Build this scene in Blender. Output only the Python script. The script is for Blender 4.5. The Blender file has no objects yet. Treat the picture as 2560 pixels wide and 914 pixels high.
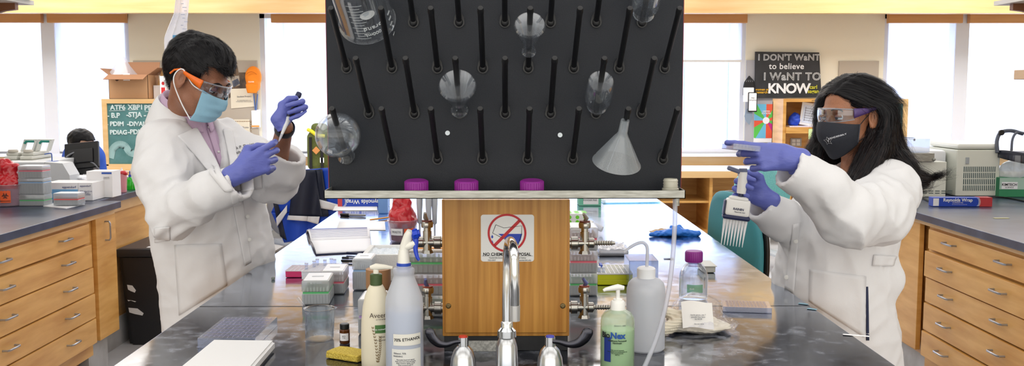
import bpy, bmesh, math, random
import numpy as np
from mathutils import Vector, Matrix, noise
from mathutils.bvhtree import BVHTree
random.seed(7)
SC = bpy.context.scene
COL = SC.collection
R = math.radians
# ---------------------------------------------------------------- camera
CZ = 1.49; FL = 2400.0
PITCH = math.atan(224/2400); YAW = math.atan(13/2400)
EYE = Vector((0, 0, CZ))
FWD = Vector((math.sin(YAW)*math.cos(PITCH), math.cos(YAW)*math.cos(PITCH), -math.sin(PITCH)))
RGT = Vector((math.cos(YAW), -math.sin(YAW), 0))
UPV = RGT.cross(FWD)
def ray(u, v): return FWD + RGT*((u-1280)/FL) + UPV*((457-v)/FL)
def P(u, v, Y):
    d = ray(u, v); return EYE + d*(Y/d.y)
def PZ(u, v, z=.91):
    d = ray(u, v); return EYE + d*((z-CZ)/d.z)
def PX(u, v, x):
    d = ray(u, v); return EYE + d*(x/d.x)
cam = bpy.data.cameras.new('camera'); cam.sensor_width = 36; cam.lens = 36*FL/2560
cam.clip_start = .05; cam.clip_end = 200
co = bpy.data.objects.new('camera', cam); COL.objects.link(co)
co.matrix_world = Matrix.Translation(EYE) @ Matrix((RGT, UPV, -FWD)).transposed().to_4x4()
SC.camera = co
# ---------------------------------------------------------------- materials
def lin(c):
    return tuple(((x/255)/12.92 if x/255 <= .04045 else ((x/255+.055)/1.055)**2.4) for x in c)
MT = {}
def mat(name, rgb=(200, 200, 200), rough=.5, metal=0., **k):
    if name in MT: return MT[name]
    m = bpy.data.materials.new(name); m.use_nodes = True; MT[name] = m
    n = m.node_tree.nodes; b = n['Principled BSDF']
    c = lin(rgb)
    b.inputs['Base Color'].default_value = (*c, 1)
    b.inputs['Roughness'].default_value = rough
    b.inputs['Metallic'].default_value = metal
    if 'spec' in k: b.inputs['Specular IOR Level'].default_value = k['spec']
    if 'sheen' in k: b.inputs['Sheen Weight'].default_value = k['sheen']
    if 'sss' in k:
        b.inputs['Subsurface Weight'].default_value = k['sss']; b.inputs['Subsurface Radius'].default_value = (.012, .004, .002)
        b.inputs['Subsurface Scale'].default_value = 1
    if 'coat' in k: b.inputs['Coat Weight'].default_value = k['coat']
    if 'emit' in k:
        b.inputs['Emission Color'].default_value = (*c, 1); b.inputs['Emission Strength'].default_value = k['emit']
    if 'bump' in k or 'vary' in k:
        tc = n.new('ShaderNodeTexCoord'); mp = n.new('ShaderNodeMapping')
        mp.inputs['Scale'].default_value = k.get('bscale3', (1, 1, 1))
        nz = n.new('ShaderNodeTexNoise'); nz.inputs['Scale'].default_value = k.get('bscale', 60); nz.inputs['Detail'].default_value = 4
        L = m.node_tree.links
        L.new(tc.outputs['Object'], mp.inputs[0]); L.new(mp.outputs[0], nz.inputs['Vector'])
        if 'bump' in k:
            bp = n.new('ShaderNodeBump'); bp.inputs['Strength'].default_value = k['bump']; bp.inputs['Distance'].default_value = k.get('bdist', .003)
            L.new(nz.outputs['Fac'], bp.inputs['Height']); L.new(bp.outputs[0], b.inputs['Normal'])
        if 'vary' in k:
            cr = n.new('ShaderNodeValToRGB'); c2 = lin(k['vary'])
            cr.color_ramp.elements[0].position = k.get('v0', .35); cr.color_ramp.elements[1].position = k.get('v1', .65)
            cr.color_ramp.elements[0].color = (*c, 1); cr.color_ramp.elements[1].color = (*c2, 1)
            L.new(nz.outputs['Fac'], cr.inputs[0]); L.new(cr.outputs[0], b.inputs['Base Color'])
    return m
def wood(name, c1, c2, scale=(1, 1, 1), rough=.38, rng=3.0, bump=0):
    m = mat(name, c1, rough); nt = m.node_tree; n = nt.nodes; L = nt.links; b = n['Principled BSDF']
    tc = n.new('ShaderNodeTexCoord'); mp = n.new('ShaderNodeMapping'); mp.inputs['Scale'].default_value = scale
    nz = n.new('ShaderNodeTexNoise'); nz.inputs['Scale'].default_value = rng; nz.inputs['Detail'].default_value = 6; nz.inputs['Distortion'].default_value = .15
    n2 = n.new('ShaderNodeTexNoise'); n2.inputs['Scale'].default_value = 1.2; n2.inputs['Detail'].default_value = 2
    cr = n.new('ShaderNodeValToRGB'); cr.color_ramp.elements[0].position = .3; cr.color_ramp.elements[1].position = .7
    cr.color_ramp.elements[0].color = (*lin(c1), 1); cr.color_ramp.elements[1].color = (*lin(c2), 1)
    mx = n.new('ShaderNodeMix'); mx.data_type = 'RGBA'; mx.blend_type = 'MULTIPLY'
    mx.inputs[0].default_value = .35
    L.new(tc.outputs['Object'], mp.inputs[0]); L.new(mp.outputs[0], nz.inputs['Vector']); L.new(tc.outputs['Object'], n2.inputs['Vector'])
    L.new(nz.outputs['Fac'], cr.inputs[0]); L.new(cr.outputs[0], mx.inputs[6]); L.new(n2.outputs['Fac'], mx.inputs[7])
    mx.blend_type = 'SOFT_LIGHT'
    L.new(mx.outputs[2], b.inputs['Base Color'])
    if bump:
        bp = n.new('ShaderNodeBump'); bp.inputs['Strength'].default_value = bump; bp.inputs['Distance'].default_value = .001
        L.new(nz.outputs['Fac'], bp.inputs['Height']); L.new(bp.outputs[0], b.inputs['Normal'])
    return m
def clear(name, tint=(245, 248, 255), rough=.03, milk=0., milk_rgb=(240, 243, 250), edge=.55, base=.05):
    """thin-walled glass or plastic: transparent, glossy at the rim, optionally milky"""
    if name in MT: return MT[name]
    m = bpy.data.materials.new(name); m.use_nodes = True; MT[name] = m
    nt = m.node_tree; n = nt.nodes; L = nt.links; n.clear()
    out = n.new('ShaderNodeOutputMaterial'); tr = n.new('ShaderNodeBsdfTransparent'); tr.inputs[0].default_value = (*lin(tint), 1)
    gl = n.new('ShaderNodeBsdfGlossy'); gl.inputs['Roughness'].default_value = rough; gl.inputs['Color'].default_value = (1, 1, 1, 1)
    lw = n.new('ShaderNodeLayerWeight'); lw.inputs['Blend'].default_value = .35
    mr = n.new('ShaderNodeMapRange'); mr.inputs['To Min'].default_value = base; mr.inputs['To Max'].default_value = edge
    mr.inputs['From Min'].default_value = 0.1
    L.new(lw.outputs['Facing'], mr.inputs['Value'])
    rim = n.new('ShaderNodeValToRGB'); rim.color_ramp.elements[0].position = .75; rim.color_ramp.elements[0].color = (*lin(tint), 1)
    rim.color_ramp.elements[1].position = 1.0; rim.color_ramp.elements[1].color = (*[q*.55 for q in lin(tint)], 1)
    L.new(lw.outputs['Facing'], rim.inputs[0]); L.new(rim.outputs[0], tr.inputs[0])
    mx = n.new('ShaderNodeMixShader'); L.new(mr.outputs[0], mx.inputs[0])
    if milk > 0:
        df = n.new('ShaderNodeBsdfDiffuse'); df.inputs[0].default_value = (*lin(milk_rgb), 1)
        tl = n.new('ShaderNodeBsdfTranslucent'); tl.inputs[0].default_value = (*lin(milk_rgb), 1)
        m0 = n.new('ShaderNodeMixShader'); m0.inputs[0].default_value = .4; L.new(df.outputs[0], m0.inputs[1]); L.new(tl.outputs[0], m0.inputs[2])
        m2 = n.new('ShaderNodeMixShader'); m2.inputs[0].default_value = milk
        L.new(tr.outputs[0], m2.inputs[1]); L.new(m0.outputs[0], m2.inputs[2]); L.new(m2.outputs[0], mx.inputs[1])
    else: L.new(tr.outputs[0], mx.inputs[1])
    L.new(gl.outputs[0], mx.inputs[2]); L.new(mx.outputs[0], out.inputs[0])
    return m
# ---------------------------------------------------------------- objects
def link(name, data): 
    o = bpy.data.objects.new(name, data); COL.objects.link(o); return o
def tag(o, label=None, cat=None, group=None, kind=None):
    if label: o['label'] = label
    if cat: o['category'] = cat
    if group: o['group'] = group
    if kind: o['kind'] = kind
    return o
def thing(name, label, cat, loc=(0, 0, 0), rz=0, group=None):
    o = link(name, None); o.location = loc; o.rotation_euler = (0, 0, rz); o.empty_display_size = .05
    return tag(o, label, cat, group)
def copy_tree(o, parent=None):
    c = o.copy(); COL.objects.link(c)
    if parent: c.parent = parent
    for ch in list(o.children): copy_tree(ch, c)
    return c
class B:
    """a mesh under construction"""
    def __init__(s): s.bm = bmesh.new(); s.wn = False
    def _x(s, vs, M):
        if M is not None: bmesh.ops.transform(s.bm, matrix=M, verts=vs)
        return s
    def box(s, x0, x1, y0, y1, z0, z1, bev=0, M=None, seg=2):
        r = bmesh.ops.create_cube(s.bm, size=1)['verts']
        for v in r: v.co = Vector(((x0+x1)/2+v.co.x*(x1-x0), (y0+y1)/2+v.co.y*(y1-y0), (z0+z1)/2+v.co.z*(z1-z0)))
        if bev:
            s.wn = True
            es = list({e for v in r for e in v.link_edges})
            g = bmesh.ops.bevel(s.bm, geom=es, offset=bev, segments=seg, affect='EDGES', profile=.5)
            r = list({v for f in g['faces'] for v in f.verts} | {v for v in r if v.is_valid})
        return s._x(r, M)
    def lathe(s, prof, seg=32, M=None, sx=1, sy=1, arc=None):
        rings = []; new = []
        for r, z in prof:
            if r < 1e-6:
                v = s.bm.verts.new((0, 0, z)); rings.append([v]); new.append(v)
            else:
                rg = [s.bm.verts.new((r*sx*math.cos(2*math.pi*i/seg), r*sy*math.sin(2*math.pi*i/seg), z)) for i in range(seg)]
                rings.append(rg); new += rg
        for a, b in zip(rings, rings[1:]):
            for i in range(seg):
                j = (i+1) % seg
                if len(a) == 1 and len(b) == 1: continue
                if len(a) == 1: s.bm.faces.new((a[0], b[j], b[i]))
                elif len(b) == 1: s.bm.faces.new((a[i], a[j], b[0]))
                else: s.bm.faces.new((a[i], a[j], b[j], b[i]))
        return s._x(new, M)
    def cyl(s, r, z0, z1, seg=24, M=None, r2=None):
        r2 = r if r2 is None else r2
        return s.lathe([(0, z0), (r, z0), (r2, z1), (0, z1)], seg, M)
    def tube(s, pts, r, seg=10, cap=True, M=None):
        """swept round tube through pts; r a number or a list"""
        pts = [Vector(p) for p in pts]; n = len(pts); rs = r if isinstance(r, (list, tuple)) else [r]*n
        t0 = (pts[1]-pts[0]).normalized(); a = t0.orthogonal().normalized(); rings = []; new = []
        for i, p in enumerate(pts):
            t = ((pts[min(i+1, n-1)]-p).normalized() + (p-pts[max(i-1, 0)]).normalized()).normalized()
            a = (a - t*a.dot(t)).normalized(); b = t.cross(a)
            rg = [s.bm.verts.new(p + (a*math.cos(2*math.pi*k/seg)+b*math.sin(2*math.pi*k/seg))*rs[i]) for k in range(seg)]
            rings.append(rg); new += rg
        for x, y in zip(rings, rings[1:]):
            for k in range(seg):
                s.bm.faces.new((x[k], x[(k+1) % seg], y[(k+1) % seg], y[k]))
        if cap: s.bm.faces.new(rings[0][::-1]); s.bm.faces.new(rings[-1])
        return s._x(new, M)
    def sph(s, c, r, M=None, seg=20, sc=(1, 1, 1)):
        v = bmesh.ops.create_uvsphere(s.bm, u_segments=seg, v_segments=max(6, seg//2), radius=r)['verts']
        for q in v: q.co = Vector((q.co.x*sc[0], q.co.y*sc[1], q.co.z*sc[2]))+Vector(c)
        return s._x(v, M)
    def prism(s, poly, h, M=None):
        """poly in xy, extruded 0..h in z"""
        a = [s.bm.verts.new((x, y, 0)) for x, y in poly]; b = [s.bm.verts.new((x, y, h)) for x, y in poly]
        n = len(poly); s.bm.faces.new(a[::-1]); s.bm.faces.new(b)
        for i in range(n): s.bm.faces.new((a[i], a[(i+1) % n], b[(i+1) % n], b[i]))
        return s._x(a+b, M)
    def grid(s, fn, nu, nv, closed=False):
        vs = [[s.bm.verts.new(fn(i/nu, j/nv)) for j in range(nv+1)] for i in range(nu+1)]
        for i in range(nu):
            for j in range(nv): s.bm.faces.new((vs[i][j], vs[i+1][j], vs[i+1][j+1], vs[i][j+1]))
        return s
    def done(s, name, m, parent=None, smooth=True, loc=None, angle=40, fixn=True):
        if fixn: bmesh.ops.recalc_face_normals(s.bm, faces=s.bm.faces[:])
        me = bpy.data.meshes.new(name); s.bm.to_mesh(me); s.bm.free()
        o = meshobj(name, me, m, parent, smooth, loc, angle)
        if s.wn and smooth: w = o.modifiers.new('wn', 'WEIGHTED_NORMAL'); w.keep_sharp = True; w.weight = 90
        return o
def meshobj(name, me, m, parent=None, smooth=True, loc=None, angle=40):
    if smooth:
        me.polygons.foreach_set('use_smooth', [True]*len(me.polygons))
        me.set_sharp_from_angle(angle=R(angle))
    if isinstance(m, str): m = MT[m]
    me.materials.append(m)
    o = link(name, me)
    if parent: o.parent = parent
    if loc is not None: o.location = loc
    return o
def adopt(o, root):
    """o's mesh is in world coordinates; root is an unrotated empty"""
    o.parent = root; o.matrix_parent_inverse = Matrix.Translation(-Vector(root.location)); return o
def T(x=0, y=0, z=0): return Matrix.Translation((x, y, z))
def RX(a): return Matrix.Rotation(R(a), 4, 'X')
def RY(a): return Matrix.Rotation(R(a), 4, 'Y')
def RZ(a): return Matrix.Rotation(R(a), 4, 'Z')
def frame(o, x, y, z):
    m = Matrix((x, y, z)).transposed().to_4x4(); m.translation = o; return m
def along(a, b):
    """matrix taking local z to the direction a->b, origin a"""
    return T(*a) @ (Vector(b)-Vector(a)).to_track_quat('Z', 'Y').to_matrix().to_4x4()
def bez(pts, n=8):
    """Catmull-Rom through pts"""
    p = [Vector(q) for q in pts]; p = [2*p[0]-p[1]]+p+[2*p[-1]-p[-2]]; out = []
    for i in range(1, len(p)-2):
        for k in range(n):
            t = k/n
            out.append(.5*((2*p[i])+(p[i+1]-p[i-1])*t+(2*p[i-1]-5*p[i]+4*p[i+1]-p[i+2])*t*t+(3*p[i]-p[i-1]-3*p[i+1]+p[i+2])*t**3))
    out.append(p[-2]); return out
def textmesh(body, size, ext=.0003, bold=0, align='CENTER', outline=0, space=1., line=1.):
    c = bpy.data.curves.new('lettering', 'FONT'); c.body = body; c.size = size; c.extrude = ext; c.align_x = align; c.align_y = 'CENTER'
    c.offset = bold*size; c.space_character = space; c.space_line = line; c.resolution_u = 3
    if outline: c.fill_mode = 'NONE'; c.bevel_depth = outline; c.extrude = 0; c.bevel_resolution = 0
    o = bpy.data.objects.new('tmp', c); COL.objects.link(o)
    dg = bpy.context.evaluated_depsgraph_get(); me = bpy.data.meshes.new_from_object(o.evaluated_get(dg))
    bpy.data.objects.remove(o); bpy.data.curves.remove(c); return me
def joinm(items):
    """items: [(mesh, matrix or function)] -> one mesh"""
    bm = bmesh.new()
    for me, f in items:
        n0 = len(bm.verts); bm.from_mesh(me); bm.verts.ensure_lookup_table()
        for v in bm.verts[n0:]:
            v.co = f @ v.co if isinstance(f, Matrix) else f(v.co)
    me = bpy.data.meshes.new('lettering'); bm.to_mesh(me); bm.free(); return me
def text(lines, m, parent, name='lettering', M=None, wrap=None):
    """lines: (body,size,x,z[,kw]); drawn in local xz plane facing -y, or wrapped about a vertical cylinder of radius wrap"""
    it = []
    for l in lines:
        kw = dict(l[4]) if len(l) > 4 else {}
        rot = kw.pop('rot', 0)
        me = textmesh(l[0], l[1], **kw)
        it.append((me, T(l[2], 0, l[3]) @ RX(90) @ RZ(rot)))
    me = joinm(it)
    if wrap:
        for v in me.vertices:
            a = v.co.x/wrap; r = wrap - v.co.y; v.co = Vector((r*math.sin(a), -r*math.cos(a), v.co.z))
    if M is not None: me.transform(M)
    me.materials.clear()
    return meshobj(name, me, m, parent, smooth=False)
def wrapcard(x0, x1, z0, z1, r, t=.0004, n=10):
    b = B(); b.grid(lambda i, j: Vector((r*math.sin((x0+(x1-x0)*i)/r), -r*math.cos((x0+(x1-x0)*i)/r), z0+(z1-z0)*j)), n, 2); return b
# ---------------------------------------------------------------- distance fields
class Field:
    def __init__(s, lo, hi, h):
        s.lo = np.array(lo, dtype=np.float32); s.h = h
        n = np.ceil((np.array(hi)-np.array(lo))/h).astype(int)+1
        s.X, s.Y, s.Z = np.meshgrid(*[s.lo[i]+h*np.arange(n[i], dtype=np.float32) for i in range(3)], indexing='ij')
        s.F = np.full(s.X.shape, 9., dtype=np.float32)
    def rc(s, a, b, ra, rb):
        a = np.array(a, dtype=np.float32); b = np.array(b, dtype=np.float32); d = b-a; L = float(d@d)+1e-9
        px, py, pz = s.X-a[0], s.Y-a[1], s.Z-a[2]
        t = np.clip((px*d[0]+py*d[1]+pz*d[2])/L, 0, 1)
        return np.sqrt((px-t*d[0])**2+(py-t*d[1])**2+(pz-t*d[2])**2)-(ra+(rb-ra)*t)
    def loc(s, M):
        """coordinates in the frame of 4x4 matrix M"""
        i = np.array(M.inverted(), dtype=np.float32)
        return [i[k, 0]*s.X+i[k, 1]*s.Y+i[k, 2]*s.Z+i[k, 3] for k in range(3)]
    def ell(s, M, c, r):
        x, y, z = s.loc(M); x, y, z = x-c[0], y-c[1], z-c[2]
        k0 = np.sqrt((x/r[0])**2+(y/r[1])**2+(z/r[2])**2); k1 = np.sqrt((x/r[0]**2)**2+(y/r[1]**2)**2+(z/r[2]**2)**2)+1e-6
        return k0*(k0-1)/k1
    def rbox(s, M, c, hs, r):
        x, y, z = s.loc(M); q = [np.abs(x-c[0])-hs[0]+r, np.abs(y-c[1])-hs[1]+r, np.abs(z-c[2])-hs[2]+r]
        return np.sqrt(np.maximum(q[0], 0)**2+np.maximum(q[1], 0)**2+np.maximum(q[2], 0)**2)+np.minimum(np.maximum(q[0], np.maximum(q[1], q[2])), 0)-r
    def plane(s, p, n):
        n = Vector(n).normalized(); return (s.X-p[0])*n[0]+(s.Y-p[1])*n[1]+(s.Z-p[2])*n[2]
    def loft(s, rows, f):
        """rows (z, cx, cy, a_lateral, b_depth_front, b_depth_back); f facing vector"""
        rows = sorted(rows); z = [r[0] for r in rows]; zc = np.clip(s.Z, z[0], z[-1])
        I = [np.interp(zc.ravel(), z, [r[k] for r in rows]).reshape(zc.shape).astype(np.float32) for k in range(1, 6)]
        dx, dy = s.X-I[0], s.Y-I[1]
        u = dx*f[0]+dy*f[1]; w = -dx*f[1]+dy*f[0]
        bb = np.where(u > 0, I[3], I[4])
        k = (np.abs(w/I[2])**2.3+np.abs(u/bb)**2.3)**(1/2.3)
        d = (k-1)*np.minimum(I[2], bb)
        ex = np.maximum(s.Z-z[-1], z[0]-s.Z)
        return np.where(ex > 0, np.sqrt(np.maximum(d, 0)**2+ex**2), np.maximum(d, ex))
    def add(s, d, k=.0):
        if k <= 0: s.F = np.minimum(s.F, d)
        else:
            h = np.maximum(k-np.abs(s.F-d), 0)/k; s.F = np.minimum(s.F, d)-h*h*k*.25
        return s
    def sub(s, d, k=0.):
        if k <= 0: s.F = np.maximum(s.F, -d)
        else:
            h = np.maximum(k-np.abs(s.F+d), 0)/k; s.F = np.maximum(s.F, -d)+h*h*k*.25
        return s
    def mesh(s, name, disp=None):
        F, h = s.F, s.h
        F[0], F[-1] = np.maximum(F[0], h*.1), np.maximum(F[-1], h*.1)
        F[:, 0], F[:, -1] = np.maximum(F[:, 0], h*.1), np.maximum(F[:, -1], h*.1)
        F[:, :, 0], F[:, :, -1] = np.maximum(F[:, :, 0], h*.1), np.maximum(F[:, :, -1], h*.1)
        ins = F < 0; nx, ny, nz = F.shape
        c = np.zeros((nx-1, ny-1, nz-1), dtype=np.uint8)
        for i in (0, 1):
            for j in (0, 1):
                for k in (0, 1): c += ins[i:nx-1+i, j:ny-1+j, k:nz-1+k]
        ci = np.argwhere((c > 0) & (c < 8)); idx = np.full(c.shape, -1, dtype=np.int64); idx[tuple(ci.T)] = np.arange(len(ci))
        acc = np.zeros((len(ci), 3)); cnt = np.zeros(len(ci))
        for ax in range(3):
            o1, o2 = [a for a in range(3) if a != ax]
            for p in (0, 1):
                for q in (0, 1):
                    A = ci.copy(); A[:, o1] += p; A[:, o2] += q; Bq = A.copy(); Bq[:, ax] += 1
                    fa = F[tuple(A.T)]; fb = F[tuple(Bq.T)]; m = (fa < 0) != (fb < 0)
                    t = np.where(m, fa/(fa-fb+1e-12), 0); pos = A.astype(float); pos[:, ax] += t
                    acc += pos*m[:, None]; cnt += m
        V = acc/cnt[:, None]*h+s.lo
        faces = []
        for ax in range(3):
            o1, o2 = [(1, 2), (2, 0), (0, 1)][ax]
            sl = [slice(None)]*3; s2 = [slice(None)]*3; sl[ax] = slice(0, -1); s2[ax] = slice(1, None)
            ch = ins[tuple(sl)] != ins[tuple(s2)]; E = np.argwhere(ch)
            E = E[(E[:, o1] > 0) & (E[:, o2] > 0) & (E[:, o1] < F.shape[o1]-1) & (E[:, o2] < F.shape[o2]-1)]
            fl = ins[tuple(E.T)]
            def at(d1, d2):
                G = E.copy(); G[:, o1] += d1; G[:, o2] += d2; return idx[tuple(G.T)]
            q = np.stack([at(-1, -1), at(0, -1), at(0, 0), at(-1, 0)], 1)
            q[~fl] = q[~fl][:, ::-1]; faces.append(q)
        Q = np.concatenate(faces); Q = Q[(Q >= 0).all(1)]
        me = bpy.data.meshes.new(name); me.from_pydata(V.tolist(), [], Q.tolist()); me.update()
        if disp:
            nr = [v.normal.copy() for v in me.vertices]
            for v, nn in zip(me.vertices, nr): v.co += nn*disp(v.co)
            me.update()
        return me
def smoothmod(o, it=3, f=.5):
    m = o.modifiers.new('smooth', 'SMOOTH'); m.iterations = it; m.factor = f; return o
def bake(o):
    """apply modifiers"""
    dg = bpy.context.evaluated_depsgraph_get(); me = bpy.data.meshes.new_from_object(o.evaluated_get(dg)); o.modifiers.clear(); o.data = me; return o
def bvh_of(o):
    me = o.data; return BVHTree.FromPolygons([v.co.copy() for v in me.vertices], [tuple(p.vertices) for p in me.polygons])
def hit(bv, u, v, off):
    d = ray(u, v).normalized(); h = bv.ray_cast(EYE, d)
    if h[0] is None:
        h2 = bv.find_nearest(EYE + d*3.0); return h2[0]+h2[1]*off
    n = h[1] if h[1].dot(d) < 0 else -h[1]
    return h[0]+(n*.5-d*.5).normalized()*off
def patch(bv, q, name, m, root, off=.003, nu=12, nv=12, th=.002):
    """cloth piece laid on a garment; q = four pixel corners"""
    b = B()
    def f(i, j):
        u = (q[0][0]*(1-i)+q[1][0]*i)*(1-j)+(q[3][0]*(1-i)+q[2][0]*i)*j
        v = (q[0][1]*(1-i)+q[1][1]*i)*(1-j)+(q[3][1]*(1-i)+q[2][1]*i)*j
        return hit(bv, u, v, off)
    b.grid(f, nu, nv); o = b.done(name, m, angle=60, fixn=False); adopt(o, root)
    s = o.modifiers.new('t', 'SOLIDIFY'); s.thickness = th; s.offset = 0
    return o
# ---------------------------------------------------------------- palette
WG = wood('maple cabinet wood', (194, 138, 64), (224, 174, 100), (1.2, 1.2, 10), rng=2.2)
WGH = wood('maple drawer wood', (202, 146, 70), (230, 180, 106), (1.2, 1.6, 12), rng=2.0)
WF = wood('maple fascia wood', (218, 176, 118), (230, 194, 142), (1, 4, 12), rng=1.5)
WV = wood('valance wood', (204, 144, 86), (216, 160, 104), (1, 4, 12), rng=1.5)
WD = wood('shelf bracket wood', (110, 68, 44), (136, 88, 58), (2, 2, 8))
OAK = wood('oak box wood', (172, 112, 34), (212, 154, 70), (55, 8, 1.6), rng=1.6, rough=.4, bump=.2)
WHITE = mat('white plastic', (238, 238, 236), .4)
PAPER = mat('white paper', (246, 247, 250), .7)
CREAM = mat('cream wall paint', (240, 234, 216), .8)
BLACK = mat('black plastic', (16, 16, 19), .4)
CHROME = mat('chrome', (225, 227, 230), .12, 1.)
BRASS = mat('nickel plated brass', (178, 176, 170), .26, 1.)
STEEL = mat('brushed steel', (176, 176, 170), .42, .7, bump=.1, bscale=30, bscale3=(1, 8, 8), vary=(150, 150, 142))
HANDLE = mat('satin handle metal', (170, 175, 185), .3, .9)
BASEG = mat('grey vinyl cove base', (188, 190, 192), .6, vary=(160, 160, 158), bscale=6)
INK = mat('black ink', (18, 18, 22), .6)
GREYINK = mat('grey ink', (110, 112, 120), .6)
BLUE = mat('strong blue plastic', (22, 62, 190), .35)
NAVY = mat('navy plastic', (24, 32, 72), .35)
PURPLE = mat('purple cap plastic', (140, 38, 140), .4)
GREYW = mat('light grey plastic', (206, 206, 198), .45)
# mottled epoxy bench top
def benchmat():
    m = mat('black epoxy bench top', (30, 33, 40), .3); nt = m.node_tree; n = nt.nodes; L = nt.links; b = n['Principled BSDF']
    tc = n.new('ShaderNodeTexCoord')
    a = n.new('ShaderNodeTexNoise'); a.inputs['Scale'].default_value = 3.2; a.inputs['Detail'].default_value = 9; a.inputs['Roughness'].default_value = .68; a.inputs['Distortion'].default_value = .1
    c = n.new('ShaderNodeTexNoise'); c.inputs['Scale'].default_value = 22; c.inputs['Detail'].default_value = 5; c.inputs['Distortion'].default_value = .3
    L.new(tc.outputs['Object'], a.inputs['Vector']); L.new(tc.outputs['Object'], c.inputs['Vector'])
    mu = n.new('ShaderNodeMath'); mu.operation = 'MULTIPLY'; L.new(a.outputs['Fac'], mu.inputs[0]); L.new(c.outputs['Fac'], mu.inputs[1])
    cr = n.new('ShaderNodeValToRGB'); e = cr.color_ramp.elements
    e[0].position = .20; e[0].color = (*lin((24, 27, 35)), 1); e[1].position = .37; e[1].color = (*lin((122, 127, 138)), 1)
    k = e.new(.27); k.color = (*lin((34, 38, 50)), 1)
    L.new(mu.outputs[0], cr.inputs[0]); L.new(cr.outputs[0], b.inputs['Base Color'])
    mr = n.new('ShaderNodeMapRange'); mr.inputs['From Min'].default_value = .15; mr.inputs['From Max'].default_value = .4
    mr.inputs['To Min'].default_value = .09; mr.inputs['To Max'].default_value = .2
    L.new(mu.outputs[0], mr.inputs['Value']); L.new(mr.outputs[0], b.inputs['Roughness'])
    b.inputs['Specular IOR Level'].default_value = .55
    bp = n.new('ShaderNodeBump'); bp.inputs['Strength'].default_value = .05; bp.inputs['Distance'].default_value = .001
    L.new(a.outputs['Fac'], bp.inputs['Height']); L.new(bp.outputs[0], b.inputs['Normal'])
    gl = n.new('ShaderNodeBsdfGlossy'); gl.inputs['Color'].default_value = (.82, .89, 1, 1); L.new(mr.outputs[0], gl.inputs['Roughness']); L.new(bp.outputs[0], gl.inputs['Normal'])
    lw = n.new('ShaderNodeLayerWeight'); r2 = n.new('ShaderNodeValToRGB'); lw.inputs['Blend'].default_value = .5
    q = r2.color_ramp.elements; q[0].position = .70; q[0].color = (.0, .0, .0, 1); q[1].position = .865; q[1].color = (.92, .92, .92, 1)
    k2 = q.new(.77); k2.color = (.12, .12, .12, 1); k2 = q.new(.805); k2.color = (.68, .68, .68, 1)
    L.new(lw.outputs['Facing'], r2.inputs[0]); mx = n.new('ShaderNodeMixShader'); L.new(r2.outputs[0], mx.inputs[0])
    L.new(b.outputs[0], mx.inputs[1]); L.new(gl.outputs[0], mx.inputs[2]); L.new(mx.outputs[0], n['Material Output'].inputs[0])
    return m
BENCH = benchmat()
COUNTER = mat('slate counter top', (44, 52, 74), .3, vary=(62, 72, 98), bscale=8, spec=.6)
# ---------------------------------------------------------------- room shell
def struct(b, name, m, **k):
    o = b.done(name, m, smooth=False, **k) if isinstance(b, B) else b
    o['kind'] = 'structure'; return o
WY = 10.2
FLOORM = mat('pale vinyl floor', (214, 216, 220), .3, vary=(196, 198, 203), bscale=2.5)
b = B(); b.box(-6.5, 6.5, -3, WY+.3, -.1, 0); struct(b, 'floor', FLOORM)
b = B(); b.box(-6.5, 6.5, -3, WY+.3, 2.95, 3.05); struct(b, 'ceiling', mat('white ceiling tile', (238, 236, 230), .9))
b = B(); b.box(-6.6, -6.5, -3, WY+.3, 0, 3.05); struct(b, 'wall_left', CREAM)
b = B(); b.box(6.5, 6.6, -3, WY+.3, 0, 3.05); struct(b, 'wall_right', CREAM)
b = B(); b.box(-6.6, 6.6, -3.1, -3, 0, 3.05); struct(b, 'wall_front', CREAM)
def bx(u): return PX_at(u, WY)
def PX_at(u, Y): return P(u, 233, Y).x
wins = [(-6.4, bx(327)), (bx(652), bx(1862)), (bx(2206), 6.4)]
ZS, ZH = .855, 2.325
b = B(); b.box(-6.5, 6.5, WY, WY+.25, 0, ZS); b.box(-6.5, 6.5, WY, WY+.25, ZH, 3.0)
xs = [-6.5]+[x for w in wins for x in w]+[6.5]
for i in range(0, 8, 2): b.box(xs[i], xs[i+1], WY, WY+.25, ZS, ZH)
struct(b, 'wall_back', CREAM)
FRM = mat('painted window frame', (224, 225, 232), .5)
GLASSW = clear('window glass', (235, 243, 255), edge=.3)
def blindmat():
    m = bpy.data.materials.new('woven white blind'); m.use_nodes = True; nt = m.node_tree; n = nt.nodes; L = nt.links; n.clear()
    out = n.new('ShaderNodeOutputMaterial'); tr = n.new('ShaderNodeBsdfTransparent'); tl = n.new('ShaderNodeBsdfTranslucent'); df = n.new('ShaderNodeBsdfDiffuse')
    tl.inputs[0].default_value = (*lin((236, 237, 248)), 1); df.inputs[0].default_value = (*lin((236, 236, 242)), 1)
    a = n.new('ShaderNodeMixShader'); a.inputs[0].default_value = .5; c = n.new('ShaderNodeMixShader'); c.inputs[0].default_value = .2
    L.new(df.outputs[0], a.inputs[1]); L.new(tl.outputs[0], a.inputs[2]); L.new(a.outputs[0], c.inputs[1]); L.new(tr.outputs[0], c.inputs[2]); L.new(c.outputs[0], out.inputs[0])
    return m
BLIND = blindmat()
mull = [[bx(-160), bx(128)], [bx(1000), bx(1500)], [bx(2398), bx(2680)]]
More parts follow.
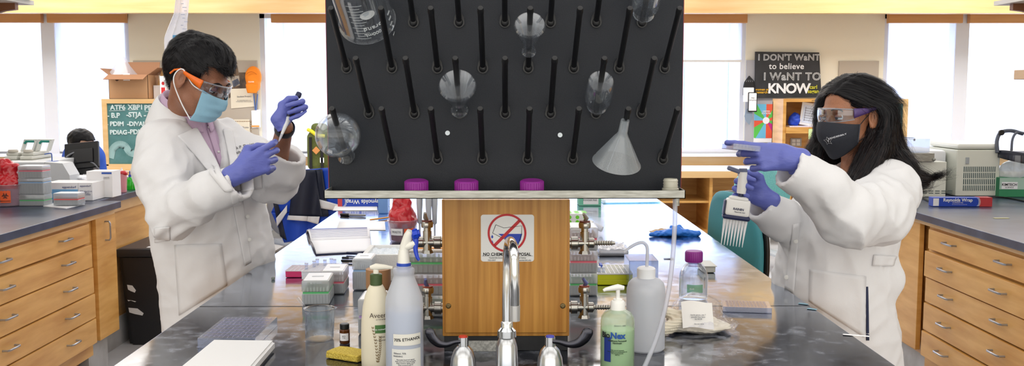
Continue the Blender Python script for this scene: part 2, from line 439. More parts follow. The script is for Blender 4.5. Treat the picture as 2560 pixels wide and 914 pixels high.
for k, (x0, x1) in enumerate(wins):
    b = B(); t = .05
    b.box(x0, x1, WY+.02, WY+.14, ZS, ZS+t); b.box(x0, x1, WY+.02, WY+.14, ZH-t, ZH)
    b.box(x0, x0+t, WY+.02, WY+.14, ZS, ZH); b.box(x1-t, x1, WY+.02, WY+.14, ZS, ZH)
    for x in mull[k]: b.box(x-.07, x+.07, WY-.02, WY+.14, ZS, ZH)
    w = struct(b, 'window_%d' % (k+1), FRM)
    g = B(); g.box(x0+t, x1-t, WY+.09, WY+.096, ZS+t, ZH-t); g.done('pane', GLASSW, w, smooth=False)
    g = B(); g.box(x0-.03, x1+.03, WY-.1, WY+.02, ZS-.03, ZS); s = g.done('trim_%d' % (k+1), mat('sill paint', (226, 228, 236), .5), smooth=False); s['kind'] = 'structure'
    g = B(); g.box(x0-.02, x1+.02, WY-.05, WY, ZS-.16, ZS-.03); s = g.done('trim_%d' % (k+4), WF, smooth=False); s['kind'] = 'structure'
def blind(x0, x1, zb, label, BLIND=BLIND):
    t = thing('roller_blind', label, 'blind', (0, 0, 0), group='white roller blinds at the far windows')
    b = B(); n = 40
    b.grid(lambda i, j: Vector((x0+(x1-x0)*i, WY-.0+.004*math.sin(i*37), zb+.02+(ZH-.12-zb)*j)), 40, 2); b.done('fabric', BLIND, t)
    b = B(); b.box(x0, x1, WY-.012, WY+.012, zb, zb+.025, .004); b.done('hem_bar', WHITE, t)
    b = B(); b.box(x0-.03, x1+.03, WY-.1, WY-.03, ZH-.105, ZH+.0, .004); b.done('valance', WV, t)
    return t
blind(-6.3, bx(114), ZS+.02, 'white roller blind drawn down at the left edge of the leftmost window')
blind(bx(143), bx(322), ZS+.02, 'white roller blind drawn down left of the chalkboard hutch')
blind(bx(694), bx(1500), ZS+.02, 'white roller blind drawn down beside the backpack, left of the black board')
blind(bx(1512), bx(1852), 1.49+.075*4.35, 'white roller blind pulled halfway up, right of the black board')
blind(bx(2214), bx(2382), ZS+.02, 'white roller blind drawn down behind the hair of the woman')
blind(bx(2413), 6.3, ZS+.02, 'white roller blind drawn down at the right edge above the centrifuge')
b = B(); b.box(-6.45, 6.45, 9.5, 9.54, 2.285, 2.9); b.box(-6.45, 6.45, 9.49, 9.6, 2.27, 2.288); b.box(-6.45, 6.45, 9.54, WY, 2.86, 2.9)
o = struct(b, 'trim_7', WF)
# building seen faintly outside
FAC = mat('pale facade', (238, 240, 245), .9)
b = B(); b.box(-16, 16, 19, 19.4, -4, 7)
bo = thing('building', 'pale building with tall bays seen through the blinds', 'building', (0, 19, -4))
b = B()
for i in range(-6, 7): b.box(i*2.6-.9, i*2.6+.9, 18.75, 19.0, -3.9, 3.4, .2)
o = b.done('bay', mat('pale grey bay', (205, 210, 222), .9), smooth=False); adopt(o, bo)  # bays in a blue-grey a little darker than the facade
b = B(); b.box(-16, 16, 18.9, 19.6, -4, 7)
o = b.done('facade', FAC, smooth=False); adopt(o, bo)
b = B(); b.box(-40, 40, 10.6, 60, -4.2, -4); struct(b, 'ground_outside', mat('paved ground outside', (190, 190, 188), .9))
# pinboards on the wall
PIN = mat('beige fabric pinboard', (186, 176, 162), .9, bump=.3, bscale=300)
def pin(u0, v0, u1, v1, label, kind=PIN):
    a, c = P(u0, v0, WY-.02), P(u1, v1, WY-.02)
    b = B(); b.box(a.x, c.x, WY-.02, WY, c.z, a.z, .003)
    return tag(b.done('pinboard', kind, smooth=False), label, 'pinboard')
pin(332, 151, 648, 380, 'beige fabric pinboard behind the man, with cap and papers')
pin(1866, 150, 1961, 400, 'grey fabric pinboard strip behind the colourful poster', mat('grey fabric pinboard', (176, 176, 182), .9))
pin(2098, 152, 2190, 380, 'beige pinboard above the hair of the woman')
# ---------------------------------------------------------------- side cabinets
def drawer_front(x, y0, y1, z0, z1, s, parent, n=2, pull=.0):
    """front lying in plane x, facing +s*-1; handles on it"""
    b = B(); xf = x - s*pull
    b.box(min(xf, xf+s*.02), max(xf, xf+s*.02), y0, y1, z0, z1, .003)
    d = b.done('drawer', WGH, parent)
    for k in range(n):
        yc = y0+(y1-y0)*((k+.5)/n) if n > 1 else (y0+y1)/2
        handle(xf, yc, (z0+z1)/2+.01, s, d, False)
    return d
def handle(x, y, z, s, parent, vert):
    h = .05; o = -s*.028
    if vert: pts = [(x, y, z-h), (x+o*.8, y, z-h), (x+o, y, z-h+.012), (x+o, y, z+h-.012), (x+o*.8, y, z+h), (x, y, z+h)]
    else: pts = [(x, y-h, z), (x+o*.8, y-h, z), (x+o, y-h+.012, z), (x+o, y+h-.012, z), (x+o*.8, y+h, z), (x, y+h, z)]
    b = B(); b.tube(pts, .0045, 8); return b.done('handle', HANDLE, parent)
def yplane(u, x): return PX(u, 233, x).y
# left run. aisle face x=-2.14, cabinet body to the left
XL = -2.14
cl = thing('base_cabinet', 'maple drawer cabinet under the left counter with five wide drawers', 'cabinet', (0, 0, 0))
Ye = yplane(212, XL)
b = B(); b.box(-2.9, XL-.02, 2.6, Ye+.02, .13, .864); b.done('carcass', WG, cl, smooth=False)
b = B(); b.box(-2.85, XL-.09, 2.6, Ye+.0, 0, .13); b.done('plinth', mat('dark recess wood', (120, 76, 36), .6), cl, smooth=False)
zr = [(.727, .825), (.602, .718), (.468, .597), (.338, .462), (.205, .332)]
ends = [205, 212, 215, 218, 219]
for (z0, z1), e in zip(zr, ends):
    ye = Ye-.01; drawer_front(XL, ye-1.16, ye, z0, z1, -1, cl, 2, pull=.0+.012*(e-205)/10)
for (z0, z1), e in zip(zr, ends):
    pass
cl2 = thing('base_cabinet', 'maple cabinet with a narrow tall door next to the black trash bin', 'cabinet', (0, 0, 0))
Yd0, Yd1 = Ye+.03, Ye+.30
b = B(); b.box(-2.9, XL-.03, Ye+.025, Yd1, .2, .862); b.box(-2.9, XL-.17, Yd1, 6.75, .17, .862); b.done('carcass', WG, cl2, smooth=False)
b = B(); b.box(XL-.03, XL-.005, Yd0+.05, Yd1+.03, .19, .84, .003); d = b.done('door', WGH, cl2); handle(XL-.005, Yd0+.16, .76, -1, d, True)
b = B(); b.box(-2.88, XL-.05, Ye+.03, Yd1-.03, 0, .2); b.box(-2.88, XL-.16, Yd1-.03, 6.7, 0, .17); b.done('cove_base', BASEG, cl2, smooth=False)
ct = thing('counter_top', 'long dark counter top over the left cabinets', 'counter', (0, 0, 0))
b = B(); b.box(XL-.018, XL+.0, 3, Ye+.31, .838, .868); b.box(XL-.168, XL-.15, Ye+.33, 6.75, .8, .868); b.done('rail', WF, ct, smooth=False)
b = B(); b.box(-3.75, XL+.03, 2.5, Ye+.33, .868, .905, .004); b.box(-3.75, XL-.1, Ye+.33, 6.8, .868, .905, .004); b.done('slab', COUNTER, ct, angle=30)
b = B(); b.box(-3.7, -2.92, 2.6, 6.7, 0, .866); b.done('support_panel', WG, ct, smooth=False)
# right run
XR = 2.06
cr_ = thing('base_cabinet', 'maple drawer cabinet under the right counter with five wide drawers', 'cabinet', (0, 0, 0))
Yr = yplane(2333, XR)
b = B(); b.box(XR+.02, 2.8, 2.4, Yr+.02, .13, .862); b.done('carcass', WG, cr_, smooth=False)
b = B(); b.box(XR+.09, 2.75, 2.4, Yr, 0, .13); b.done('plinth', 'dark recess wood', cr_, smooth=False)
zr = [(.735, .832), (.60, .725), (.475, .593), (.335, .468), (.205, .328)]
for i, (z0, z1) in enumerate(zr):
    drawer_front(XR, Yr-.98, Yr-.01, z0, z1, 1, cr_, 2, pull=(0, .015, .006, .01, .016)[i])
cr2 = thing('base_cabinet', 'maple cabinet with a tall door behind the woman in the white coat', 'cabinet', (0, 0, 0))
b = B(); b.box(XR+.05, 2.8, Yr+.025, Yr+.75, .17, .862); b.box(XR+.2, 2.8, Yr+.75, 6.4, .17, .862); b.done('carcass', WG, cr2, smooth=False)
b = B(); b.box(XR+.005, XR+.03, Yr+.1, Yr+.58, .2, .845, .003); d = b.done('door', WGH, cr2); handle(XR+.005, Yr+.34, .765, 1, d, True)
b = B(); b.box(XR+.06, 2.78, Yr+.03, Yr+.7, 0, .17); b.box(XR+.21, 2.78, Yr+.7, 6.35, 0, .17); b.done('cove_base', BASEG, cr2, smooth=False)
ct = thing('counter_top', 'long slate blue counter top over the right cabinets', 'counter', (0, 0, 0))
b = B(); b.box(XR+.0, XR+.018, 2.4, Yr+.74, .845, .868); b.done('rail', WF, ct, smooth=False)
b = B(); b.box(XR-.03, 3.7, 2.3, Yr+.8, .868, .905, .004); b.box(XR+.12, 3.7, Yr+.8, 6.45, .868, .905, .004); b.done('slab', COUNTER, ct, angle=30)
b = B(); b.box(2.82, 3.65, 2.4, 6.4, 0, .866); b.done('support_panel', WG, ct, smooth=False)
# shelves over side benches
for s, x0, lab in ((-1, -2.24, 'left'), (1, 2.32, 'right')):
    t = thing('wall_shelf', 'high shelf with curved dark brackets hanging over the %s counter' % lab, 'shelf', (0, 0, 0))
    xa, xb = sorted((x0, x0+s*.75))
    b = B(); b.box(xa, xb, 3.0, 4.62, 1.905, 1.925); b.done('board', mat('shelf edge white', (236, 232, 228), .5), t, smooth=False)
    for y in (4.05, 4.5):
        pl = [(0.03, 0)]+[(.03+.55*q, -.34*(q**1.7)-.03) for q in [k/10 for k in range(11)]]+[(.72, -.37), (.72, 0)]
        b = B(); b.prism(pl, .03, Matrix(((s, 0, 0, x0), (0, 0, 1, y), (0, 1, 0, 1.905), (0, 0, 0, 1)))); b.done('bracket', WD, t, smooth=False)
    t2 = thing('ledge_shelf', 'narrow maple ledge at the %s edge above the counter' % lab, 'shelf', (0, 0, 0))
    xe = PX_at(3 if s < 0 else 2532, 4.6); xa, xb = sorted((xe, xe+s*.7))
    b = B(); b.box(xa, xb, 3.4, 4.6, 1.555, 1.6, .003); b.done('board', WF, t2)
    t3 = b = None
    b = B(); b.box(*sorted((x0+s*.66, x0+s*.74)), 3.2, 4.5, .906, 2.3); o = b.done('upright_post', WD if s < 0 else WG, t, smooth=False)
for _o in [o for o in COL.objects if o.name.startswith('upright_post')]: pass
b = B(); b.box(-2.4, -2.21, 4.1, 4.58, 1.926, 1.95, .002); tag(b.done('binder', mat('teal binder', (40, 150, 150), .5)), 'teal folder lying on the high shelf at the left', 'folder')
# ---------------------------------------------------------------- far desk and hutches
fd = thing('far_desk', 'long maple desk running along the far windows', 'desk', (0, 0, 0))
b = B(); b.box(-6.3, 6.3, 9.3, 10.08, .70, .735, .004); b.done('desk_top', mat('pale laminate', (236, 238, 244), .35), fd)
b = B(); b.box(-6.3, 6.3, 9.285, 9.3, .672, .737); b.done('front_edge', WF, fd, smooth=False)
b = B(); b.box(-6.3, 1.2, 9.7, 9.74, .12, .70)
b.box(1.2, 6.3, 9.95, 9.99, .12, .70)
for x in (1.35, 1.98, 2.75, 3.7): b.box(x, x+.03, 9.32, 9.95, .12, .70)
b.box(1.35, 2.0, 9.35, 9.95, .12, .15); b.box(1.35, 2.0, 9.35, 9.95, .42, .44)
b.done('cabinet_body', WG, fd, smooth=False)
b = B(); b.box(-6.3, 6.3, 9.72, 9.98, 0, .12); b.done('base_strip', BASEG, fd, smooth=False)
hy0, hy1 = 9.42, 9.8
# left hutch with chalkboard
hx0, hx1 = PX_at(254, hy0), PX_at(470, hy0); hz = P(0, 247, hy0).z
h = thing('chalkboard_cabinet', 'maple hutch backed with a green chalkboard, boxes on top', 'cabinet', (0, 0, 0))
b = B(); b.box(hx0+.05, hx1-.03, hy0+.01, hy1, .737, hz-.02); b.done('carcass', WG, h, smooth=False)
b = B()
for q in ((hx0, hx0+.05, .78, hz-.04), (hx1-.05, hx1, .78, hz-.04), (hx0-.001, hx1+.001, hz-.045, hz), (hx0-.001, hx1+.001, .737, .80)): b.box(q[0], q[1], hy0-.015, hy0+.012, q[2], q[3], .003)
b.done('frame', WF, h)
CHB = mat('green chalkboard', (62, 110, 110), .85, vary=(88, 132, 132), bscale=5)
b = B(); b.box(hx0+.05, hx1-.05, hy0-.002, hy0+.008, .80, hz-.045); b.done('board', CHB, h, smooth=False)
CHALK = mat('white chalk', (215, 228, 228), .9); CHALK2 = mat('smudged chalk', (150, 184, 184), .9)
def ch(u, v, s, txt, **k):
    p = P(u, v, hy0); return (txt, s, p.x, p.z, dict(align='LEFT', ext=.0002, **k))
sz = .066
text([ch(276, 269, sz, 'ATF6', outline=.0028), ch(320, 268, sz, 'XBP1', outline=.0028), ch(361, 270, sz*1.1, 'PERK', outline=.0028),
      ch(268, 289, sz, '- B.P', outline=.0028), ch(316, 287, sz, '-STJA', outline=.0028), ch(360, 288, sz, '- ASAP', outline=.0028),
      ch(266, 310, sz*.9, '- PDIM', outline=.0028), ch(318, 310, sz*.9, '-DIVAJCIO', outline=.0028), ch(266, 331, sz*.88, '- PDIAG', outline=.0028), ch(320, 330, sz*.95, '-PDIAG', outline=.0028)],
     CHALK, h, 'chalk_writing', T(0, hy0-.004, 0))
b = B()
for (u0, u1, v) in ((273, 313, 277), (322, 345, 275), (362, 396, 279)):
    b.tube([P(u0, v, hy0-.004), P(u1, v-1, hy0-.004)], .0025, 4)
arc = bez([P(276, 395, hy0-.004), P(282, 372, hy0-.004), P(296, 361, hy0-.004), P(312, 364, hy0-.004), P(324, 380, hy0-.004), P(338, 385, hy0-.004)])
b.done('chalk_underline', CHALK, h)
b = B()
for i in range(len(arc)-1):
    a, c = arc[i], arc[i+1]; d = (c-a).normalized(); nn = Vector((-d.z, 0, d.x))*.034
    fs = [b.bm.verts.new(q) for q in (a-nn, c-nn, c+nn, a+nn)]; b.bm.faces.new(fs)
b.done('chalk_arc', CHALK2, h, smooth=False)
# right hutch: open shelves + chalkboard end
gx0, gx1, gxm = PX_at(1959, hy0), PX_at(2271, hy0), PX_at(2140, hy0); gz = P(0, 247, hy0).z
h = thing('bookcase', 'open maple hutch with shelves and a small chalkboard on its right', 'bookcase', (0, 0, 0))
b = B(); b.box(gx0, gx1, hy0, hy1, gz-.03, gz); b.box(gx0, gx0+.03, hy0, hy1, .737, gz-.03); b.box(gxm, gxm+.03, hy0, hy1, .737, gz-.03)
b.box(gx0, gx1, hy1-.02, hy1, .737, gz-.03); zsh = P(0, 318, hy0).z
b.box(gx0+.03, gxm, hy0-.03, hy1, zsh-.06, zsh); b.box(gxm+.03, gx1, hy0+.02, hy1-.02, .737, gz-.03); b.done('carcass', WG, h, smooth=False)
b = B()
for q in ((gxm+.001, gxm+.05, .78, gz-.04), (gx1-.05, gx1-.001, .78, gz-.04), (gxm, gx1, gz-.045, gz), (gxm, gx1, .737, .8)): b.box(q[0], q[1], hy0-.015, hy0+.02, q[2], q[3], .003)
b.done('frame', WF, h)
b = B(); b.box(gxm+.05, gx1-.05, hy0, hy0+.01, .8, gz-.045); b.done('board', CHB, h, smooth=False)
a = P(1976, 345, hy1-.03); c = P(2004, 366, hy1-.03)
b = B(); b.box(a.x, c.x, hy1-.03, hy1-.02, c.z, a.z, .004)
ot = b.done('power_outlet', mat('outlet grey', (178, 176, 176), .5), h)
b = B()
for i in (0, 1):
    for j in (0, 1):
        x = a.x+(c.x-a.x)*(.3+.4*i); z = c.z+(a.z-c.z)*(.3+.4*j); b.box(x-.018, x+.018, hy1-.034, hy1-.029, z-.014, z+.014, .003)
b.done('socket', WHITE, ot)
# ---------------------------------------------------------------- centre bench
GLASS = clear('clear lab glass', (246, 249, 252), .06, milk=.045, edge=.75, base=.02)
CLEARP = clear('clear hard plastic', (238, 242, 252), .12, milk=.10, edge=.6, base=.06)
FROST = clear('frosted plastic', (250, 250, 255), .3, milk=.62, milk_rgb=(236, 239, 246), edge=.3)
MILKY = clear('milky plastic', (255, 255, 255), .3, milk=.86, milk_rgb=(228, 232, 240), edge=.15)
xL, xR = PZ(655, 655).x, PZ(1885, 665).x
xL = (PZ(412, 825).x+xL)/2; xR = (PZ(2150, 850).x+xR)/2
seam = PZ(1900, 764).y
bt = thing('lab_bench', 'long central lab bench with mottled black stone top', 'bench', (0, 0, 0))
b = B(); b.box(xL, xR, 1.25, seam-.0015, .874, .91, .003); b.box(xL, xR, seam+.0015, 5.75, .874, .91, .003); b.done('bench_top', BENCH, bt, angle=30)
b = B(); b.box(xL+.06, xR-.06, 1.35, 5.7, .1, .873); b.done('cabinet_body', WG, bt, smooth=False)
b = B(); b.box(xL+.14, xR-.14, 1.4, 5.6, 0, .1); b.done('plinth', 'dark recess wood', bt, smooth=False)
# ---- oak box on the bench
Y0 = 2.12
pz = lambda v, Y=Y0: P(0, v, Y).z
xa, xb = PX_at(1102, Y0), PX_at(1427, Y0)
op = thing('service_box', 'upright oak box with gas valves and a warning sticker behind the tap', 'service box', (0, 0, 0))
zt, zw = pz(500), pz(843)
b = B(); b.box(xa, xb, Y0+.006, Y0+.32, zw, zt, .002); b.box(xa+.006, xb-.006, Y0, Y0+.008, zw+.009, zt, .002); b.done('body', OAK, op)
b = B(); b.box(xa+.003, xb-.003, Y0+.01, Y0+.31, .911, zw); b.done('black_base', mat('black base paint', (14, 15, 18), .5, vary=(34, 34, 36), bscale=30), op, smooth=False)
b = B(); q0, q1 = P(1171, 853, Y0), P(1246, 880, Y0)
b.box(q0.x, q1.x, Y0+.006, Y0+.0102, q1.z, q0.z, .0015); b.done('worn_plate', mat('worn white plate', (206, 206, 200), .6, vary=(150, 150, 146), bscale=160), op)
for u in (1121, 1407):
    c = P(u, 764, Y0); b = B(); b.sph((c.x, Y0, c.z), .0062, sc=(1, .45, 1)); b.cyl(.0035, 0, .0045, 6, T(c.x, Y0, c.z) @ RX(90)); b.done('screw', mat('aged screw', (120, 104, 70), .4, .8), op)
# sticker
s0, s1 = P(1202, 536, Y0), P(1335, 653, Y0); sw = s1.x-s0.x; sh = s0.z-s1.z; scx, scz = (s0.x+s1.x)/2, (s0.z+s1.z)/2
def rrect(w, h, r, n=6):
    o = []
    for cx, cz, a0 in ((w/2-r, h/2-r, 0), (-w/2+r, h/2-r, 90), (-w/2+r, -h/2+r, 180), (w/2-r, -h/2+r, 270)):
        for k in range(n+1): a = R(a0+90*k/n); o.append((cx+r*math.cos(a), cz+r*math.sin(a)))
    return o
SM = lambda y, x=0, z=0: Matrix(((1, 0, 0, scx+x), (0, 0, -1, y), (0, 1, 0, scz+z), (0, 0, 0, 1)))
sg = B().prism(rrect(sw, sh, .006), .0006, SM(Y0)).done('warning_sticker', mat('sticker white', (240, 240, 238), .5), op, smooth=False)
RED = mat('sign red', (196, 28, 38), .5)
b = B(); cz = .0115; r1, r0 = sw*.365, sw*.325
for k in range(48):
    a, c = 2*math.pi*k/48, 2*math.pi*(k+1)/48
    f = [b.bm.verts.new((x, y, 0)) for x, y in ((r0*math.cos(a), r0*math.sin(a)), (r1*math.cos(a), r1*math.sin(a)), (r1*math.cos(c), r1*math.sin(c)), (r0*math.cos(c), r0*math.sin(c)))]; b.bm.faces.new(f)
d = .0024; f = [b.bm.verts.new((x, y, 0)) for x, y in ((-r0*.72-d, -r0*.72+d), (-r0*.72+d, -r0*.72-d), (r0*.72+d, r0*.72-d), (r0*.72-d, r0*.72+d))]; b.bm.faces.new(f)
bmesh.ops.transform(b.bm, matrix=SM(Y0-.0014, -.001, cz), verts=b.bm.verts[:]); b.done('prohibition_ring', RED, sg, smooth=False)
b = B()  # flask water
def poly(b, pts, y=Y0-.0010):
    vs = [b.bm.verts.new(SM(y, -.001, cz) @ Vector((x, z, 0))) for x, z in pts]; b.bm.faces.new(vs)
u = sw/133
poly(b, [(-22*u, -2*u), (38*u, -2*u), (34*u, -18*u), (26*u, -30*u), (0, -18*u)])
poly(b, [(-37*u, -4*u), (-34*u, -10*u), (-37*u, -14*u), (-40*u, -10*u)]); poly(b, [(-37*u, -18*u), (-34*u, -25*u), (-37*u, -29*u), (-40*u, -25*u)])
b.done('water_drawing', mat('sign blue', (26, 64, 180), .5), sg, smooth=False)
b = B(); fl = [(-28*u, 21*u), (-8*u, 13*u), (10*u, 15*u), (37*u, 18*u), (36*u, -4*u), (28*u, -30*u), (0, -18*u), (-36*u, 0), (-28*u, 21*u)]
b.tube([SM(Y0-.0011, -.001, cz) @ Vector((x, z, 0)) for x, z in fl], .0006, 4); b.done('flask_outline', INK, sg)
text([('NO CHEMICAL DISPOSAL', .0094, scx-.001, scz-sh*.345, dict(bold=.025, space=1.0, ext=.0001)), ('Vanderbilt Environmental Health and Safety', .0047, scx, scz-sh*.42, dict(ext=.0001)),
      ('322-2057', .0047, scx-.035, scz-sh*.472, dict(ext=.0001)), ('www.safety.vanderbilt.edu', .0047, scx+.028, scz-sh*.472, dict(ext=.0001))], INK, sg, 'lettering', T(0, Y0-.0011, 0))
b = B(); b.box(scx-sw*.48, scx+sw*.48, Y0-.0012, Y0-.0008, scz-sh*.383, scz-sh*.378); b.done('rule_line', INK, sg, smooth=False)
# gas valves
def valve(x, z, s, ext, hue, y=2.27, tip=None):
    t = tag(link('gas_valve', None)); t.parent = op
    b = B(); M = T(x, y, z) @ RY(90*s)
    b.lathe([(0, -.01), (.0165, -.01), (.0165, .004), (.012, .006), (.012, .014), (.0155, .015), (.0155, .03), (.0105, .032), (.0105, .055), (.0125, .057), (.0125, .068), (.0105, .07), (0, .07)], 20, M)
    xv = x+s*.047
    b.cyl(.0105, -.022, .028, 18, T(xv, y, z)); b.cyl(.0085, .028, .036, 16, T(xv, y, z))
    b.cyl(.0145, -.026, -.018, 6, T(xv, y, z), r2=.0115)
    b.lathe([(0, .036), (.0135, .036), (.0145, .04), (.0145, .047), (.013, .05), (0, .05)], 18, T(xv, y, z))
    if ext:
        pr = [(0, .06)]
        for k in range(8): pr += [(.0068, .07+k*.0058), (.0046, .0745+k*.0058)]
        pr += [(.0035, .12), (0, .12)]
        b.lathe(pr, 14, M)
    o = b.done('valve_body', BRASS, t)
    b = B(); b.lathe([(0, .0502), (.0125, .0502), (.0125, .0535), (0, .0535)], 18, T(xv, y, z)); b.done('washer_disc', mat('valve disc '+hue, (150, 70, 50) if hue == 'rust' else (110, 50, 40), .5), t)
    b = B(); b.tube([(xv, y, z+.052), (xv+s*.004, y-.004, z+.06), (xv-.004, y-.012, z+.072)], [.004, .0055, .0035], 10); b.done('lever', mat('lever '+('blue' if tip else 'steel'), (120, 130, 190) if tip else (170, 165, 155), .35, .4), t)
    return t
zc = lambda v: P(0, v, 2.27).z
valve(xb-.002, zc(608), 1, True, 'dark'); valve(xb-.002, zc(769), 1, True, 'rust', tip=1)
valve(xa+.002, zc(606), -1, False, 'dark'); valve(xa+.002, zc(770), -1, False, 'rust', tip=1)
# ---- faucet
FY = 1.93
fz = lambda v, Y=FY: P(0, v, Y).z
fx = P(1267, 860, FY).x
fc = thing('faucet', 'chrome gooseneck laboratory tap with two wrist blade handles', 'tap', (0, 0, 0))
SAT = mat('satin chrome', (200, 202, 205), .25, 1.)
def bell(x, y, top, r, nm='bell_base'):
    b = B(); b.lathe([(0, .911), (r*1.12, .911), (r*1.12, .918), (r*1.02, .922), (r*1.0, .935), (r*.93, top-.024), (r*.72, top-.008), (r*.45, top), (0, top)], 28, T(x, y, 0)); return b.done(nm, SAT, fc)
bell(fx, FY, fz(838), .0235)
b = B(); b.lathe([(0, fz(846)), (.0195, fz(842)), (.0195, fz(826)), (.013, fz(818)), (.0125, fz(806)), (.0105, fz(803)), (0, fz(803))], 24, T(fx, FY, 0))
pts = [(fx, FY, fz(810)), (fx, FY, fz(700)), (fx, FY, fz(660))]
top = P(1279, 602, 1.86)
out = P(1287, 770, 1.79)
pts = bez([(fx, FY, fz(812)), (fx, FY, fz(730)), (fx+.001, FY, fz(650)), (fx+.004, FY-.018, fz(614)+.005), tuple(P(1277, 603, 1.875)), tuple(P(1284, 625, 1.80)), tuple(P(1286, 680, 1.785)), tuple(out)], 8)
b.tube(pts, .0095, 18); b.done('gooseneck_spout', CHROME, fc)
b = B(); b.lathe([(0.006, -.024), (.0098, -.024), (.0102, .006), (.006, .006)], 20, T(*out)); b.done('nozzle_sleeve', mat('translucent sleeve', (205, 205, 205), .2, .6), fc)
for s, ub, hue in ((-1, 1158, (200, 50, 30)), (1, 1375, (70, 80, 190))):
    x = P(ub, 890, 1.93).x
    bell(x, 1.93, fz(866), .0268, 'handle_bell')
    t = link('wrist_handle', None); t.parent = fc
    b = B(); b.cyl(.0105, fz(872), fz(843), 18, T(x, 1.93, 0)); b.cyl(.008, fz(880), fz(868), 18, T(x, 1.93, 0))
    b.done('hub', CHROME, t)
    q = .000806*(.92 if s < 0 else 1.04)
    pth = bez([(x, 0, fz(852)), (x+s*22*q, 0, fz(854)), (x+s*45*q, 0, fz(860)), (x+s*66*q, 0, fz(857)), (x+s*82*q, 0, fz(845)), (x+s*91*q, 0, fz(829)), (x+s*94*q, 0, fz(818))], 5)
    hw = np.interp(np.linspace(0, 6, len(pth)), [0, 1, 2, 3, 4, 5, 5.6, 6], [5, 5.5, 7.5, 11, 13.5, 14, 11, 4])
    b = B(); b.tube(pth, [float(w_)*q for w_ in hw], 18)
    for v in b.bm.verts: v.co.y = 1.922+v.co.y*.35
    b.done('blade', mat('dark chrome', (66, 66, 72), .12, 1.), t)
    b = B(); b.lathe([(0, fz(843)), (.0088, fz(843)), (.0085, fz(840)), (0, fz(839))], 18, T(x, 1.93, 0)); b.done('temperature_button', mat('button %d' % ub, hue, .4), t)
# ---- drying rack
BY = 2.04
bz = lambda v, Y=BY: P(0, v, Y).z
x0, x1 = PX_at(818, BY), PX_at(1706, BY)
rk = thing('drying_rack', 'large black pegboard drying rack with a steel drip tray', 'drying rack', (0, 0, 0))
b = B(); b.box(x0, x1, BY, BY+.018, bz(486), 1.83, .002); b.done('board_panel', mat('black pegboard', (21, 25, 32), .55, bump=.15, bscale=400, vary=(27, 31, 39), v0=.3, v1=.7, spec=.3), rk)
b = B(); b.box(x0-.0015, x1+.0015, BY+.004, BY+.0195, bz(480), 1.829); b.done('red_edge', mat('red edge', (150, 30, 36), .5), rk, smooth=False)
# tray
TY = 1.955
tx0, tx1 = PX_at(805, TY), PX_at(1718, TY); tz1, tz0 = P(0, 477, TY).z, P(0, 497, TY).z
b = B(); b.box(tx0, tx1, TY, TY+.0016, tz0, tz1); b.box(tx0, tx1, TY, BY+.045, tz0, tz0+.0016); b.box(tx0, tx0+.0016, TY, BY+.045, tz0, tz1); b.box(tx1-.0016, tx1, TY, BY+.045, tz0, tz1); b.box(tx0, tx1, BY+.043, BY+.045, tz0, tz1+.004)
b.box(tx0, tx1, TY+.0016, TY+.006, tz1-.0016, tz1)
b.done('drip_tray', STEEL, rk, smooth=False)
b = B(); b.box(x0+.2, x1-.2, BY+.02, BY+.06, tz0-.0, 1.5); b.done('back_bracket', mat('dark bracket', (40, 42, 46), .5), rk, smooth=False)
b = B(); b.cyl(.0055, 0, .018, 12, T(tx1-.012, TY+.03, tz0-.018)); b.done('drain_spout', STEEL, rk)
pegs = [(920+114*k, 56) for k in range(7)]+[(867+113.4*k, 170) for k in range(8)]+[(923+113.3*k, 283) for k in range(7)]+[(869+112.5*k, 397) for k in range(8)]
PDIR = Vector((0, -.175, .1115)); PEGM = mat('black peg plastic', (14, 15, 18), .45)
pb = B()
pb.lathe([(.0058, 0), (.0058, .186), (.0064, .190), (.0066, .198), (.0052, .205), (0, .207)], 14, along((0, 0, 0), tuple(PDIR)))
pm0 = bpy.data.meshes.new('peg'); bmesh.ops.recalc_face_normals(pb.bm, faces=pb.bm.faces[:]); pb.bm.to_mesh(pm0); pb.bm.free()
fb = B()
tear = [(.0115*math.cos(R(a)), .0115*math.sin(R(a))+(0 if True else 0)) for a in range(180, 361, 15)]+[(.0095, .012), (.004, .021), (-.004, .021), (-.0095, .012)]
fb.prism(tear, .004, Matrix(((1, 0, 0, 0), (0, 0, -1, 0), (0, 1, 0, 0), (0, 0, 0, 1)))); fb.sph((0, -.004, 0), .0085, sc=(1, .8, 1.1), seg=14)
fm0 = bpy.data.meshes.new('peg_base'); bmesh.ops.recalc_face_normals(fb.bm, faces=fb.bm.faces[:]); fb.bm.to_mesh(fm0); fb.bm.free()
for m_ in (pm0, fm0):
    m_.materials.append(PEGM); m_.polygons.foreach_set('use_smooth', [True]*len(m_.polygons)); m_.set_sharp_from_angle(angle=R(40))
pegpos = {}
for (u, v) in pegs:
    c = P(u, v, BY); o = link('peg', pm0); o.parent = rk; o.location = (c.x, BY-.002, c.z); f = link('peg_base', fm0); f.parent = o
    pegpos[(round(u), v)] = Vector((c.x, BY-.002, c.z))
for u, v in ((1119, 332), (1400, 337)):
    c = P(u, v, BY); b = B(); b.lathe([(0.0025, 0), (.005, 0), (.005, .004), (.0025, .004)], 16, T(c.x, BY, c.z) @ RX(90)); b.cyl(.0026, .0, .003, 12, T(c.x, BY, c.z) @ RX(90)); b.done('screw', mat('bright screw', (225, 235, 240), .3), rk)
def pegat(u, v): 
    k = min(pegpos, key=lambda q: (q[0]-u)**2+(q[1]-v)**2); return pegpos[k]
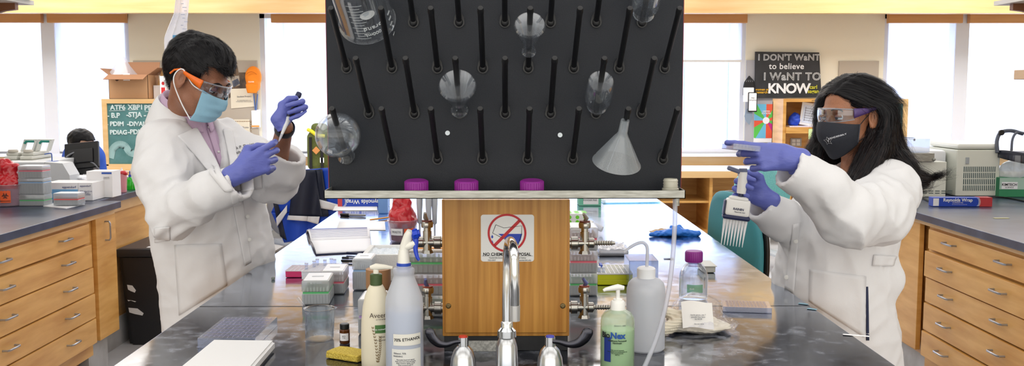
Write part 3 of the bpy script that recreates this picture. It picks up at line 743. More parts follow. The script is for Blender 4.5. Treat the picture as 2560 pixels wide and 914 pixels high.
# glassware hung on pegs: local z runs from the mouth to the closed end, along the peg
DN = PDIR.normalized()
def hang(name, u, v, off, drop, label, cat, prof, m=GLASS, seg=40, tilt=0, side=0, parts=()):
    p = pegat(u, v)+DN*off+Vector((side, 0, -drop))
    t = thing(name, label, cat, p)
    ax = (DN+Vector((tilt, 0, 0))).normalized()
    t.rotation_mode = 'QUATERNION'; t.rotation_quaternion = ax.to_track_quat('Z', 'Y')
    b = B(); b.lathe(prof, seg); b.done('glass_body' if m is GLASS else 'body', m, t); return t
def shell(pr, t=.0016):
    """outer profile mouth->closed end, returned with an inner wall"""
    inn = [(max(r-t, 0), z-(t if i > len(pr)-3 else 0)) for i, (r, z) in enumerate(pr)]
    return inn[::-1]+pr
# big beaker
bk = hang('beaker', 920, 56, .012, .004, 'large graduated glass beaker hung upside down at the top left of the pegboard', 'beaker',
     shell([(.0605, 0), (.058, .003), (.0545, .008), (.0545, .125), (.051, .136), (.040, .141), (0, .142)]), tilt=-.06)
b = B()
for k in range(13):
    z = .012+k*.0088; w = .016 if k % 2 == 0 else .010; a0 = -1.55
    b.grid(lambda i, j: Vector((.0549*math.cos(a0-w/.055+2*w/.055*i*1.), .0549*math.sin(a0-w/.055+2*w/.055*i), z+.0014*j)), 6, 1)
b.done('graduation_marks', mat('white enamel', (225, 230, 232), .5), bk, smooth=False)
def wrapz(me, r, a0, z0, flip):
    for v in me.vertices:
        x, y, e = v.co; a = a0+(x/r)*(-1 if flip else 1); v.co = Vector(((r+e)*math.cos(a), (r+e)*math.sin(a), z0+(-y if flip else y)))
me = joinm([(textmesh('1000mL', .013, bold=.02), T(0, .013, 0)), (textmesh('brand', .016, bold=.02, space=1.1), T(0, -.006, 0)), (textmesh('200\n300\n400\n500\n600', .0075, line=2.35), T(-.047, .028, 0))])
wrapz(me, .0551, R(-62), .036, True); me.materials.clear(); meshobj('lettering', me, 'white enamel', bk, smooth=False)
b = B(); pl = []
for k in range(24):
    a = 2*math.pi*k/24; pl.append((.012*math.cos(a)*(1.3), .012*math.sin(a)))
me = bpy.data.meshes.new('p'); b.prism(pl, .0003); b.bm.to_mesh(me); wrapz(me, .0551, R(-66), .085, True); meshobj('marking_patch', me, 'white enamel', bk, smooth=False)
# round flask lower left
hang('round_bottom_flask', 869, 397, .0, .001, 'large round boiling flask hung at the left edge of the pegboard', 'flask',
     shell([(.0175, .012), (.0185, .014), (.0175, .018), (.0145, .022), (.014, .052)]+[(.046*math.sin(R(a)), .103-.046*math.cos(R(a))) for a in range(20, 181, 10)]), tilt=-.04)
hang('erlenmeyer_flask', 1148, 283, .012, .001, 'small conical flask upside down in the middle left of the pegboard', 'flask',
     shell([(.0165, 0), (.0185, .002), (.0165, .005), (.0145, .008), (.0145, .03), (.02, .045), (.036, .088), (.0385, .096), (.036, .101), (.02, .104), (0, .105)]))
hang('erlenmeyer_flask', 1320, 170, .06, .001, 'smallest conical flask on a peg near the top centre of the pegboard', 'flask',
     shell([(.0135, 0), (.015, .002), (.0135, .005), (.0115, .008), (.0115, .03), (.017, .045), (.029, .082), (.0315, .09), (.029, .095), (.015, .098), (0, .099)]))
hang('glass_jar', 1490, 283, .03, .001, 'clear straight sided glass jar upside down on a peg above the funnel', 'jar',
     shell([(.0195, 0), (.021, .001), (.0195, .004), (.021, .006), (.0195, .009), (.021, .011), (.0195, .014), (.0255, .022), (.0275, .03), (.0275, .088), (.025, .095), (.012, .098), (0, .098)]))
hang('glass_bottle', 1604, 56, .03, .001, 'clear threaded glass bottle hung at the top right corner of the pegboard', 'bottle',
     shell([(.021, 0), (.0225, .001), (.021, .004), (.0225, .006), (.021, .009), (.0225, .011), (.021, .014), (.027, .024), (.029, .032), (.029, .12), (.027, .127), (.012, .13), (0, .13)]))
p = P(1546, 397, BY)
# funnel: stem threaded on the peg, cone opening toward the board below
ftop, fbot = P(1563, 300, 1.885), P(1549, 398, 1.965)
fn = thing('funnel', 'translucent white plastic funnel hung upside down on a peg at the lower right', 'funnel', ftop)
ax = (fbot-ftop).normalized(); L_ = (fbot-ftop).length
ax = (Vector((-.12, .42, -.9))).normalized()
fn.rotation_mode = 'QUATERNION'; fn.rotation_quaternion = ax.to_track_quat('Z', 'Y')
pr = [(.0085, 0), (.0095, .028), (.0135, .036), (.047, .093), (.0495, .096), (.0485, .0965), (.046, .0935), (.0125, .0375), (.0085, .03), (.0075, 0)]
b = B(); b.lathe(pr, 40); b.done('cone', clear('translucent polypropylene', (245, 248, 250), .3, milk=.22, milk_rgb=(215, 222, 228), edge=.3), fn)
b = B()
for k in range(4):
    a = R(45+90*k); b.tube([Vector((.0135*math.cos(a), .0135*math.sin(a), .036)), Vector((.0465*math.cos(a), .0465*math.sin(a), .092))], .0008, 5)
b.done('rib', 'translucent polypropylene', fn)
# purple caps in tray + white bottle neck
for u, lab in ((1041, 'purple screw cap lying on the steel tray, leftmost of three'), (1166, 'purple screw cap on the steel tray, the middle one of three'), (1330, 'purple screw cap on the steel tray, rightmost, by the board centre')):
    c = P(u, 478, 1.985); t = thing('screw_cap', lab, 'cap', (c.x, 1.987, tz0+.002), group='purple caps on the tray')
    b = B(); n = 60; M = T(0, 0, .020) @ RX(82)
    pr = [(.0, -.017), (.021, -.017), (.0245, -.0145), (.0245, .012), (.022, .012), (.022, -.012), (0, -.012)]
    b.lathe(pr, n); 
    for v in b.bm.verts:
        rr = math.hypot(v.co.x, v.co.y)
        if rr > .0235:
            a = math.atan2(v.co.y, v.co.x); k = 1+.022*math.cos(30*a+.0); v.co.x *= k; v.co.y *= k
    M = T(0, 0, .0135) @ RX(0)
    bmesh.ops.transform(b.bm, matrix=T(0, .0, .0165) @ RX(186), verts=b.bm.verts[:]); b.done('cap_body', PURPLE, t, angle=25)
c = P(1677, 478, 1.985); t = thing('bottle_neck_adapter', 'off white threaded plastic neck piece standing on the right end of the tray', 'adapter', (c.x, 1.99, tz0+.002))
b = B(); b.lathe([(.010, 0), (.0175, 0), (.0175, .016), (.0145, .017), (.0155, .02), (.0145, .023), (.0155, .026), (.0145, .029), (.0155, .032), (.0135, .036), (.010, .036), (.010, .0)], 28); b.done('neck', clear('off white plastic', (250, 248, 240), .3, milk=.9, milk_rgb=(226, 224, 208)), t)
# drain tube
tp = bez([tuple(P(1688, 497, 1.985)), tuple(P(1687, 560, 1.98)), tuple(P(1681, 650, 1.97)), tuple(P(1668, 745, 1.95)), tuple(P(1646, 830, 1.92)), tuple(P(1612, 915, 1.88)), tuple(P(1590, 945, 1.86))], 8)
b = B(); b.tube(tp, .0048, 12, cap=False); tag(b.done('drain_tube', clear('silicone tube', (250, 250, 255), .2, milk=.5, milk_rgb=(225, 228, 238), edge=.5)), 'long clear drain tube curving down from the steel tray', 'tube')
# ---------------------------------------------------------------- things on the centre bench
ZB = .911
def base(u, v, z=ZB): return PZ(u, v, z)
def yat(v, z=ZB): return PZ(1267, v, z).y
# --- spray bottle of ethanol
c = P(1012, 900, 1.95); t = thing('spray_bottle', 'frosted spray bottle with blue trigger, standing left of the tap', 'spray bottle', (c.x, 1.95, ZB))
h = lambda v, Y=1.95: P(0, v, Y).z-ZB
b = B(); b.lathe([(0, 0), (.036, 0), (.0385, .003), (.039, .01), (.039, h(800)), (.039, h(760)), (.0375, h(742)), (.030, h(718)), (.0225, h(695)), (.0205, h(688)), (.0215, h(684)), (.0225, h(676)), (.0215, h(671)), (.0165, h(668)), (.0165, h(664)), (0, h(664))], 40)
b.done('bottle_body', clear('hdpe bottle', (250, 250, 255), .3, milk=.72, milk_rgb=(232, 236, 242), edge=.2), t)
b = B(); b.lathe([(0, .003), (.0372, .004), (.0375, h(772)), (0, h(772))], 36); b.done('liquid', mat('pale blue liquid', (196, 212, 238), .3), t)
b = B(); b.lathe([(0, h(679)), (.0148, h(679)), (.0152, h(676)), (.0148, h(657)), (0, h(657))], 30); b.done('collar', mat('collar blue', (28, 70, 176), .4), t)
b = B(); b.lathe([(0, h(657)), (.0125, h(657)), (.0118, h(640)), (.0105, h(625)), (0, h(622))], 20)
b.tube([(0, 0, h(640)), (.002, 0, h(616)), (.010, -.004, h(590)), (.0155, -.006, h(577))], [.0115, .0098, .0098, .008], 14)
b.tube([(.002, 0, h(618)), (.016, -.006, h(612)), (.026, -.01, h(606))], [.009, .008, .006], 10)
b.done('spray_head', mat('sprayer cream', (240, 238, 228), .4), t)
b = B(); tr = bez([(.021, -.006, h(582)), (.026, -.009, h(600)), (.0255, -.011, h(622)), (.029, -.013, h(640)), (.033, -.014, h(648))], 5)
b.tube(tr, [.0068-.0002*k for k in range(len(tr))], 10)
b.done('trigger', BLUE, t)
b = B(); M = T(.025, -.010, h(584)) @ RY(75); b.cyl(.0105, -.004, .006, 8, M); b.cyl(.0075, .006, .010, 8, M); b.cyl(.012, -.001, .003, 4, M); b.done('nozzle', BLUE, t)
wrapcard(-.020, .042, h(853), h(825), .0394).done('label_tape', mat('tape cream', (236, 234, 224), .6), t)
text([('70% ETHANOL', .0086, .011, h(838), dict(bold=.01, space=1.05, rot=3))], INK, t, 'lettering', wrap=.0397)
wrapcard(-.024, .042, h(915), h(862), .0394).done('label', mat('label off white', (232, 232, 226), .6), t)
text([('Ethanol, 70%', .005, -.006, h(872)), ('WARNING', .0042, -.01, h(879)), ('Flammable liquid and vapour\nKeep away from heat and sparks\nKeep container tightly closed\nWear protective gloves\nStore in a cool place', .0033, .006, h(896), dict(line=1.1))], GREYINK, t, 'lettering', wrap=.0397)
# --- lotion pump bottle
c = P(943, 900, 2.0); t = thing('lotion_bottle', 'cream coloured lotion pump bottle with green collar and oat drawing', 'lotion bottle', (c.x, 2.0, ZB))
h = lambda v, Y=2.0: P(0, v, Y).z-ZB
b = B(); b.lathe([(0, 0), (.031, 0), (.033, .003), (.0335, .02), (.0335, h(840)), (.0322, h(800)), (.029, h(765)), (.0235, h(737)), (.018, h(721)), (.0145, h(714)), (.013, h(711)), (0, h(710))], 40, sy=.8)
b.done('bottle_body', mat('lotion cream', (232, 224, 200), .42), t)
b = B(); n = 40; b.lathe([(0, h(712)), (.0128, h(712)), (.0128, h(686)), (.0105, h(684)), (0, h(684))], n); b.done('collar', mat('olive green', (66, 86, 46), .45), t)
b = B(); b.cyl(.0058, h(685), h(668), 16); b.tube([(-.012, 0, h(669)), (0, -.001, h(667)), (.02, -.003, h(667)), (.036, -.006, h(669))], [.004, .0075, .005, .003], 12); b.done('pump', mat('pump cream', (240, 236, 222), .4), t)
text([('Aveeno', .0145, .012, h(781), dict(bold=-.003)), ('ACTIVE NATURALS', .003, .016, h(791))], mat('brown ink', (60, 44, 30), .6), t, 'lettering', wrap=.0338)
me = t.children[-1].data
for v in me.vertices: v.co.y = v.co.y*.8-.0004
o = wrapcard(.0, .028, h(826), h(806), .0340).done('green_label', mat('label green', (72, 118, 58), .5), t)
for v in o.data.vertices: v.co.y *= .8
text([('daily moisturizing', .0048, .014, h(815))], mat('label white', (236, 240, 230), .5), t, 'lettering', wrap=.0344)
for v in t.children[-1].data.vertices: v.co.y = v.co.y*.8-.0003
text([('lotion', .0048, .016, h(834)), ('with oat extract', .0035, .012, h(842))], 'brown ink', t, 'lettering', wrap=.0338)
for v in t.children[-1].data.vertices: v.co.y = v.co.y*.8-.0004
b = B()
for (x0_, z0_, x1_, z1_) in ((.004, h(898), -.005, h(815)), (.006, h(898), .010, h(838))):
    for k in range(12):
        f = k/11; x = x0_+(x1_-x0_)*f+.002*math.sin(f*3); z = z0_+(z1_-z0_)*f
        for sd in (-1, 1):
            pts = []
            for (dx, dz) in ((0, 0), (sd*.0022, .0018), (sd*.0026, .0055), (sd*.0006, .003)): pts.append((x+dx, z+dz))
            vs = [b.bm.verts.new((.0339*math.sin(q[0]/.0338), -.0339*math.cos(q[0]/.0338)*.8-.0005, q[1])) for q in pts]; b.bm.faces.new(vs)
b.done('oat_drawing', mat('oat brown', (126, 104, 66), .6), t, smooth=False)
# --- soap bottle
c = P(1543, 900, 1.95); t = thing('soap_bottle', 'clear pump bottle of green handwash in front of the tall white bottle', 'soap bottle', (c.x, 1.95, ZB))
h = lambda v, Y=1.95: P(0, v, Y).z-ZB
b = B(); b.lathe([(0, 0), (.033, 0), (.0353, .003), (.0353, h(830)), (.0353, h(806)), (.0335, h(792)), (.027, h(781)), (.0185, h(776)), (.0165, h(774)), (0, h(774))], 40); b.done('bottle_body', clear('soap bottle plastic', (235, 246, 232), .2, milk=.35, milk_rgb=(222, 234, 220), edge=.4), t)
b = B(); b.lathe([(0, .003), (.0335, .003), (.0338, h(822)), (0, h(822))], 36); b.done('liquid', mat('pale green soap', (190, 224, 176), .35), t)
b = B(); b.lathe([(0, h(782)), (.0152, h(782)), (.0152, h(757)), (.013, h(753)), (.0095, h(752)), (.0095, h(748)), (0, h(748))], 28); b.cyl(.0045, h(750), h(722), 14)
b.tube([(.0125, .001, h(721)), (0, 0, h(719)), (-.012, -.003, h(720.5)), (-.026, -.006, h(723)), (-.031, -.007, h(726))], [.0045, .0065, .0055, .004, .003], 12); b.done('pump', mat('pump white', (242, 242, 238), .35), t)
o = wrapcard(-.0345, -.018, h(896), h(835), .0357).done('blue_label_band', mat('label deep blue', (22, 48, 130), .45), t)
text([('B', .0165, -.037, h(832), dict(bold=.02)), ('io', .0165, -.0265, h(831), dict(bold=.02))], INK, t, 'lettering', wrap=.0360)
text([('Nex', .0175, -.0035, h(831), dict(bold=.035))], mat('label blue', (28, 82, 160), .5), t, 'lettering', wrap=.0360)
text([('Healthcare Personnel\nHandwash', .0045, -.0045, h(846), dict(bold=.02)), ('Kills harmful bacteria\nfor hospital and professional use\nnon-drying formula\n500 mL', .0032, -.004, h(872))], mat('dark green ink', (40, 60, 44), .6), t, 'lettering', wrap=.0360)
text([('20220131 4701', .0040, .001, h(806))], GREYINK, t, 'lettering', wrap=.0358)
# --- large wash bottle
c = P(1614, 800, 2.14); t = thing('wash_bottle', 'tall white plastic wash bottle with bent tube behind the soap', 'wash bottle', (c.x, 2.14, ZB))
h = lambda v, Y=2.14: P(0, v, Y).z-ZB
b = B(); b.lathe([(0, 0), (.040, 0), (.0435, .004), (.0437, .03), (.0437, h(735)), (.0435, h(722)), (.040, h(708)), (.032, h(699)), (.022, h(695)), (0, h(695))], 44); b.done('bottle_body', MILKY, t)
b = B(); b.lathe([(0, h(699)), (.0205, h(699)), (.0208, h(672)), (.018, h(669)), (.013, h(667)), (0, h(667))], 28); b.done('cap', mat('wash cap', (238, 240, 244), .4), t)
b = B(); b.tube(bez([(.001, 0, h(670)), (.002, 0, h(640)), (.001, 0, h(618)), (-.008, -.002, h(607)), (-.022, -.004, h(609)), (-.038, -.006, h(618)), (-.052, -.008, h(631))], 6), [.0038]*25+[.0036]*6+[.003]*6, 10); b.done('spout_tube', clear('tube plastic', (250, 250, 255), .2, milk=.75, milk_rgb=(228, 231, 238), edge=.3), t)
# --- glass bottle, purple cap
c = base(1738, 752); t = thing('reagent_bottle', 'clear glass bottle with purple screw cap standing on the bench', 'bottle', (c.x, c.y+.03, ZB))
Yb = c.y+.03; h = lambda v: P(0, v, Yb).z-ZB
b = B(); pr = [(0, 0), (.036, 0), (.0405, .004), (.0405, h(690)), (.037, h(676)), (.028, h(664)), (.021, h(658)), (.0195, h(655)), (.0195, h(648))]
b.lathe(pr+[(r-.0018 if r > .002 else 0, z+(.003 if z < .001 else 0)) for r, z in pr[::-1]], 44); b.done('bottle_body', GLASS, t)
b = B(); n = 48; b.lathe([(0, h(655)), (.0235, h(655)), (.0245, h(652)), (.0245, h(632)), (.0225, h(628)), (0, h(628))], 96)
for v in b.bm.verts:
    rr = math.hypot(v.co.x, v.co.y)
    if rr > .0238: a = math.atan2(v.co.y, v.co.x); k = 1+.02*math.cos(32*a); v.co.x *= k; v.co.y *= k
b.done('cap', PURPLE, t, angle=25)
b = B(); b.lathe([(.0205, h(665)), (.0225, h(663)), (.0205, h(661))], 28); b.done('pour_ring', clear('pale lilac ring', (220, 205, 235), .2, milk=.5, milk_rgb=(190, 170, 215)), t)
wrapcard(-.026, .02, .025, .048, .0408).done('label', clear('green print', (190, 225, 200), .3, milk=.55, milk_rgb=(120, 190, 140)), t)
text([('GL45', .006, -.012, .036)], WHITE, t, 'lettering', wrap=.0412)
# --- beaker with stir rod
c = base(799, 846); t = thing('beaker', 'small empty glass beaker with a glass pipette leaning in it', 'beaker', (c.x, c.y, ZB))
hb = P(0, 770, c.y).z-ZB
prf = [(0, 0), (.031, 0), (.0335, .004), (.0335, hb-.006), (.0345, hb-.002), (.0365, hb)]
b = B(); b.lathe(prf+[(r-.0013 if r > .001 else 0, z+(.0015 if z < .001 else 0)) for r, z in prf[::-1]], 44)
for v in b.bm.verts:
    if v.co.z > hb-.012 and v.co.x > .02: 
        k = max(0, 1-abs(math.atan2(v.co.y, v.co.x))/.35)*((v.co.z-hb+.012)/.012); v.co.x += .008*k; v.co.z += .001*k
b.done('glass_body', GLASS, t)
st = thing('glass_pipette', 'thin glass dropper leaning inside the small beaker', 'pipette', (c.x, c.y, ZB))
b = B(); b.tube([(.02, .0, .004), (-.0225, -.002, .056), (-.033, -.003, hb+.002), (-.05, -.004, hb+.026)], [.0012, .0018, .0032, .0034], 10, cap=False); b.done('tube', GLASS, st)
# --- amber vial
c = base(862, 856); t = thing('amber_vial', 'small amber glass vial with black cap beside the sponge', 'vial', (c.x, c.y, ZB))
k = c.y/2400
b = B(); b.lathe([(0, 0), (.0112, 0), (.0118, .001), (.0118, 34*k), (.008, 38*k), (.008, 41*k), (0, 41*k)], 28); b.done('vial_body', mat('amber glass', (92, 50, 18), .1), t)
b = B(); b.lathe([(0, 37*k), (.0108, 37*k), (.0110, 48*k), (.0095, 50*k), (0, 50*k)], 28); b.done('cap', BLACK, t)
wrapcard(-.0115, .0115, 8*k, 27*k, .0121).done('label', PAPER, t); text([('8279\n1 mL', .0036, 0, 18*k)], INK, t, 'lettering', wrap=.0124)
# --- sponge
t = thing('sponge', 'yellow cellulose sponge lying on the bench by the lotion bottle', 'sponge', tuple(base(872, 893)), R(-28))
b = B(); b.box(-.043, .043, -.026, .026, 0, .016, .003)
bmesh.ops.subdivide_edges(b.bm, edges=b.bm.edges[:], cuts=4, use_grid_fill=True)
for v in b.bm.verts: v.co += Vector((noise.noise(v.co*60), noise.noise(v.co*60+Vector((9, 0, 0))), 0))*.0012; v.co.z = max(0, v.co.z+(noise.noise(v.co*40)*.0015 if v.co.z > .008 else 0))
b.done('sponge_body', mat('yellow sponge', (226, 204, 96), .9, bump=1, bscale=260, bdist=.004, vary=(196, 166, 60)), t)
# --- clear lid and white slab
p0, p1 = base(500, 862), base(612, 862)
t = thing('clear_cover', 'empty clear plastic plate lid lying beyond the white slab', 'lid', (0, 0, 0))
YA, YB_ = PZ(1267, 867, ZB).y, PZ(1267, 812, ZB).y
xa1, xb1 = PZ(497, 867).x, PZ(618, 867).x
xs0 = PZ(497, 867).x; Wd = .132; Dp = YB_-YA
b = B()
b.box(0, Wd, 0, Dp, .0205, .022); b.box(0, Wd, 0, .0014, 0, .021); b.box(0, Wd, Dp-.0014, Dp, 0, .021); b.box(0, .0014, 0, Dp, 0, .021); b.box(Wd-.0014, Wd, 0, Dp, 0, .021)
b.box(-.002, Wd+.002, -.002, 0, .0, .003); 
M = T(xs0, YA, ZB); o = b.done('lid_shell', CLEARP, t, smooth=False); o.matrix_basis = M
b = B()
for k in range(1, 12): b.box(k*Wd/12-.0004, k*Wd/12+.0004, .006, Dp-.006, .0221, .0226)
for k in range(1, 8): b.box(.006, Wd-.006, k*Dp/8-.0004, k*Dp/8+.0004, .0221, .0226)
o = b.done('grid_lines', clear('faint violet ridge', (225, 225, 250), .2, milk=.3, milk_rgb=(190, 190, 225)), t, smooth=False); o.matrix_basis = M
t = thing('white_slab', 'thick white plastic slab at the front left corner of the bench', 'slab', (0, 0, 0))
zs = ZB+.022; q = [PZ(u, v, zs) for u, v in ((532, 847), (688, 849), (622, 925), (436, 925))]
b = B(); vs = [b.bm.verts.new((p.x, p.y, ZB)) for p in q]; vt = [b.bm.verts.new((p.x, p.y, zs)) for p in q]
b.bm.faces.new(vs); b.bm.faces.new(vt)
for i in range(4): b.bm.faces.new((vs[i], vs[(i+1) % 4], vt[(i+1) % 4], vt[i]))
bmesh.ops.bevel(b.bm, geom=[e for e in b.bm.edges], offset=.005, segments=3, affect='EDGES')
b.done('slab_body', mat('slab white', (236, 236, 236), .45), t)
# ---------------------------------------------------------------- tip boxes
RIB = clear('ribbed clear box plastic', (248, 250, 252), .2, milk=.42, milk_rgb=(232, 236, 238), edge=.4)
def tipcol(c): return {'green': (92, 196, 120), 'pink': (232, 110, 130), 'red': (236, 96, 92), 'blue': (150, 190, 232), 'orange': (240, 170, 80), 'purple': (180, 150, 210)}[c]
def tip_box(loc, rz, col, label, w=.082, d=.12, h=.07, lid=True, group=None, sticker=True, band=.5):
    t = thing('tip_box', label, 'tip box', loc, rz, group); f = h*band
    b = B(); b.box(-w/2, w/2, -d/2, d/2, 0, f-.002, .003)
    for k in range(9):
        x = -w/2+w*(k+.5)/9; b.box(x-.0012, x+.0012, -d/2-.001, d/2+.001, .004, f-.006)
    for k in range(12):
        y = -d/2+d*(k+.5)/12; b.box(-w/2-.001, w/2+.001, y-.0012, y+.0012, .004, f-.006)
    b.done('box_base', RIB, t, smooth=False)
    b = B(); b.box(-w/2+.002, w/2-.002, -d/2+.002, d/2-.002, f-.004, f+.002); b.done('rack_plate', mat('rack '+col, tipcol(col), .45), t, smooth=False)
    b = B(); nx, ny = 8, 12
    for i in range(nx):
        for j in range(ny):
            if i in (0, nx-1) or j in (0, ny-1):
                x = -w/2+.006+(w-.012)*i/(nx-1); y = -d/2+.006+(d-.012)*j/(ny-1); b.lathe([(.0026, f+.002), (.0024, f+h*.2)], 6, T(x, y, 0)); b.lathe([(.002, f-.004), (.0008, .006)], 5, T(x, y, 0))
    b.done('pipette_tips', clear('tip plastic '+col, (250, 252, 252), .3, milk=.55, milk_rgb=tuple(int(210+.18*q) for q in tipcol(col))), t)
    if lid:
        b = B(); b.box(-w/2-.001, w/2+.001, -d/2-.001, d/2+.001, f+.002, h, .004); b.done('lid', clear('lid plastic '+col, (252, 252, 255), .2, milk=.45, milk_rgb=(235, 240, 240), edge=.35), t)
        b = B(); b.box(-w/2+.004, w/2-.004, -d/2+.004, d/2-.004, h-.0015, h+.0008, .001); b.done('lid_top', mat('lid top white', (240, 242, 244), .35), t)
        if sticker:
            b = B(); b.box(-w*.22, w*.22, -d*.05, d*.05, h+.001, h+.0013); b.done('lid_print', mat('lid print grey', (186, 190, 196), .5), t, smooth=False)
    return t
def tbpx(ul, ur, vf, col, label, rz=0, **k):
    a, c = base(ul, vf), base(ur, vf); d = k.get('d', .12); w = c.x-a.x
    return tip_box(((a.x+c.x)/2, a.y+d/2, ZB+k.pop('z', 0)), rz, col, label, w=w, **k)
tbpx(752, 819, 762, 'green', 'white tip box with green band standing behind the small beaker', d=.118, h=.068, rz=R(4))
tbpx(801, 858, 735, 'pink', 'white tip box with pink tint behind the green banded box', d=.118, h=.068, rz=R(3))
tbpx(882, 930, 725, 'blue', 'tall white tip box with pale blue band, beside the foam ice box', d=.10, h=.094, band=.62)
# stack left of the service box
xs_, ys_ = P(1062, 700, 2.42).x-.01, 2.50
for k, (col, lab) in enumerate((('green', 'bottom'), ('pink', 'middle'), ('green', 'top'))):
    tip_box((xs_, ys_, ZB+k*.0565), 0, col, ('tip box with %s band, %s of the stack left of the oak box' % (col, lab)), w=.118, d=.085, h=.056, sticker=False)
t = thing('strip_tray', 'white tray with orange strips on top of the left tip box stack', 'tray', (xs_, ys_, ZB+3*.0565))
b = B(); b.box(-.058, .058, -.04, .04, .001, .007, .002); b.done('tray_body', WHITE, t)
b = B(); b.box(-.02, .055, -.03, -.01, .007, .009, .001); b.box(-.05, -.025, -.03, .02, .007, .009, .001); b.done('orange_strip', mat('orange strip', (240, 160, 60), .5), t)
xs_, ys_ = P(1457, 700, 2.74).x, 2.77
for k, (col, lab) in enumerate((('green', 'bottom'), ('pink', 'middle'), ('pink', 'top'))):
    tip_box((xs_, ys_, ZB+k*.066), 0, col, ('tip box with %s band, %s of the stack right of the oak box' % (col, lab)), w=.08, d=.11, h=.0655, sticker=False)
# white box edge behind lotion
t = tbpx(896, 960, 835, 'purple', 'pale translucent tip box hidden behind the lotion bottle', d=.11, h=.085)
# --- brown tape roll
c = base(941, 780); t = thing('tape_roll', 'roll of brown packing tape standing behind the lotion bottle', 'tape roll', (PX_at(940, 2.52), 2.52, ZB))
zt_ = P(0, 672, 2.52).z-ZB
zt_ = min(zt_, .12)
b = B(); b.lathe([(.020, zt_-.05), (.033, zt_-.05), (.033, zt_), (.020, zt_), (.020, zt_-.05)], 36); b.done('roll', mat('kraft brown', (176, 132, 92), .6), t)
b = B(); b.lathe([(.0195, 0), (.032, 0), (.032, zt_-.0505), (.0195, zt_-.0505), (.0195, 0)], 36); b.done('lower_roll', mat('kraft brown dark', (160, 118, 80), .6), t)
# --- foam ice box
a, c = base(915, 700), base(1000, 700); YF = a.y
t = thing('ice_box', 'white foam ice box filled with crushed ice', 'ice box', ((a.x+c.x)/2+.01, YF+.09, ZB), 0)
FOAM = mat('white foam', (236, 236, 234), .85, bump=.5, bscale=220)
w2, d2, hh = .075, .10, P(0, 636, YF).z-ZB
b = B(); b.box(-w2, w2, -d2, d2, 0, .012); b.box(-w2, w2, -d2, -d2+.014, .012, hh); b.box(-w2, w2, d2-.014, d2, .012, hh); b.box(-w2, -w2+.014, -d2+.014, d2-.014, .012, hh); b.box(w2-.014, w2, -d2+.014, d2-.014, .012, hh); b.done('foam_body', FOAM, t, smooth=False)
b = B(); b.grid(lambda i, j: Vector((-w2+.014+(2*w2-.028)*i, -d2+.014+(2*d2-.028)*j, hh-.010+.008*noise.noise(Vector((i*9, j*11, 3)))+.004*noise.noise(Vector((i*30, j*34, 1))))), 30, 36); o = b.done('crushed_ice', mat('crushed ice', (232, 240, 248), .25, bump=.8, bscale=200), t, smooth=False)
# --- tube racks
def tube_rack(loc, rz, w, d, col, label, tubes=(), hh=.022, m=None):
    t = thing('tube_rack', label, 'tube rack', loc, rz); nx, ny = max(2, int(w/.0125)), max(2, int(d/.0125))
    m = m or mat('rack plastic '+str(col), col, .4)
    b = B(); b.box(-w/2, w/2, -d/2, d/2, 0, hh*.45, .002); b.box(-w/2, w/2, -d/2, -d/2+.003, hh*.45, hh*.9); b.done('rack_body', m, t, smooth=False)
    b = B()
    for i in range(nx+1): x = -w/2+w*i/nx; b.box(x-.0014, x+.0014, -d/2, d/2, hh*.9, hh)
    for j in range(ny+1): y = -d/2+d*j/ny; b.box(-w/2, w/2, y-.0014, y+.0014, hh*.9, hh)
    b.done('rack_grid', mat('grid white', (238, 236, 242), .4), t, smooth=False)
    for (i, j) in tubes:
        x, y = -w/2+w*(i+.5)/nx, -d/2+d*(j+.5)/ny
        q = thing('microtube', 'small clear sample tube standing in a white tube rack', 'sample tube', tuple(Vector(loc)+Matrix.Rotation(rz, 3, 'Z') @ Vector((x, y, hh*.5))), 0, 'clear sample tubes in the bench racks')
        bb = B(); bb.lathe([(0, 0), (.0028, 0), (.005, .012), (.005, .03), (0, .03)], 12); bb.done('tube_body', CLEARP, q)
        bb = B(); bb.cyl(.0056, .03, .034, 12); bb.done('tube_cap', FROST, q)
    return t
a = base(740, 693); tube_rack((a.x, a.y+.05, ZB), R(0), .066, .10, (214, 42, 110), 'magenta tube rack with white grid on the left of the bench')
a = base(785, 700); tube_rack((a.x+.007, a.y+.075, ZB), R(-4), .085, .14, (228, 232, 242), 'white tube rack holding clear tubes behind the tip boxes', [(0, 2), (1, 5), (3, 7), (4, 9), (1, 8), (5, 8)], hh=.028)
a = base(683, 698); t = thing('vial_stopper', 'tiny grey cap lying alone on the bench near the man', 'cap', tuple(a)); b = B(); b.lathe([(0, 0), (.0055, 0), (.0058, .006), (.005, .0075), (0, .0075)], 18); b.done('cap_body', mat('cap grey green', (120, 130, 125), .5), t)
# yellow rack right
a, c = base(1500, 712), base(1575, 712)
YEL = mat('neon yellow', (222, 226, 20), .4)
t = tube_rack(((a.x+c.x)/2, a.y+.075, ZB), R(0), c.x-a.x+.015, .15, (222, 226, 20), 'neon yellow tube rack with white grid on the right half of the bench', [(0, 1), (1, 1), (0, 2)], hh=.036, m=YEL)
q = thing('tube_strip', 'strip of tubes with dark blue caps on the yellow rack', 'tube strip', (a.x+.012, a.y+.12, ZB+.037)); b = B()
for k in range(4): b.cyl(.0045, 0, .01, 10, T(0, -k*.011, 0))
b.box(-.002, .002, -.036, .003, .004, .0062)
b.done('caps', mat('cap blue', (60, 90, 190), .4), q)
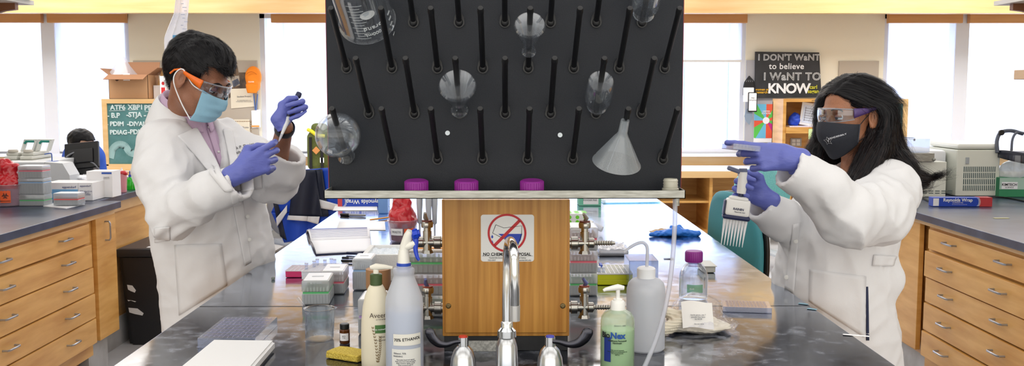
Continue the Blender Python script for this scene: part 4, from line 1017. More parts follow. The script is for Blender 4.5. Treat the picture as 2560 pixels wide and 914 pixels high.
# acrylic box
a, c = base(1572, 722), base(1645, 722)
t = thing('acrylic_box', 'clear acrylic box standing behind the tall wash bottle', 'box', ((a.x+c.x)/2, a.y+.06, ZB)); w_ = (c.x-a.x)/2
b = B(); hq = .085
for q in ((-w_, w_, -.06, -.057, 0, hq), (-w_, w_, .057, .06, 0, hq), (-w_, -w_+.003, -.06, .06, 0, hq), (w_-.003, w_, -.06, .06, 0, hq), (-w_, w_, -.06, .06, hq-.003, hq), (-w_, w_, -.06, .06, 0, .003)): b.box(*q)
b.done('box_walls', clear('acrylic', (235, 240, 248), .08, milk=.12, edge=.6), t, smooth=False)
# foil packet pile
a, c = base(1497, 640), base(1572, 640); t = thing('wipe_packet', 'flat silver wrapped pack of white pads on the bench', 'packet', ((a.x+c.x)/2, a.y+.08, ZB)); w_ = (c.x-a.x)/2
b = B(); b.grid(lambda i, j: Vector((-w_+2*w_*i, -.08+.16*j, 0)), 1, 1); b.box(-w_, w_, -.08, .08, 0, .022, .008)
b.done('foil_wrap', mat('grey foil wrap', (170, 172, 180), .3, .4), t)
b = B(); b.grid(lambda i, j: Vector((-w_*1.03+2.06*w_*i, -.075+.17*j, .024+.006*noise.noise(Vector((i*5, j*6, 0)))+.004*noise.noise(Vector((i*13, j*15, 0))))), 24, 24); o = b.done('crumpled_sheet', clear('clear film', (248, 248, 252), .15, milk=.7, milk_rgb=(236, 238, 244), edge=.3), t, angle=30)
# vials / lying tube behind valve
a = base(1492, 583); t = thing('centrifuge_tube', 'short white tube lying tilted behind the upper right valve', 'tube', (a.x, a.y, ZB+.02)); b = B(); b.tube([(-.02, 0, .018), (.02, -.02, 0)], .012, 14); b.done('tube_body', FROST, t)
b = B(); b.tube([(-.021, .0005, .0185), (-.032, .006, .024)], .0135, 14); b.done('tube_cap', WHITE, t)
# cables coil
t = thing('cable_coil', 'black cables looped behind the right tip box stack', 'cable', tuple(base(1440, 600))); b = B()
for k in range(3):
    r_ = .035+.008*k; b.tube([(r_*math.cos(R(a)), .02*k, r_*math.sin(R(a))+.005) for a in range(0, 181, 12)], .0028, 8)
b.done('cable', BLACK, t)
# green box with dots, glove box
a = base(1440, 575); t = thing('tissue_box', 'white box with lime green dots behind the oak box', 'box', (a.x-.01, a.y+.06, ZB))
b = B(); b.box(-.07, .05, -.055, .055, 0, .07, .002); b.done('box_body', mat('box white', (240, 242, 240), .6), t)
b = B()
for i in range(4):
    for j in range(3): b.cyl(.011, .0702, .0708, 14, T(-.05+.033*i, -.03+.03*j, 0)); b.cyl(.008, .0, .0006, 14, T(-.05+.033*i, -.0552, .015+.02*j) @ RX(90))
b.done('green_dots', mat('lime green', (120, 220, 50), .5), t, smooth=False)
a, c = base(1447, 514), base(1503, 514); t = thing('glove_box', 'mint green and white carton at the far end of the bench', 'box', ((a.x+c.x)/2, a.y+.06, ZB)); w_ = (c.x-a.x)/2
b = B(); b.box(-w_, w_, -.06, .06, 0, .07, .002); b.done('carton', mat('mint green', (120, 200, 172), .6), t)
b = B(); b.box(-w_*.6, w_*.75, -.0612, -.0602, .008, .062); b.done('label_panel', PAPER, t, smooth=False)
text([('NITRILE GLOVES\nPOWDER FREE', .011, 0, .035)], GREYINK, t, 'lettering', T(0, -.0622, 0))
# paper towel and blue glove
a = base(1676, 586)
t = thing('paper_towel', 'folded brown paper towel lying on the bench behind the blue glove', 'towel', (a.x, a.y+.03, ZB))
def crump(w, d, hgt, sc, amp, seed, nu=26, nv=18, shape=None):
    def f(i, j):
        x, y = -w/2+w*i, -d/2+d*j; e = min(i, 1-i, j, 1-j)*6; e = min(1, e)
        z = max(.001, (hgt*(.5+.5*noise.noise(Vector((i*sc, j*sc, seed))))+amp*noise.noise(Vector((i*sc*3, j*sc*3, seed))))*(.25+.75*e))
        k = 1+.08*noise.noise(Vector((i*4, j*4, seed+5))); return Vector((x*k, y*k, z))
    b = B(); b.grid(f, nu, nv); return b
b = crump(.15, .09, .02, 3, .006, 2); o = b.done('towel_sheet', mat('kraft paper', (190, 160, 124), .8), t, angle=25); s = o.modifiers.new('s', 'SOLIDIFY'); s.thickness = .003
t = thing('nitrile_glove', 'crumpled bright blue glove lying on the bench', 'glove', (a.x+.005, a.y-.035, ZB), R(3))
M = T(0, 0, 0)
F = Field((-.11, -.05, -.005), (.11, .05, .05), .0028); I4 = Matrix.Identity(4)
F.add(F.ell(I4, (.01, 0, .014), (.05, .032, .017))); F.add(F.rc((-.02, -.01, .012), (-.095, -.015, .008), .012, .008), .012); F.add(F.rc((-.02, .01, .012), (-.07, .025, .01), .012, .007), .012)
F.add(F.rc((.02, .01, .02), (.0, .03, .03), .014, .009), .012); F.add(F.rc((.03, 0, .012), (.10, -.01, .010), .018, .012), .015); F.add(F.rc((.02, 0, .02), (.03, .01, .034), .014, .008), .015)
me = F.mesh('glove_body', lambda c: .004*noise.noise(c*45)+.003*noise.noise(c*90)); meshobj('glove_body', me, mat('nitrile blue', (40, 120, 222), .35, bump=.3, bscale=80), t, angle=180)
# small wrapper, grey tray, white plate
a = base(1672, 646); t = thing('wrapper_scrap', 'tiny grey blister scrap left of the purple capped bottle', 'scrap', tuple(a)); b = crump(.035, .02, .004, 3, .002, 8, 8, 6); o = b.done('scrap_sheet', mat('grey blue scrap', (120, 128, 150), .3), t); o.modifiers.new('s', 'SOLIDIFY').thickness = .0006
a = base(1772, 680); t = thing('reagent_trough', 'small grey plastic trough behind the purple capped bottle', 'trough', (a.x, a.y+.04, ZB)); b = B(); b.box(-.02, .02, -.05, .05, 0, .022, .004); b.box(-.024, .024, -.054, .054, .02, .023, .001); b.done('trough_body', GREYW, t)
# bag of gloves with paper label
a = base(1745, 842); t = thing('glove_bag', 'clear plastic bag of folded cream latex gloves with a printed paper', 'bag', (a.x, a.y+.06, ZB))
LAT = mat('cream latex', (232, 224, 204), .6, sss=.0)
F = Field((-.12, -.09, -.004), (.11, .1, .1), .0028)
F.add(F.ell(I4, (.02, .01, .012), (.075, .06, .014))); F.add(F.ell(I4, (.0, .02, .022), (.06, .045, .016)), .01)
F.add(F.rc((-.03, -.02, .03), (-.085, -.045, .012), .02, .014), .012); F.add(F.rc((-.04, 0, .03), (-.07, 0, .05), .02, .012), .015); F.add(F.rc((-.02, -.01, .04), (.0, -.0, .055), .016, .010), .015)
def rid(c): return .0035*noise.ridged_multi_fractal(c*22, 1, 2, 3, 1, 2)-.005+.002*math.sin(c.z*900+c.x*60)
me = F.mesh('folded_gloves', rid); meshobj('folded_gloves', me, LAT, t, angle=180)
b = B(); b.grid(lambda i, j: Vector((-.035+.075*i, -.052+.03*j-.0*i, .018+.058*j+.003*math.sin(i*5)+.0015)), 10, 8); o = b.done('paper_label', mat('label paper', (242, 240, 236), .7), t)
text([('PETTICOAT RELIEF', .005, .01, .066), ('Sterile gloves, size 7\npowder free, latex\nlot 44120', .0045, .003, .045), ('Do not reuse', .0042, .004, .03)][1:], GREYINK, t, 'lettering', T(0, -.0535, 0) @ Matrix(((1, 0, 0, 0), (0, 1, .5, -.013), (0, 0, 1, 0), (0, 0, 0, 1))))
F = Field((-.12, -.09, -.004), (.13, .11, .12), .004)
F.add(F.ell(I4, (.02, .01, .018), (.09, .07, .022))); F.add(F.ell(I4, (.01, .02, .045), (.06, .045, .045)), .03); F.add(F.rc((.06, -.02, .006), (.1, -.045, .004), .016, .006), .01)
me = F.mesh('plastic_bag', lambda c: .006*noise.noise(c*30)+.003*noise.noise(c*70)); meshobj('plastic_bag', me, clear('thin bag film', (252, 252, 255), .12, milk=.06, edge=.32, base=.03), t, angle=50)
# well plate right
def well_plate(t, w=.127, d=.085, hh=.014):
    b = B(); b.box(-w/2, w/2, -d/2, d/2, 0, .002); b.box(-w/2, w/2, -d/2, -d/2+.0012, 0, hh); b.box(-w/2, w/2, d/2-.0012, d/2, 0, hh); b.box(-w/2, -w/2+.0012, -d/2, d/2, 0, hh); b.box(w/2-.0012, w/2, -d/2, d/2, 0, hh); b.box(-w/2+.0015, w/2-.0015, -d/2+.0015, d/2-.0015, hh-.001, hh)
    b.done('plate_body', CLEARP, t, smooth=False)
    b = B()
    for i in range(12):
        for j in range(8):
            b.lathe([(.0034, hh+.0008), (.0034, .003), (0, .0028)], 10, T(-w/2+.0143+i*.009, -d/2+.0112+j*.009, 0))
    b.done('wells', clear('well plastic', (248, 244, 246), .2, milk=.2, milk_rgb=(236, 226, 228), edge=.5), t)
a = base(1866, 778); t = thing('well_plate', 'clear 96 well plate lying on the bench in front of the woman', 'well plate', (a.x+.006, a.y+.03, ZB), R(-9)); well_plate(t, w=.127, d=.085)
# marks on the bench: tape bits, scrap, label tape
for u, v, lab in ((2012, 759, 'small pale blue tape strip on the bench edge, farther of two'), (2034, 772, 'small pale blue tape strip on the bench edge, nearer of two')):
    a = base(u-3, v); t = thing('tape_strip', lab, 'tape', (a.x, a.y, ZB+.0003), R(-35)); b = B(); b.box(-.014, .012, -.006, .006, 0, .0006); b.done('strip', mat('pale blue tape', (150, 196, 216), .6), t, smooth=False)
a = base(2140, 838); t = thing('torn_paper', 'white torn paper scrap at the bench edge by the woman', 'scrap', tuple(a), R(-20)); b = crump(.06, .012, .003, 4, .001, 4, 10, 4); o = b.done('scrap_sheet', PAPER, t)
o.modifiers.new('s', 'SOLIDIFY').thickness = .0005
# --- notebook
t = thing('notebook', 'open lab notebook lying near the left edge of the bench', 'notebook', (0, 0, 0))
zN = ZB+.002
A_, B_, C_, D_ = PZ(764, 580, zN), PZ(925, 576, zN), PZ(930, 628, zN), PZ(790, 636, zN)
def quad(a, b_, c, d_, i, j): return (a*(1-i)+b_*i)*(1-j)+(d_*(1-i)+c*i)*j
b = B(); b.grid(lambda i, j: quad(A_, B_, C_, D_, i, j)+Vector((0, 0, 0)), 2, 2); o = b.done('cover', NAVY, t); o.modifiers.new('s', 'SOLIDIFY').thickness = .003
RULED = mat('ruled page', (244, 245, 250), .7)
def page(j0, j1, hi, nm):
    b = B()
    def f(i, j):
        jj = j0+(j1-j0)*j; p = quad(A_, B_, C_, D_, .01+.98*i, jj); k = math.sin(math.pi*min(1, max(0, j)))
        return p+Vector((0, 0, .003+hi*k**.6))
    b.grid(f, 8, 14); 
    def g(i, j):
        p = f(i, 1); p.z = .0*j+(ZB+.002)*(1-j)+p.z*j; return p
    o = b.done(nm, RULED, t); o.modifiers.new('s', 'SOLIDIFY').thickness = .004; return o
page(.02, .45, .022, 'page_block'); page(.45, .98, .010, 'page_block')
b = B()
for k in range(16):
    j = .06+.36*k/15; b.tube([quad(A_, B_, C_, D_, .03, j)+Vector((0, 0, .005+.022*math.sin(math.pi*(j-.02)/.43)**.6+.001)), quad(A_, B_, C_, D_, .95, j)+Vector((0, 0, .005+.022*math.sin(math.pi*(j-.02)/.43)**.6+.001))], .0007, 4)
b.done('ruled_lines', mat('rule violet', (150, 152, 190), .7), t)
# pens
def pen(p0, p1, m1, m2, name, label, r=.005, cap=.35):
    t = thing(name, label, 'pen', (0, 0, 0)); a, c = Vector(p0), Vector(p1); m = a+(c-a)*cap
    b = B(); b.tube([a, a+(c-a)*.02, m], [r*.8, r*1.1, r*1.1], 12); b.done('pen_cap', m1, t); b = B(); b.tube([m, m+(c-a)*.5, c], [r, r, r*.75], 12); b.done('barrel', m2, t); return t
zz = ZB+.006
pen(PZ(851, 536, zz), PZ(914, 538, zz), BLACK, mat('marker grey', (150, 152, 160), .4), 'marker_pen', 'black capped marker pen lying on the bench behind the notebook', r=.0065)
pen(PZ(866, 632, zz), PZ(905, 634, zz), NAVY, NAVY, 'ballpoint_pen', 'dark blue pen lying at the right corner of the notebook', r=.0045)
pen(PZ(855, 644, zz), PZ(905, 645, zz), BLACK, mat('pen silver', (150, 155, 170), .3, .6), 'ballpoint_pen', 'black pen lying between notebook and blue banded tip box, farther', r=.004)
pen(PZ(853, 651, zz), PZ(905, 652, zz), BLACK, BLACK, 'ballpoint_pen', 'black pen lying between notebook and blue banded tip box, nearer', r=.004)
pen(PZ(925, 549, zz), PZ(985, 541, zz), mat('pencil orange', (240, 170, 90), .5), 'pencil orange', 'pencil', 'orange pencil lying beside the red bag bin', r=.0035)
# papers
def sheet(q, label, m=PAPER, z=ZB):
    t = thing('paper_sheet', label, 'paper', (0, 0, 0)); pts = [PZ(u, v, z) for u, v in q]; b = B(); b.grid(lambda i, j: quad(*pts, i, j)+Vector((0, 0, .001)), 4, 4); o = b.done('sheet', m, t); o.modifiers.new('s', 'SOLIDIFY').thickness = .0012; return t
sheet(((848, 553), (962, 553), (964, 575), (840, 575)), 'blank white sheet lying behind the notebook')
sheet(((838, 514), (943, 514), (943, 526), (832, 526)), 'white sheet lying in front of the foil carton')
# inverted foil carton
a, c = base(845, 516), base(942, 516); w_ = (c.x-a.x)+.06
t = thing('foil_box', 'blue and red foil carton lying upside down at the far left of the bench', 'box', (a.x, a.y, ZB))
b = B(); b.box(0, w_, 0, .055, 0, .05, .002); b.done('carton', mat('foil box blue', (24, 66, 180), .4), t)
b = B(); b.box(-.001, .022, -.001, .056, .0005, .0505); b.done('red_end', mat('foil box red', (196, 60, 66), .4), t, smooth=False)
b = B()
for k in range(3): b.tube([(.026+.004*k+.012*math.sin(R(q)), -.001, .025+.022*math.cos(R(q))) for q in range(0, 181, 15)], .0009, 4)
b.done('white_stripes', WHITE, t)
text([('Reynolds Wrap', .03, .135, .026, dict(bold=.02, rot=180))], WHITE, t, 'lettering', T(0, -.0008, 0))
# blue bottle
a = base(957, 534); t = thing('square_bottle', 'pale blue translucent square bottle beside the red bag bin', 'bottle', (a.x, a.y+.03, ZB)); b = B(); b.box(-.024, .024, -.024, .024, 0, .10, .006); b.cyl(.013, .1, .125, 16); b.done('bottle_body', clear('pale blue plastic', (190, 215, 250), .2, milk=.6, milk_rgb=(150, 196, 240), edge=.3), t)
# biohazard bin with red bag
def biohaz(M, s, par, name='biohazard_symbol'):
    b = B(); 
    def ring(cx, cz, r0, r1, a0, a1, n=24):
        for k in range(n):
            a, c = R(a0+(a1-a0)*k/n), R(a0+(a1-a0)*(k+1)/n)
            vs = [b.bm.verts.new((cx+r*math.cos(q), 0, cz+r*math.sin(q))) for r, q in ((r0, a), (r1, a), (r1, c), (r0, c))]; b.bm.faces.new(vs)
    for k in range(3):
        an = R(90+120*k); cx, cz = s*.42*math.cos(an), s*.42*math.sin(an); d = 90+120*k
        ring(cx, cz, s*.28, s*.42, d+40, d+320)
    ring(0, 0, s*.35, s*.45, 0, 360); ring(0, 0, s*0.0, s*.1, 0, 360)
    bmesh.ops.transform(b.bm, matrix=M, verts=b.bm.verts[:]); return b.done(name, INK, par, smooth=False)
ORL = mat('orange label', (244, 96, 36), .5); REDB = mat('red bag film', (200, 20, 36), .25, bump=.5, bscale=30, spec=.7)
def redbag(par, w, h0, h1, seed=0, tall=1):
    F = Field((-w*1.3, -w*1.3, h0-.03), (w*1.3, w*1.3, h1+.03), .004)
    F.add(F.ell(I4, (0, 0, h0+.01), (w, w, (h1-h0)*.55))); F.add(F.rc((0, 0, h0+.02), (-.01*tall, 0, h1-.012), w*.8, w*.55), .02); F.add(F.rc((w*.3, 0, h1-.03), (w*.5, 0, h1-.01), w*.35, w*.25), .02)
    me = F.mesh('red_bag', lambda c: .010*noise.noise(c*22+Vector((seed, 0, 0)))+.005*noise.noise(c*55)); return meshobj('red_bag', me, REDB, par, angle=35)
a = base(1003, 608); Yq = a.y+.06
t = thing('biohazard_bin', 'clear tub with red biohazard bag standing left of the oak box', 'waste bin', (PX_at(1003, Yq), Yq, ZB)); s_ = Yq/2400
hz_ = P(0, 552, Yq).z-ZB
b = B(); pr = [(0, 0), (30*s_, 0), (32*s_, .004), (37*s_, hz_), (40*s_, hz_+.003), (38*s_, hz_+.006)]; b.lathe(pr, 36); b.done('tub', clear('tub plastic', (240, 235, 242), .1, milk=.35, milk_rgb=(214, 196, 208), edge=.45), t)
b = B(); b.lathe([(0, .006), (28*s_, .006), (33*s_, hz_*.9), (0, hz_*.95)], 24); b.done('waste_fill', mat('muted waste', (176, 130, 146), .7), t)
redbag(t, 33*s_, hz_-.01, P(0, 498, Yq).z-ZB)
b = wrapcard(.012, .062, .028, .056, 36*s_); b.done('biohazard_label', ORL, t); o = biohaz(T(.036, 0, .042), .011, t)
for v in o.data.vertices: r_ = 36.6*s_; a_ = v.co.x/r_; v.co = Vector((r_*math.sin(a_), -r_*math.cos(a_), v.co.z))
wrapcard(-.046, .006, .030, .056, 36*s_).done('paper_label', PAPER, t); text([('WASTE', .012, -.02, .043)], GREYINK, t, 'lettering', wrap=36.8*s_)
# pipettes in a stand
a = base(1072, 606); Yq = a.y+.05
t = thing('pipette_stand', 'grey stand on the bench behind the upper left gas valve', 'pipette stand', (PX_at(1072, Yq), Yq, ZB)); b = B(); b.cyl(.055, 0, .012, 24); b.cyl(.006, .012, .20, 12); b.lathe([(0, .195), (.05, .197), (.05, .205), (0, .207)], 24); b.done('stand_frame', GREYW, t)
for k, (dx, dy) in enumerate(((-.038, -.02), (.022, -.04), (.0, -.055))):
    q = thing('pipette', 'grey pipette hanging from the stand behind the oak box', 'pipette', (PX_at(1072, Yq)+dx, Yq+dy, ZB), 0, 'pipettes on the bench stand')
    b = B(); b.lathe([(0, .02), (.003, .02), (.004, .07), (.0085, .075), (.010, .12), (.012, .15), (.0125, .225), (.010, .235), (0, .236)], 16); b.done('pipette_body', mat('pipette grey', (192, 196, 204), .4), q)
    b = B(); b.lathe([(0, .2362), (.006, .2362), (.006, .25), (.0105, .252), (.0105, .27), (0, .272)], 16); b.done('plunger', NAVY, q)
# glass plate & papers at far right end
t = thing('glass_sheet', 'flat glass sheet lying at the far end of the bench', 'glass sheet', (0, 0, 0)); q = [PZ(u, v) for u, v in ((1500, 503), (1640, 500), (1652, 507), (1508, 509))]; b = B(); b.grid(lambda i, j: quad(*q, i, j)+Vector((0, 0, .002)), 1, 1); o = b.done('sheet', clear('green edge glass', (190, 220, 220), .05, edge=.6), t, smooth=False); o.modifiers.new('s', 'SOLIDIFY').thickness = .004
# ---------------------------------------------------------------- left counter
ZC = .906
def cat_(u, v): return PZ(u, v, ZC)
DARKRED = REDB
# biohazard bin
a = cat_(18, 517); t = thing('biohazard_bin', 'clear tub with red bag and orange label at the left edge', 'waste bin', (a.x-.03, a.y+.08, ZC)); Yq = a.y+.08; s_ = Yq/2400
hz_ = P(0, 462, Yq).z-ZC
b = B(); b.lathe([(0, 0), (37*s_, 0), (39*s_, .004), (43*s_, hz_), (46*s_, hz_+.004), (43*s_, hz_+.008)], 36); b.done('tub', 'tub plastic', t)
b = B(); b.lathe([(0, .006), (34*s_, .006), (38*s_, hz_*.85), (0, hz_*.9)], 24); b.done('waste_fill', 'muted waste', t)
redbag(t, 36*s_, hz_-.01, P(0, 410, Yq).z-ZC, 5, 1)
wrapcard(.0, .05, .022, .085, 42*s_).done('biohazard_label', ORL, t); o = biohaz(T(.025, 0, .058), .021, t); text([('BIOHAZARD', .0085, .025, .031)], INK, t, 'lettering', wrap=43*s_)
for v in o.data.vertices: r_ = 42.8*s_; a_ = v.co.x/r_; v.co = Vector((r_*math.sin(a_), -r_*math.cos(a_), v.co.z))
# tip stack: four boxes
a, c = cat_(46, 515), cat_(110, 515); ym = a.y+.05; xm = (a.x+c.x)/2; w = c.x-a.x; hs = ym*1.0/2400
tip_box((xm, ym, ZC), 0, 'green', 'green banded tip box at the bottom of the stack on the left counter', w=w, d=.09, h=28*hs, sticker=False)
tip_box((xm, ym, ZC+28.5*hs), 0, 'blue', 'pale blue banded tip box second from the bottom on the left counter', w=w, d=.09, h=40*hs, sticker=False, band=.75)
tip_box((xm, ym, ZC+69*hs), 0, 'pink', 'pink banded tip box on top of the stack on the left counter', w=w*.96, d=.09, h=31*hs, sticker=False, band=.6)
# small box on paper
sh_ = thing('paper_sheet', 'white folded sheet under the small red tip box on the left counter', 'paper', (0, 0, 0)); q = [cat_(u, v) for u, v in ((108, 515), (165, 521), (212, 510), (150, 504))]
b = B(); b.grid(lambda i, j: quad(*q, i, j)+Vector((0, 0, .002)), 1, 1); o = b.done('sheet', PAPER, sh_, smooth=False); o.modifiers.new('s', 'SOLIDIFY').thickness = .004
a, c = cat_(132, 516), cat_(194, 516); tip_box(((a.x+c.x)/2, a.y+.05, ZC+.0045), 0, 'red', 'small red banded tip box sitting on a white sheet on the left counter', w=(c.x-a.x), d=.085, h=.064, sticker=False)
# eppendorf carton
def carton(px, h, d, name, label, m, rz=0, z=ZC, cat='box'):
    a, c = PZ(px[0], px[2], z), PZ(px[1], px[2], z); t = thing(name, label, cat, (a.x, a.y, z), rz); w = c.x-a.x
    b = B(); b.box(0, w, 0, d, 0, h, .002); b.done('carton', m, t); return t, w
CART = mat('carton white', (240, 240, 242), .6)
t, w = carton((112, 196, 501), .098, .17, 'lab_carton', 'long white and blue laboratory carton on the left counter', CART, R(0))
b = B(); b.box(.0006, w-.001, -.001, -.0002, .004, .062); b.done('blue_panel', mat('carton blue', (120, 180, 226), .55), t, smooth=False)
text([('eppendorf', .018, w*.74, .074)], mat('carton navy ink', (50, 56, 120), .6), t, 'lettering', T(0, -.0012, 0))
a, c = cat_(196, 501), cat_(232, 494)
b = B(); b.box(w+.0005, w+.078, .001, .168, 0, .098, .002); b.done('side_carton', CART, t)
text([('eppendorf', .014, w+.04, .080), ('PCR tubes 0.2 mL\n1000 pcs\nlot G165432', .009, w+.044, .042)], 'carton navy ink', t, 'lettering', T(0, -.0005, 0))
# tall white box
t, w = carton((218, 282, 493), .148, .12, 'lab_carton', 'tall white carton with a blue stripe on the left counter', CART)
b = B(); b.box(w*.6, w-.002, -.0012, -.0002, .132, .142); b.done('blue_stripe', mat('carton stripe blue', (50, 90, 180), .5), t, smooth=False)
text([('Reagent kit\nstore at 4 C', .007, w*.78, .11)], GREYINK, t, 'lettering', T(0, -.0012, 0))
# reagent papers stack + grey sloped instrument
a = cat_(170, 462); t = thing('paper_stack', 'stack of papers lying behind the long white and blue carton', 'papers', (a.x-.18, a.y, ZC)); b = B(); b.box(-.12, .3, 0, .22, 0, .035, .002); b.box(-.1, .28, -.02, .18, .036, .05, .002); b.done('papers', PAPER, t, smooth=False)
# monitor seen from behind
a = cat_(205, 452); t = thing('monitor', 'black touch monitor seen from behind in front of the seated person', 'monitor', (a.x, a.y+.05, ZC)); k = (a.y+.05)/2400
zz_ = lambda v: P(0, v, a.y+.05).z-ZC
M = T(-2*k, -.02, zz_(388)) @ RX(-16) @ RY(-6)
b = B(); b.box(-42*k, 42*k, -.012, .016, -33*k, 33*k, .006, M); b.done('screen_housing', BLACK, t)
b = B(); b.box(-32*k, 30*k, -.026, -.012, -20*k, 16*k, .006, M); b.done('back_cover', mat('black plastic gloss', (22, 22, 26), .2), t)
b = B(); b.box(-20*k, 22*k, -.03, .08, 0, zz_(415), .008, T(4*k, 0, 0)); b.box(-40*k, 34*k, -.05, .10, 0, .02, .006, T(4*k, 0, 0)); b.done('stand_body', 'black plastic gloss', t)
b = B(); b.tube(bez([(-16*k, -.03, zz_(378)), (-32*k, -.07, zz_(390)), (-34*k, -.06, zz_(408)), (-20*k, -.035, zz_(432))], 6), .005, 8); b.tube(bez([(16*k, -.03, zz_(402)), (34*k, -.06, zz_(408)), (44*k, -.04, zz_(425))], 6), .005, 8); b.done('cable', mat('cable grey', (120, 122, 128), .5), t)
b = B(); b.box(0, 16*k, -.0325, -.031, zz_(450), zz_(434)); b.done('rating_label', PAPER, t, smooth=False)
# pink bin with red lid
a = cat_(296, 482); t = thing('waste_cup', 'pink tinted cup with red film lid beside the tall white carton', 'waste bin', (a.x-.0, a.y+.06, ZC)); k = (a.y+.06)/2400
b = B(); b.lathe([(0, 0), (10*k, 0), (12*k, 44*k), (12.5*k, 46*k), (0, 46*k)], 28); b.done('cup', mat('pink cup', (222, 150, 160), .35), t)
F = Field((-.06, -.06, 42*k-.02), (.06, .06, 60*k+.02), .004); F.add(F.ell(I4, (0, 0, 47*k), (14*k, 14*k, 7*k))); me = F.mesh('red_film', lambda c: .007*noise.noise(c*40)); meshobj('red_film', me, REDB, t, angle=35)
F = Field((-.05, -.05, 48*k), (.05, .05, 66*k), .004); F.add(F.rc((0, 0, 51*k), (.002, 0, 60*k), 5*k, 2*k)); me = F.mesh('tissue', lambda c: .006*noise.noise(c*50)); meshobj('tissue', me, PAPER, t, angle=35)
# green bottles
GRN = clear('green liquid bottle', (90, 235, 90), .1, milk=.55, milk_rgb=(50, 226, 60), edge=.5)
for u, v, hh_, lab in ((321, 475, 38, 'bright green liquid bottle with white cap, left of two'), (333, 474, 34, 'bright green liquid bottle partly behind the white coat, right of two')):
    a = cat_(u, v); k = a.y/2400; t = thing('squeeze_bottle', lab, 'bottle', (a.x, a.y+.03, ZC)); b = B(); b.lathe([(0, 0), (8*k, 0), (8.5*k, 2*k), (8.5*k, hh_*.66*k), (5*k, hh_*.8*k), (3*k, hh_*.85*k), (0, hh_*.85*k)], 24); b.done('bottle_body', GRN, t); b = B(); b.cyl(3.4*k, hh_*.85*k, hh_*k, 16); b.cyl(1.4*k, hh_*k, (hh_+9)*k, 10); b.done('cap', mat('cap blue', (60, 90, 190), .4), t)
a, c = cat_(298, 470), cat_(316, 470); tip_box(((a.x+c.x)/2, a.y+.06, ZC), 0, 'green', 'green tinted rack box behind the green bottles', w=c.x-a.x+.03, d=.08, h=.07, sticker=False)
# sloped instrument behind carton
t = thing('plate_reader', 'low grey instrument with sloping front behind the long white and blue carton', 'instrument', (0, 0, 0))
a = PZ(60, 442, ZC); x0_ = P(-20, 0, 6.0).x; x1_ = P(155, 0, 6.0).x
z = lambda v: P(0, v, 6.0).z
xm_ = P(92, 0, 6.0).x; b = B(); PM_ = Matrix(((1, 0, 0, 0), (0, 0, 1, 6.0), (0, 1, 0, 0), (0, 0, 0, 1))); b.box(x0_, xm_, 6.0, 6.5, ZC, z(405), .004); b.prism([(xm_+.001, ZC), (x1_, ZC), (x1_, z(438)), (P(138, 0, 6).x, z(408)), (xm_+.001, z(405))], .14, PM_); b.done('housing', mat('instrument grey', (214, 216, 218), .5), t, smooth=False)
# two thermal cyclers
for k_, (u0, lab) in enumerate(((-4, 'white tabletop cycler with teal handle, left of two by the window'), (35, 'white tabletop cycler with teal handle, right of two by the window'))):
    Y = 6.2; k = Y/2400; x = P(u0, 0, Y).x; zb = P(0, 407, Y).z; t = thing('thermal_cycler', lab, 'instrument', (x, Y, zb))
    b = B(); b.box(-2*k, 38*k, -.05, .3, 0, 8*k, .006); b.box(0, 32*k, -.03, .25, 8*k, 18*k, .01); b.box(0, 30*k, .0, .22, 18*k, 26*k, .006); b.done('housing', GREYW, t)
    b = B(); b.lathe([(0, 0), (11*k, 0), (12*k, 3*k), (10*k, 7*k), (0, 7*k)], 20, T(14*k, .02, 26*k)); b.done('lid_knob', mat('warm grey', (190, 184, 172), .5), t)
    M = Matrix(((1, .0, .35, 8*k), (0, 1, 0, .16), (0, 0, 1, 26*k), (0, 0, 0, 1)))
    b = B()
    for q in ((0, 6*k, 0, 30*k), (28*k, 34*k, 0, 30*k), (0, 34*k, 26*k, 31*k)): b.box(q[0], q[1], -.02, .02, q[2], q[3], .004, M)
    b.done('raised_lid', mat('lid white', (226, 228, 224), .45), t)
    b = B(); b.tube([M @ Vector((6*k, -.022, 20*k)), M @ Vector((9*k, -.024, 25*k)), M @ Vector((28*k, -.024, 25*k))], .008, 8); b.done('teal_handle', mat('teal plastic', (16, 130, 116), .4), t)
# blue bent rod on the instrument
Y = 6.1; t = thing('rod_stand', 'small blue stand with a bent rod on the grey instrument', 'stand', (P(112, 0, Y).x, Y, P(0, 405, Y).z)); k = Y/2400
b = B(); b.box(-12*k, 12*k, -.03, .03, 0, 3*k, .003); b.done('base', mat('stand blue', (40, 84, 170), .4), t); b = B(); b.tube(bez([(0, 0, 2*k), (0, 0, 18*k), (-3*k, 0, 22*k), (-18*k, 0, 20*k)], 4), 1.3*k, 8); b.done('bent_rod', 'stand blue', t)
# trash bin
t = thing('trash_bin', 'black plastic trash bin with lid and torn stickers on the floor behind the man', 'trash bin', (0, 0, 0))
xa_, ya_ = PX_at(285, 5.15), 5.15
zt_ = P(0, 652, 5.15).z; zl = P(0, 607, 5.5).z
X0, X1 = -2.285, -1.80; Yb0, Yb1 = 5.58, 6.08
b = B()
def ring(z, s): return [(X0+.03*(1-s)+0, Yb0+.03*(1-s), z), (X1-.03*(1-s), Yb0+.03*(1-s), z), (X1-.03*(1-s), Yb1-.03*(1-s), z), (X0+.03*(1-s), Yb1-.03*(1-s), z)]
zlid = .585
rs = [[b.bm.verts.new(p) for p in ring(z, s)] for z, s in ((.004, 0), (zlid-.055, 1))]
for i in range(4): b.bm.faces.new((rs[0][i], rs[0][(i+1) % 4], rs[1][(i+1) % 4], rs[1][i]))
b.bm.faces.new(rs[0][::-1]); b.bm.faces.new(rs[1]); bmesh.ops.bevel(b.bm, geom=[e for e in b.bm.edges if abs((e.verts[0].co-e.verts[1].co).z) > .2], offset=.03, segments=3, affect='EDGES')
BINB = mat('bin black', (26, 26, 30), .45, bump=.15, bscale=200)
b.done('bin_body', BINB, t)
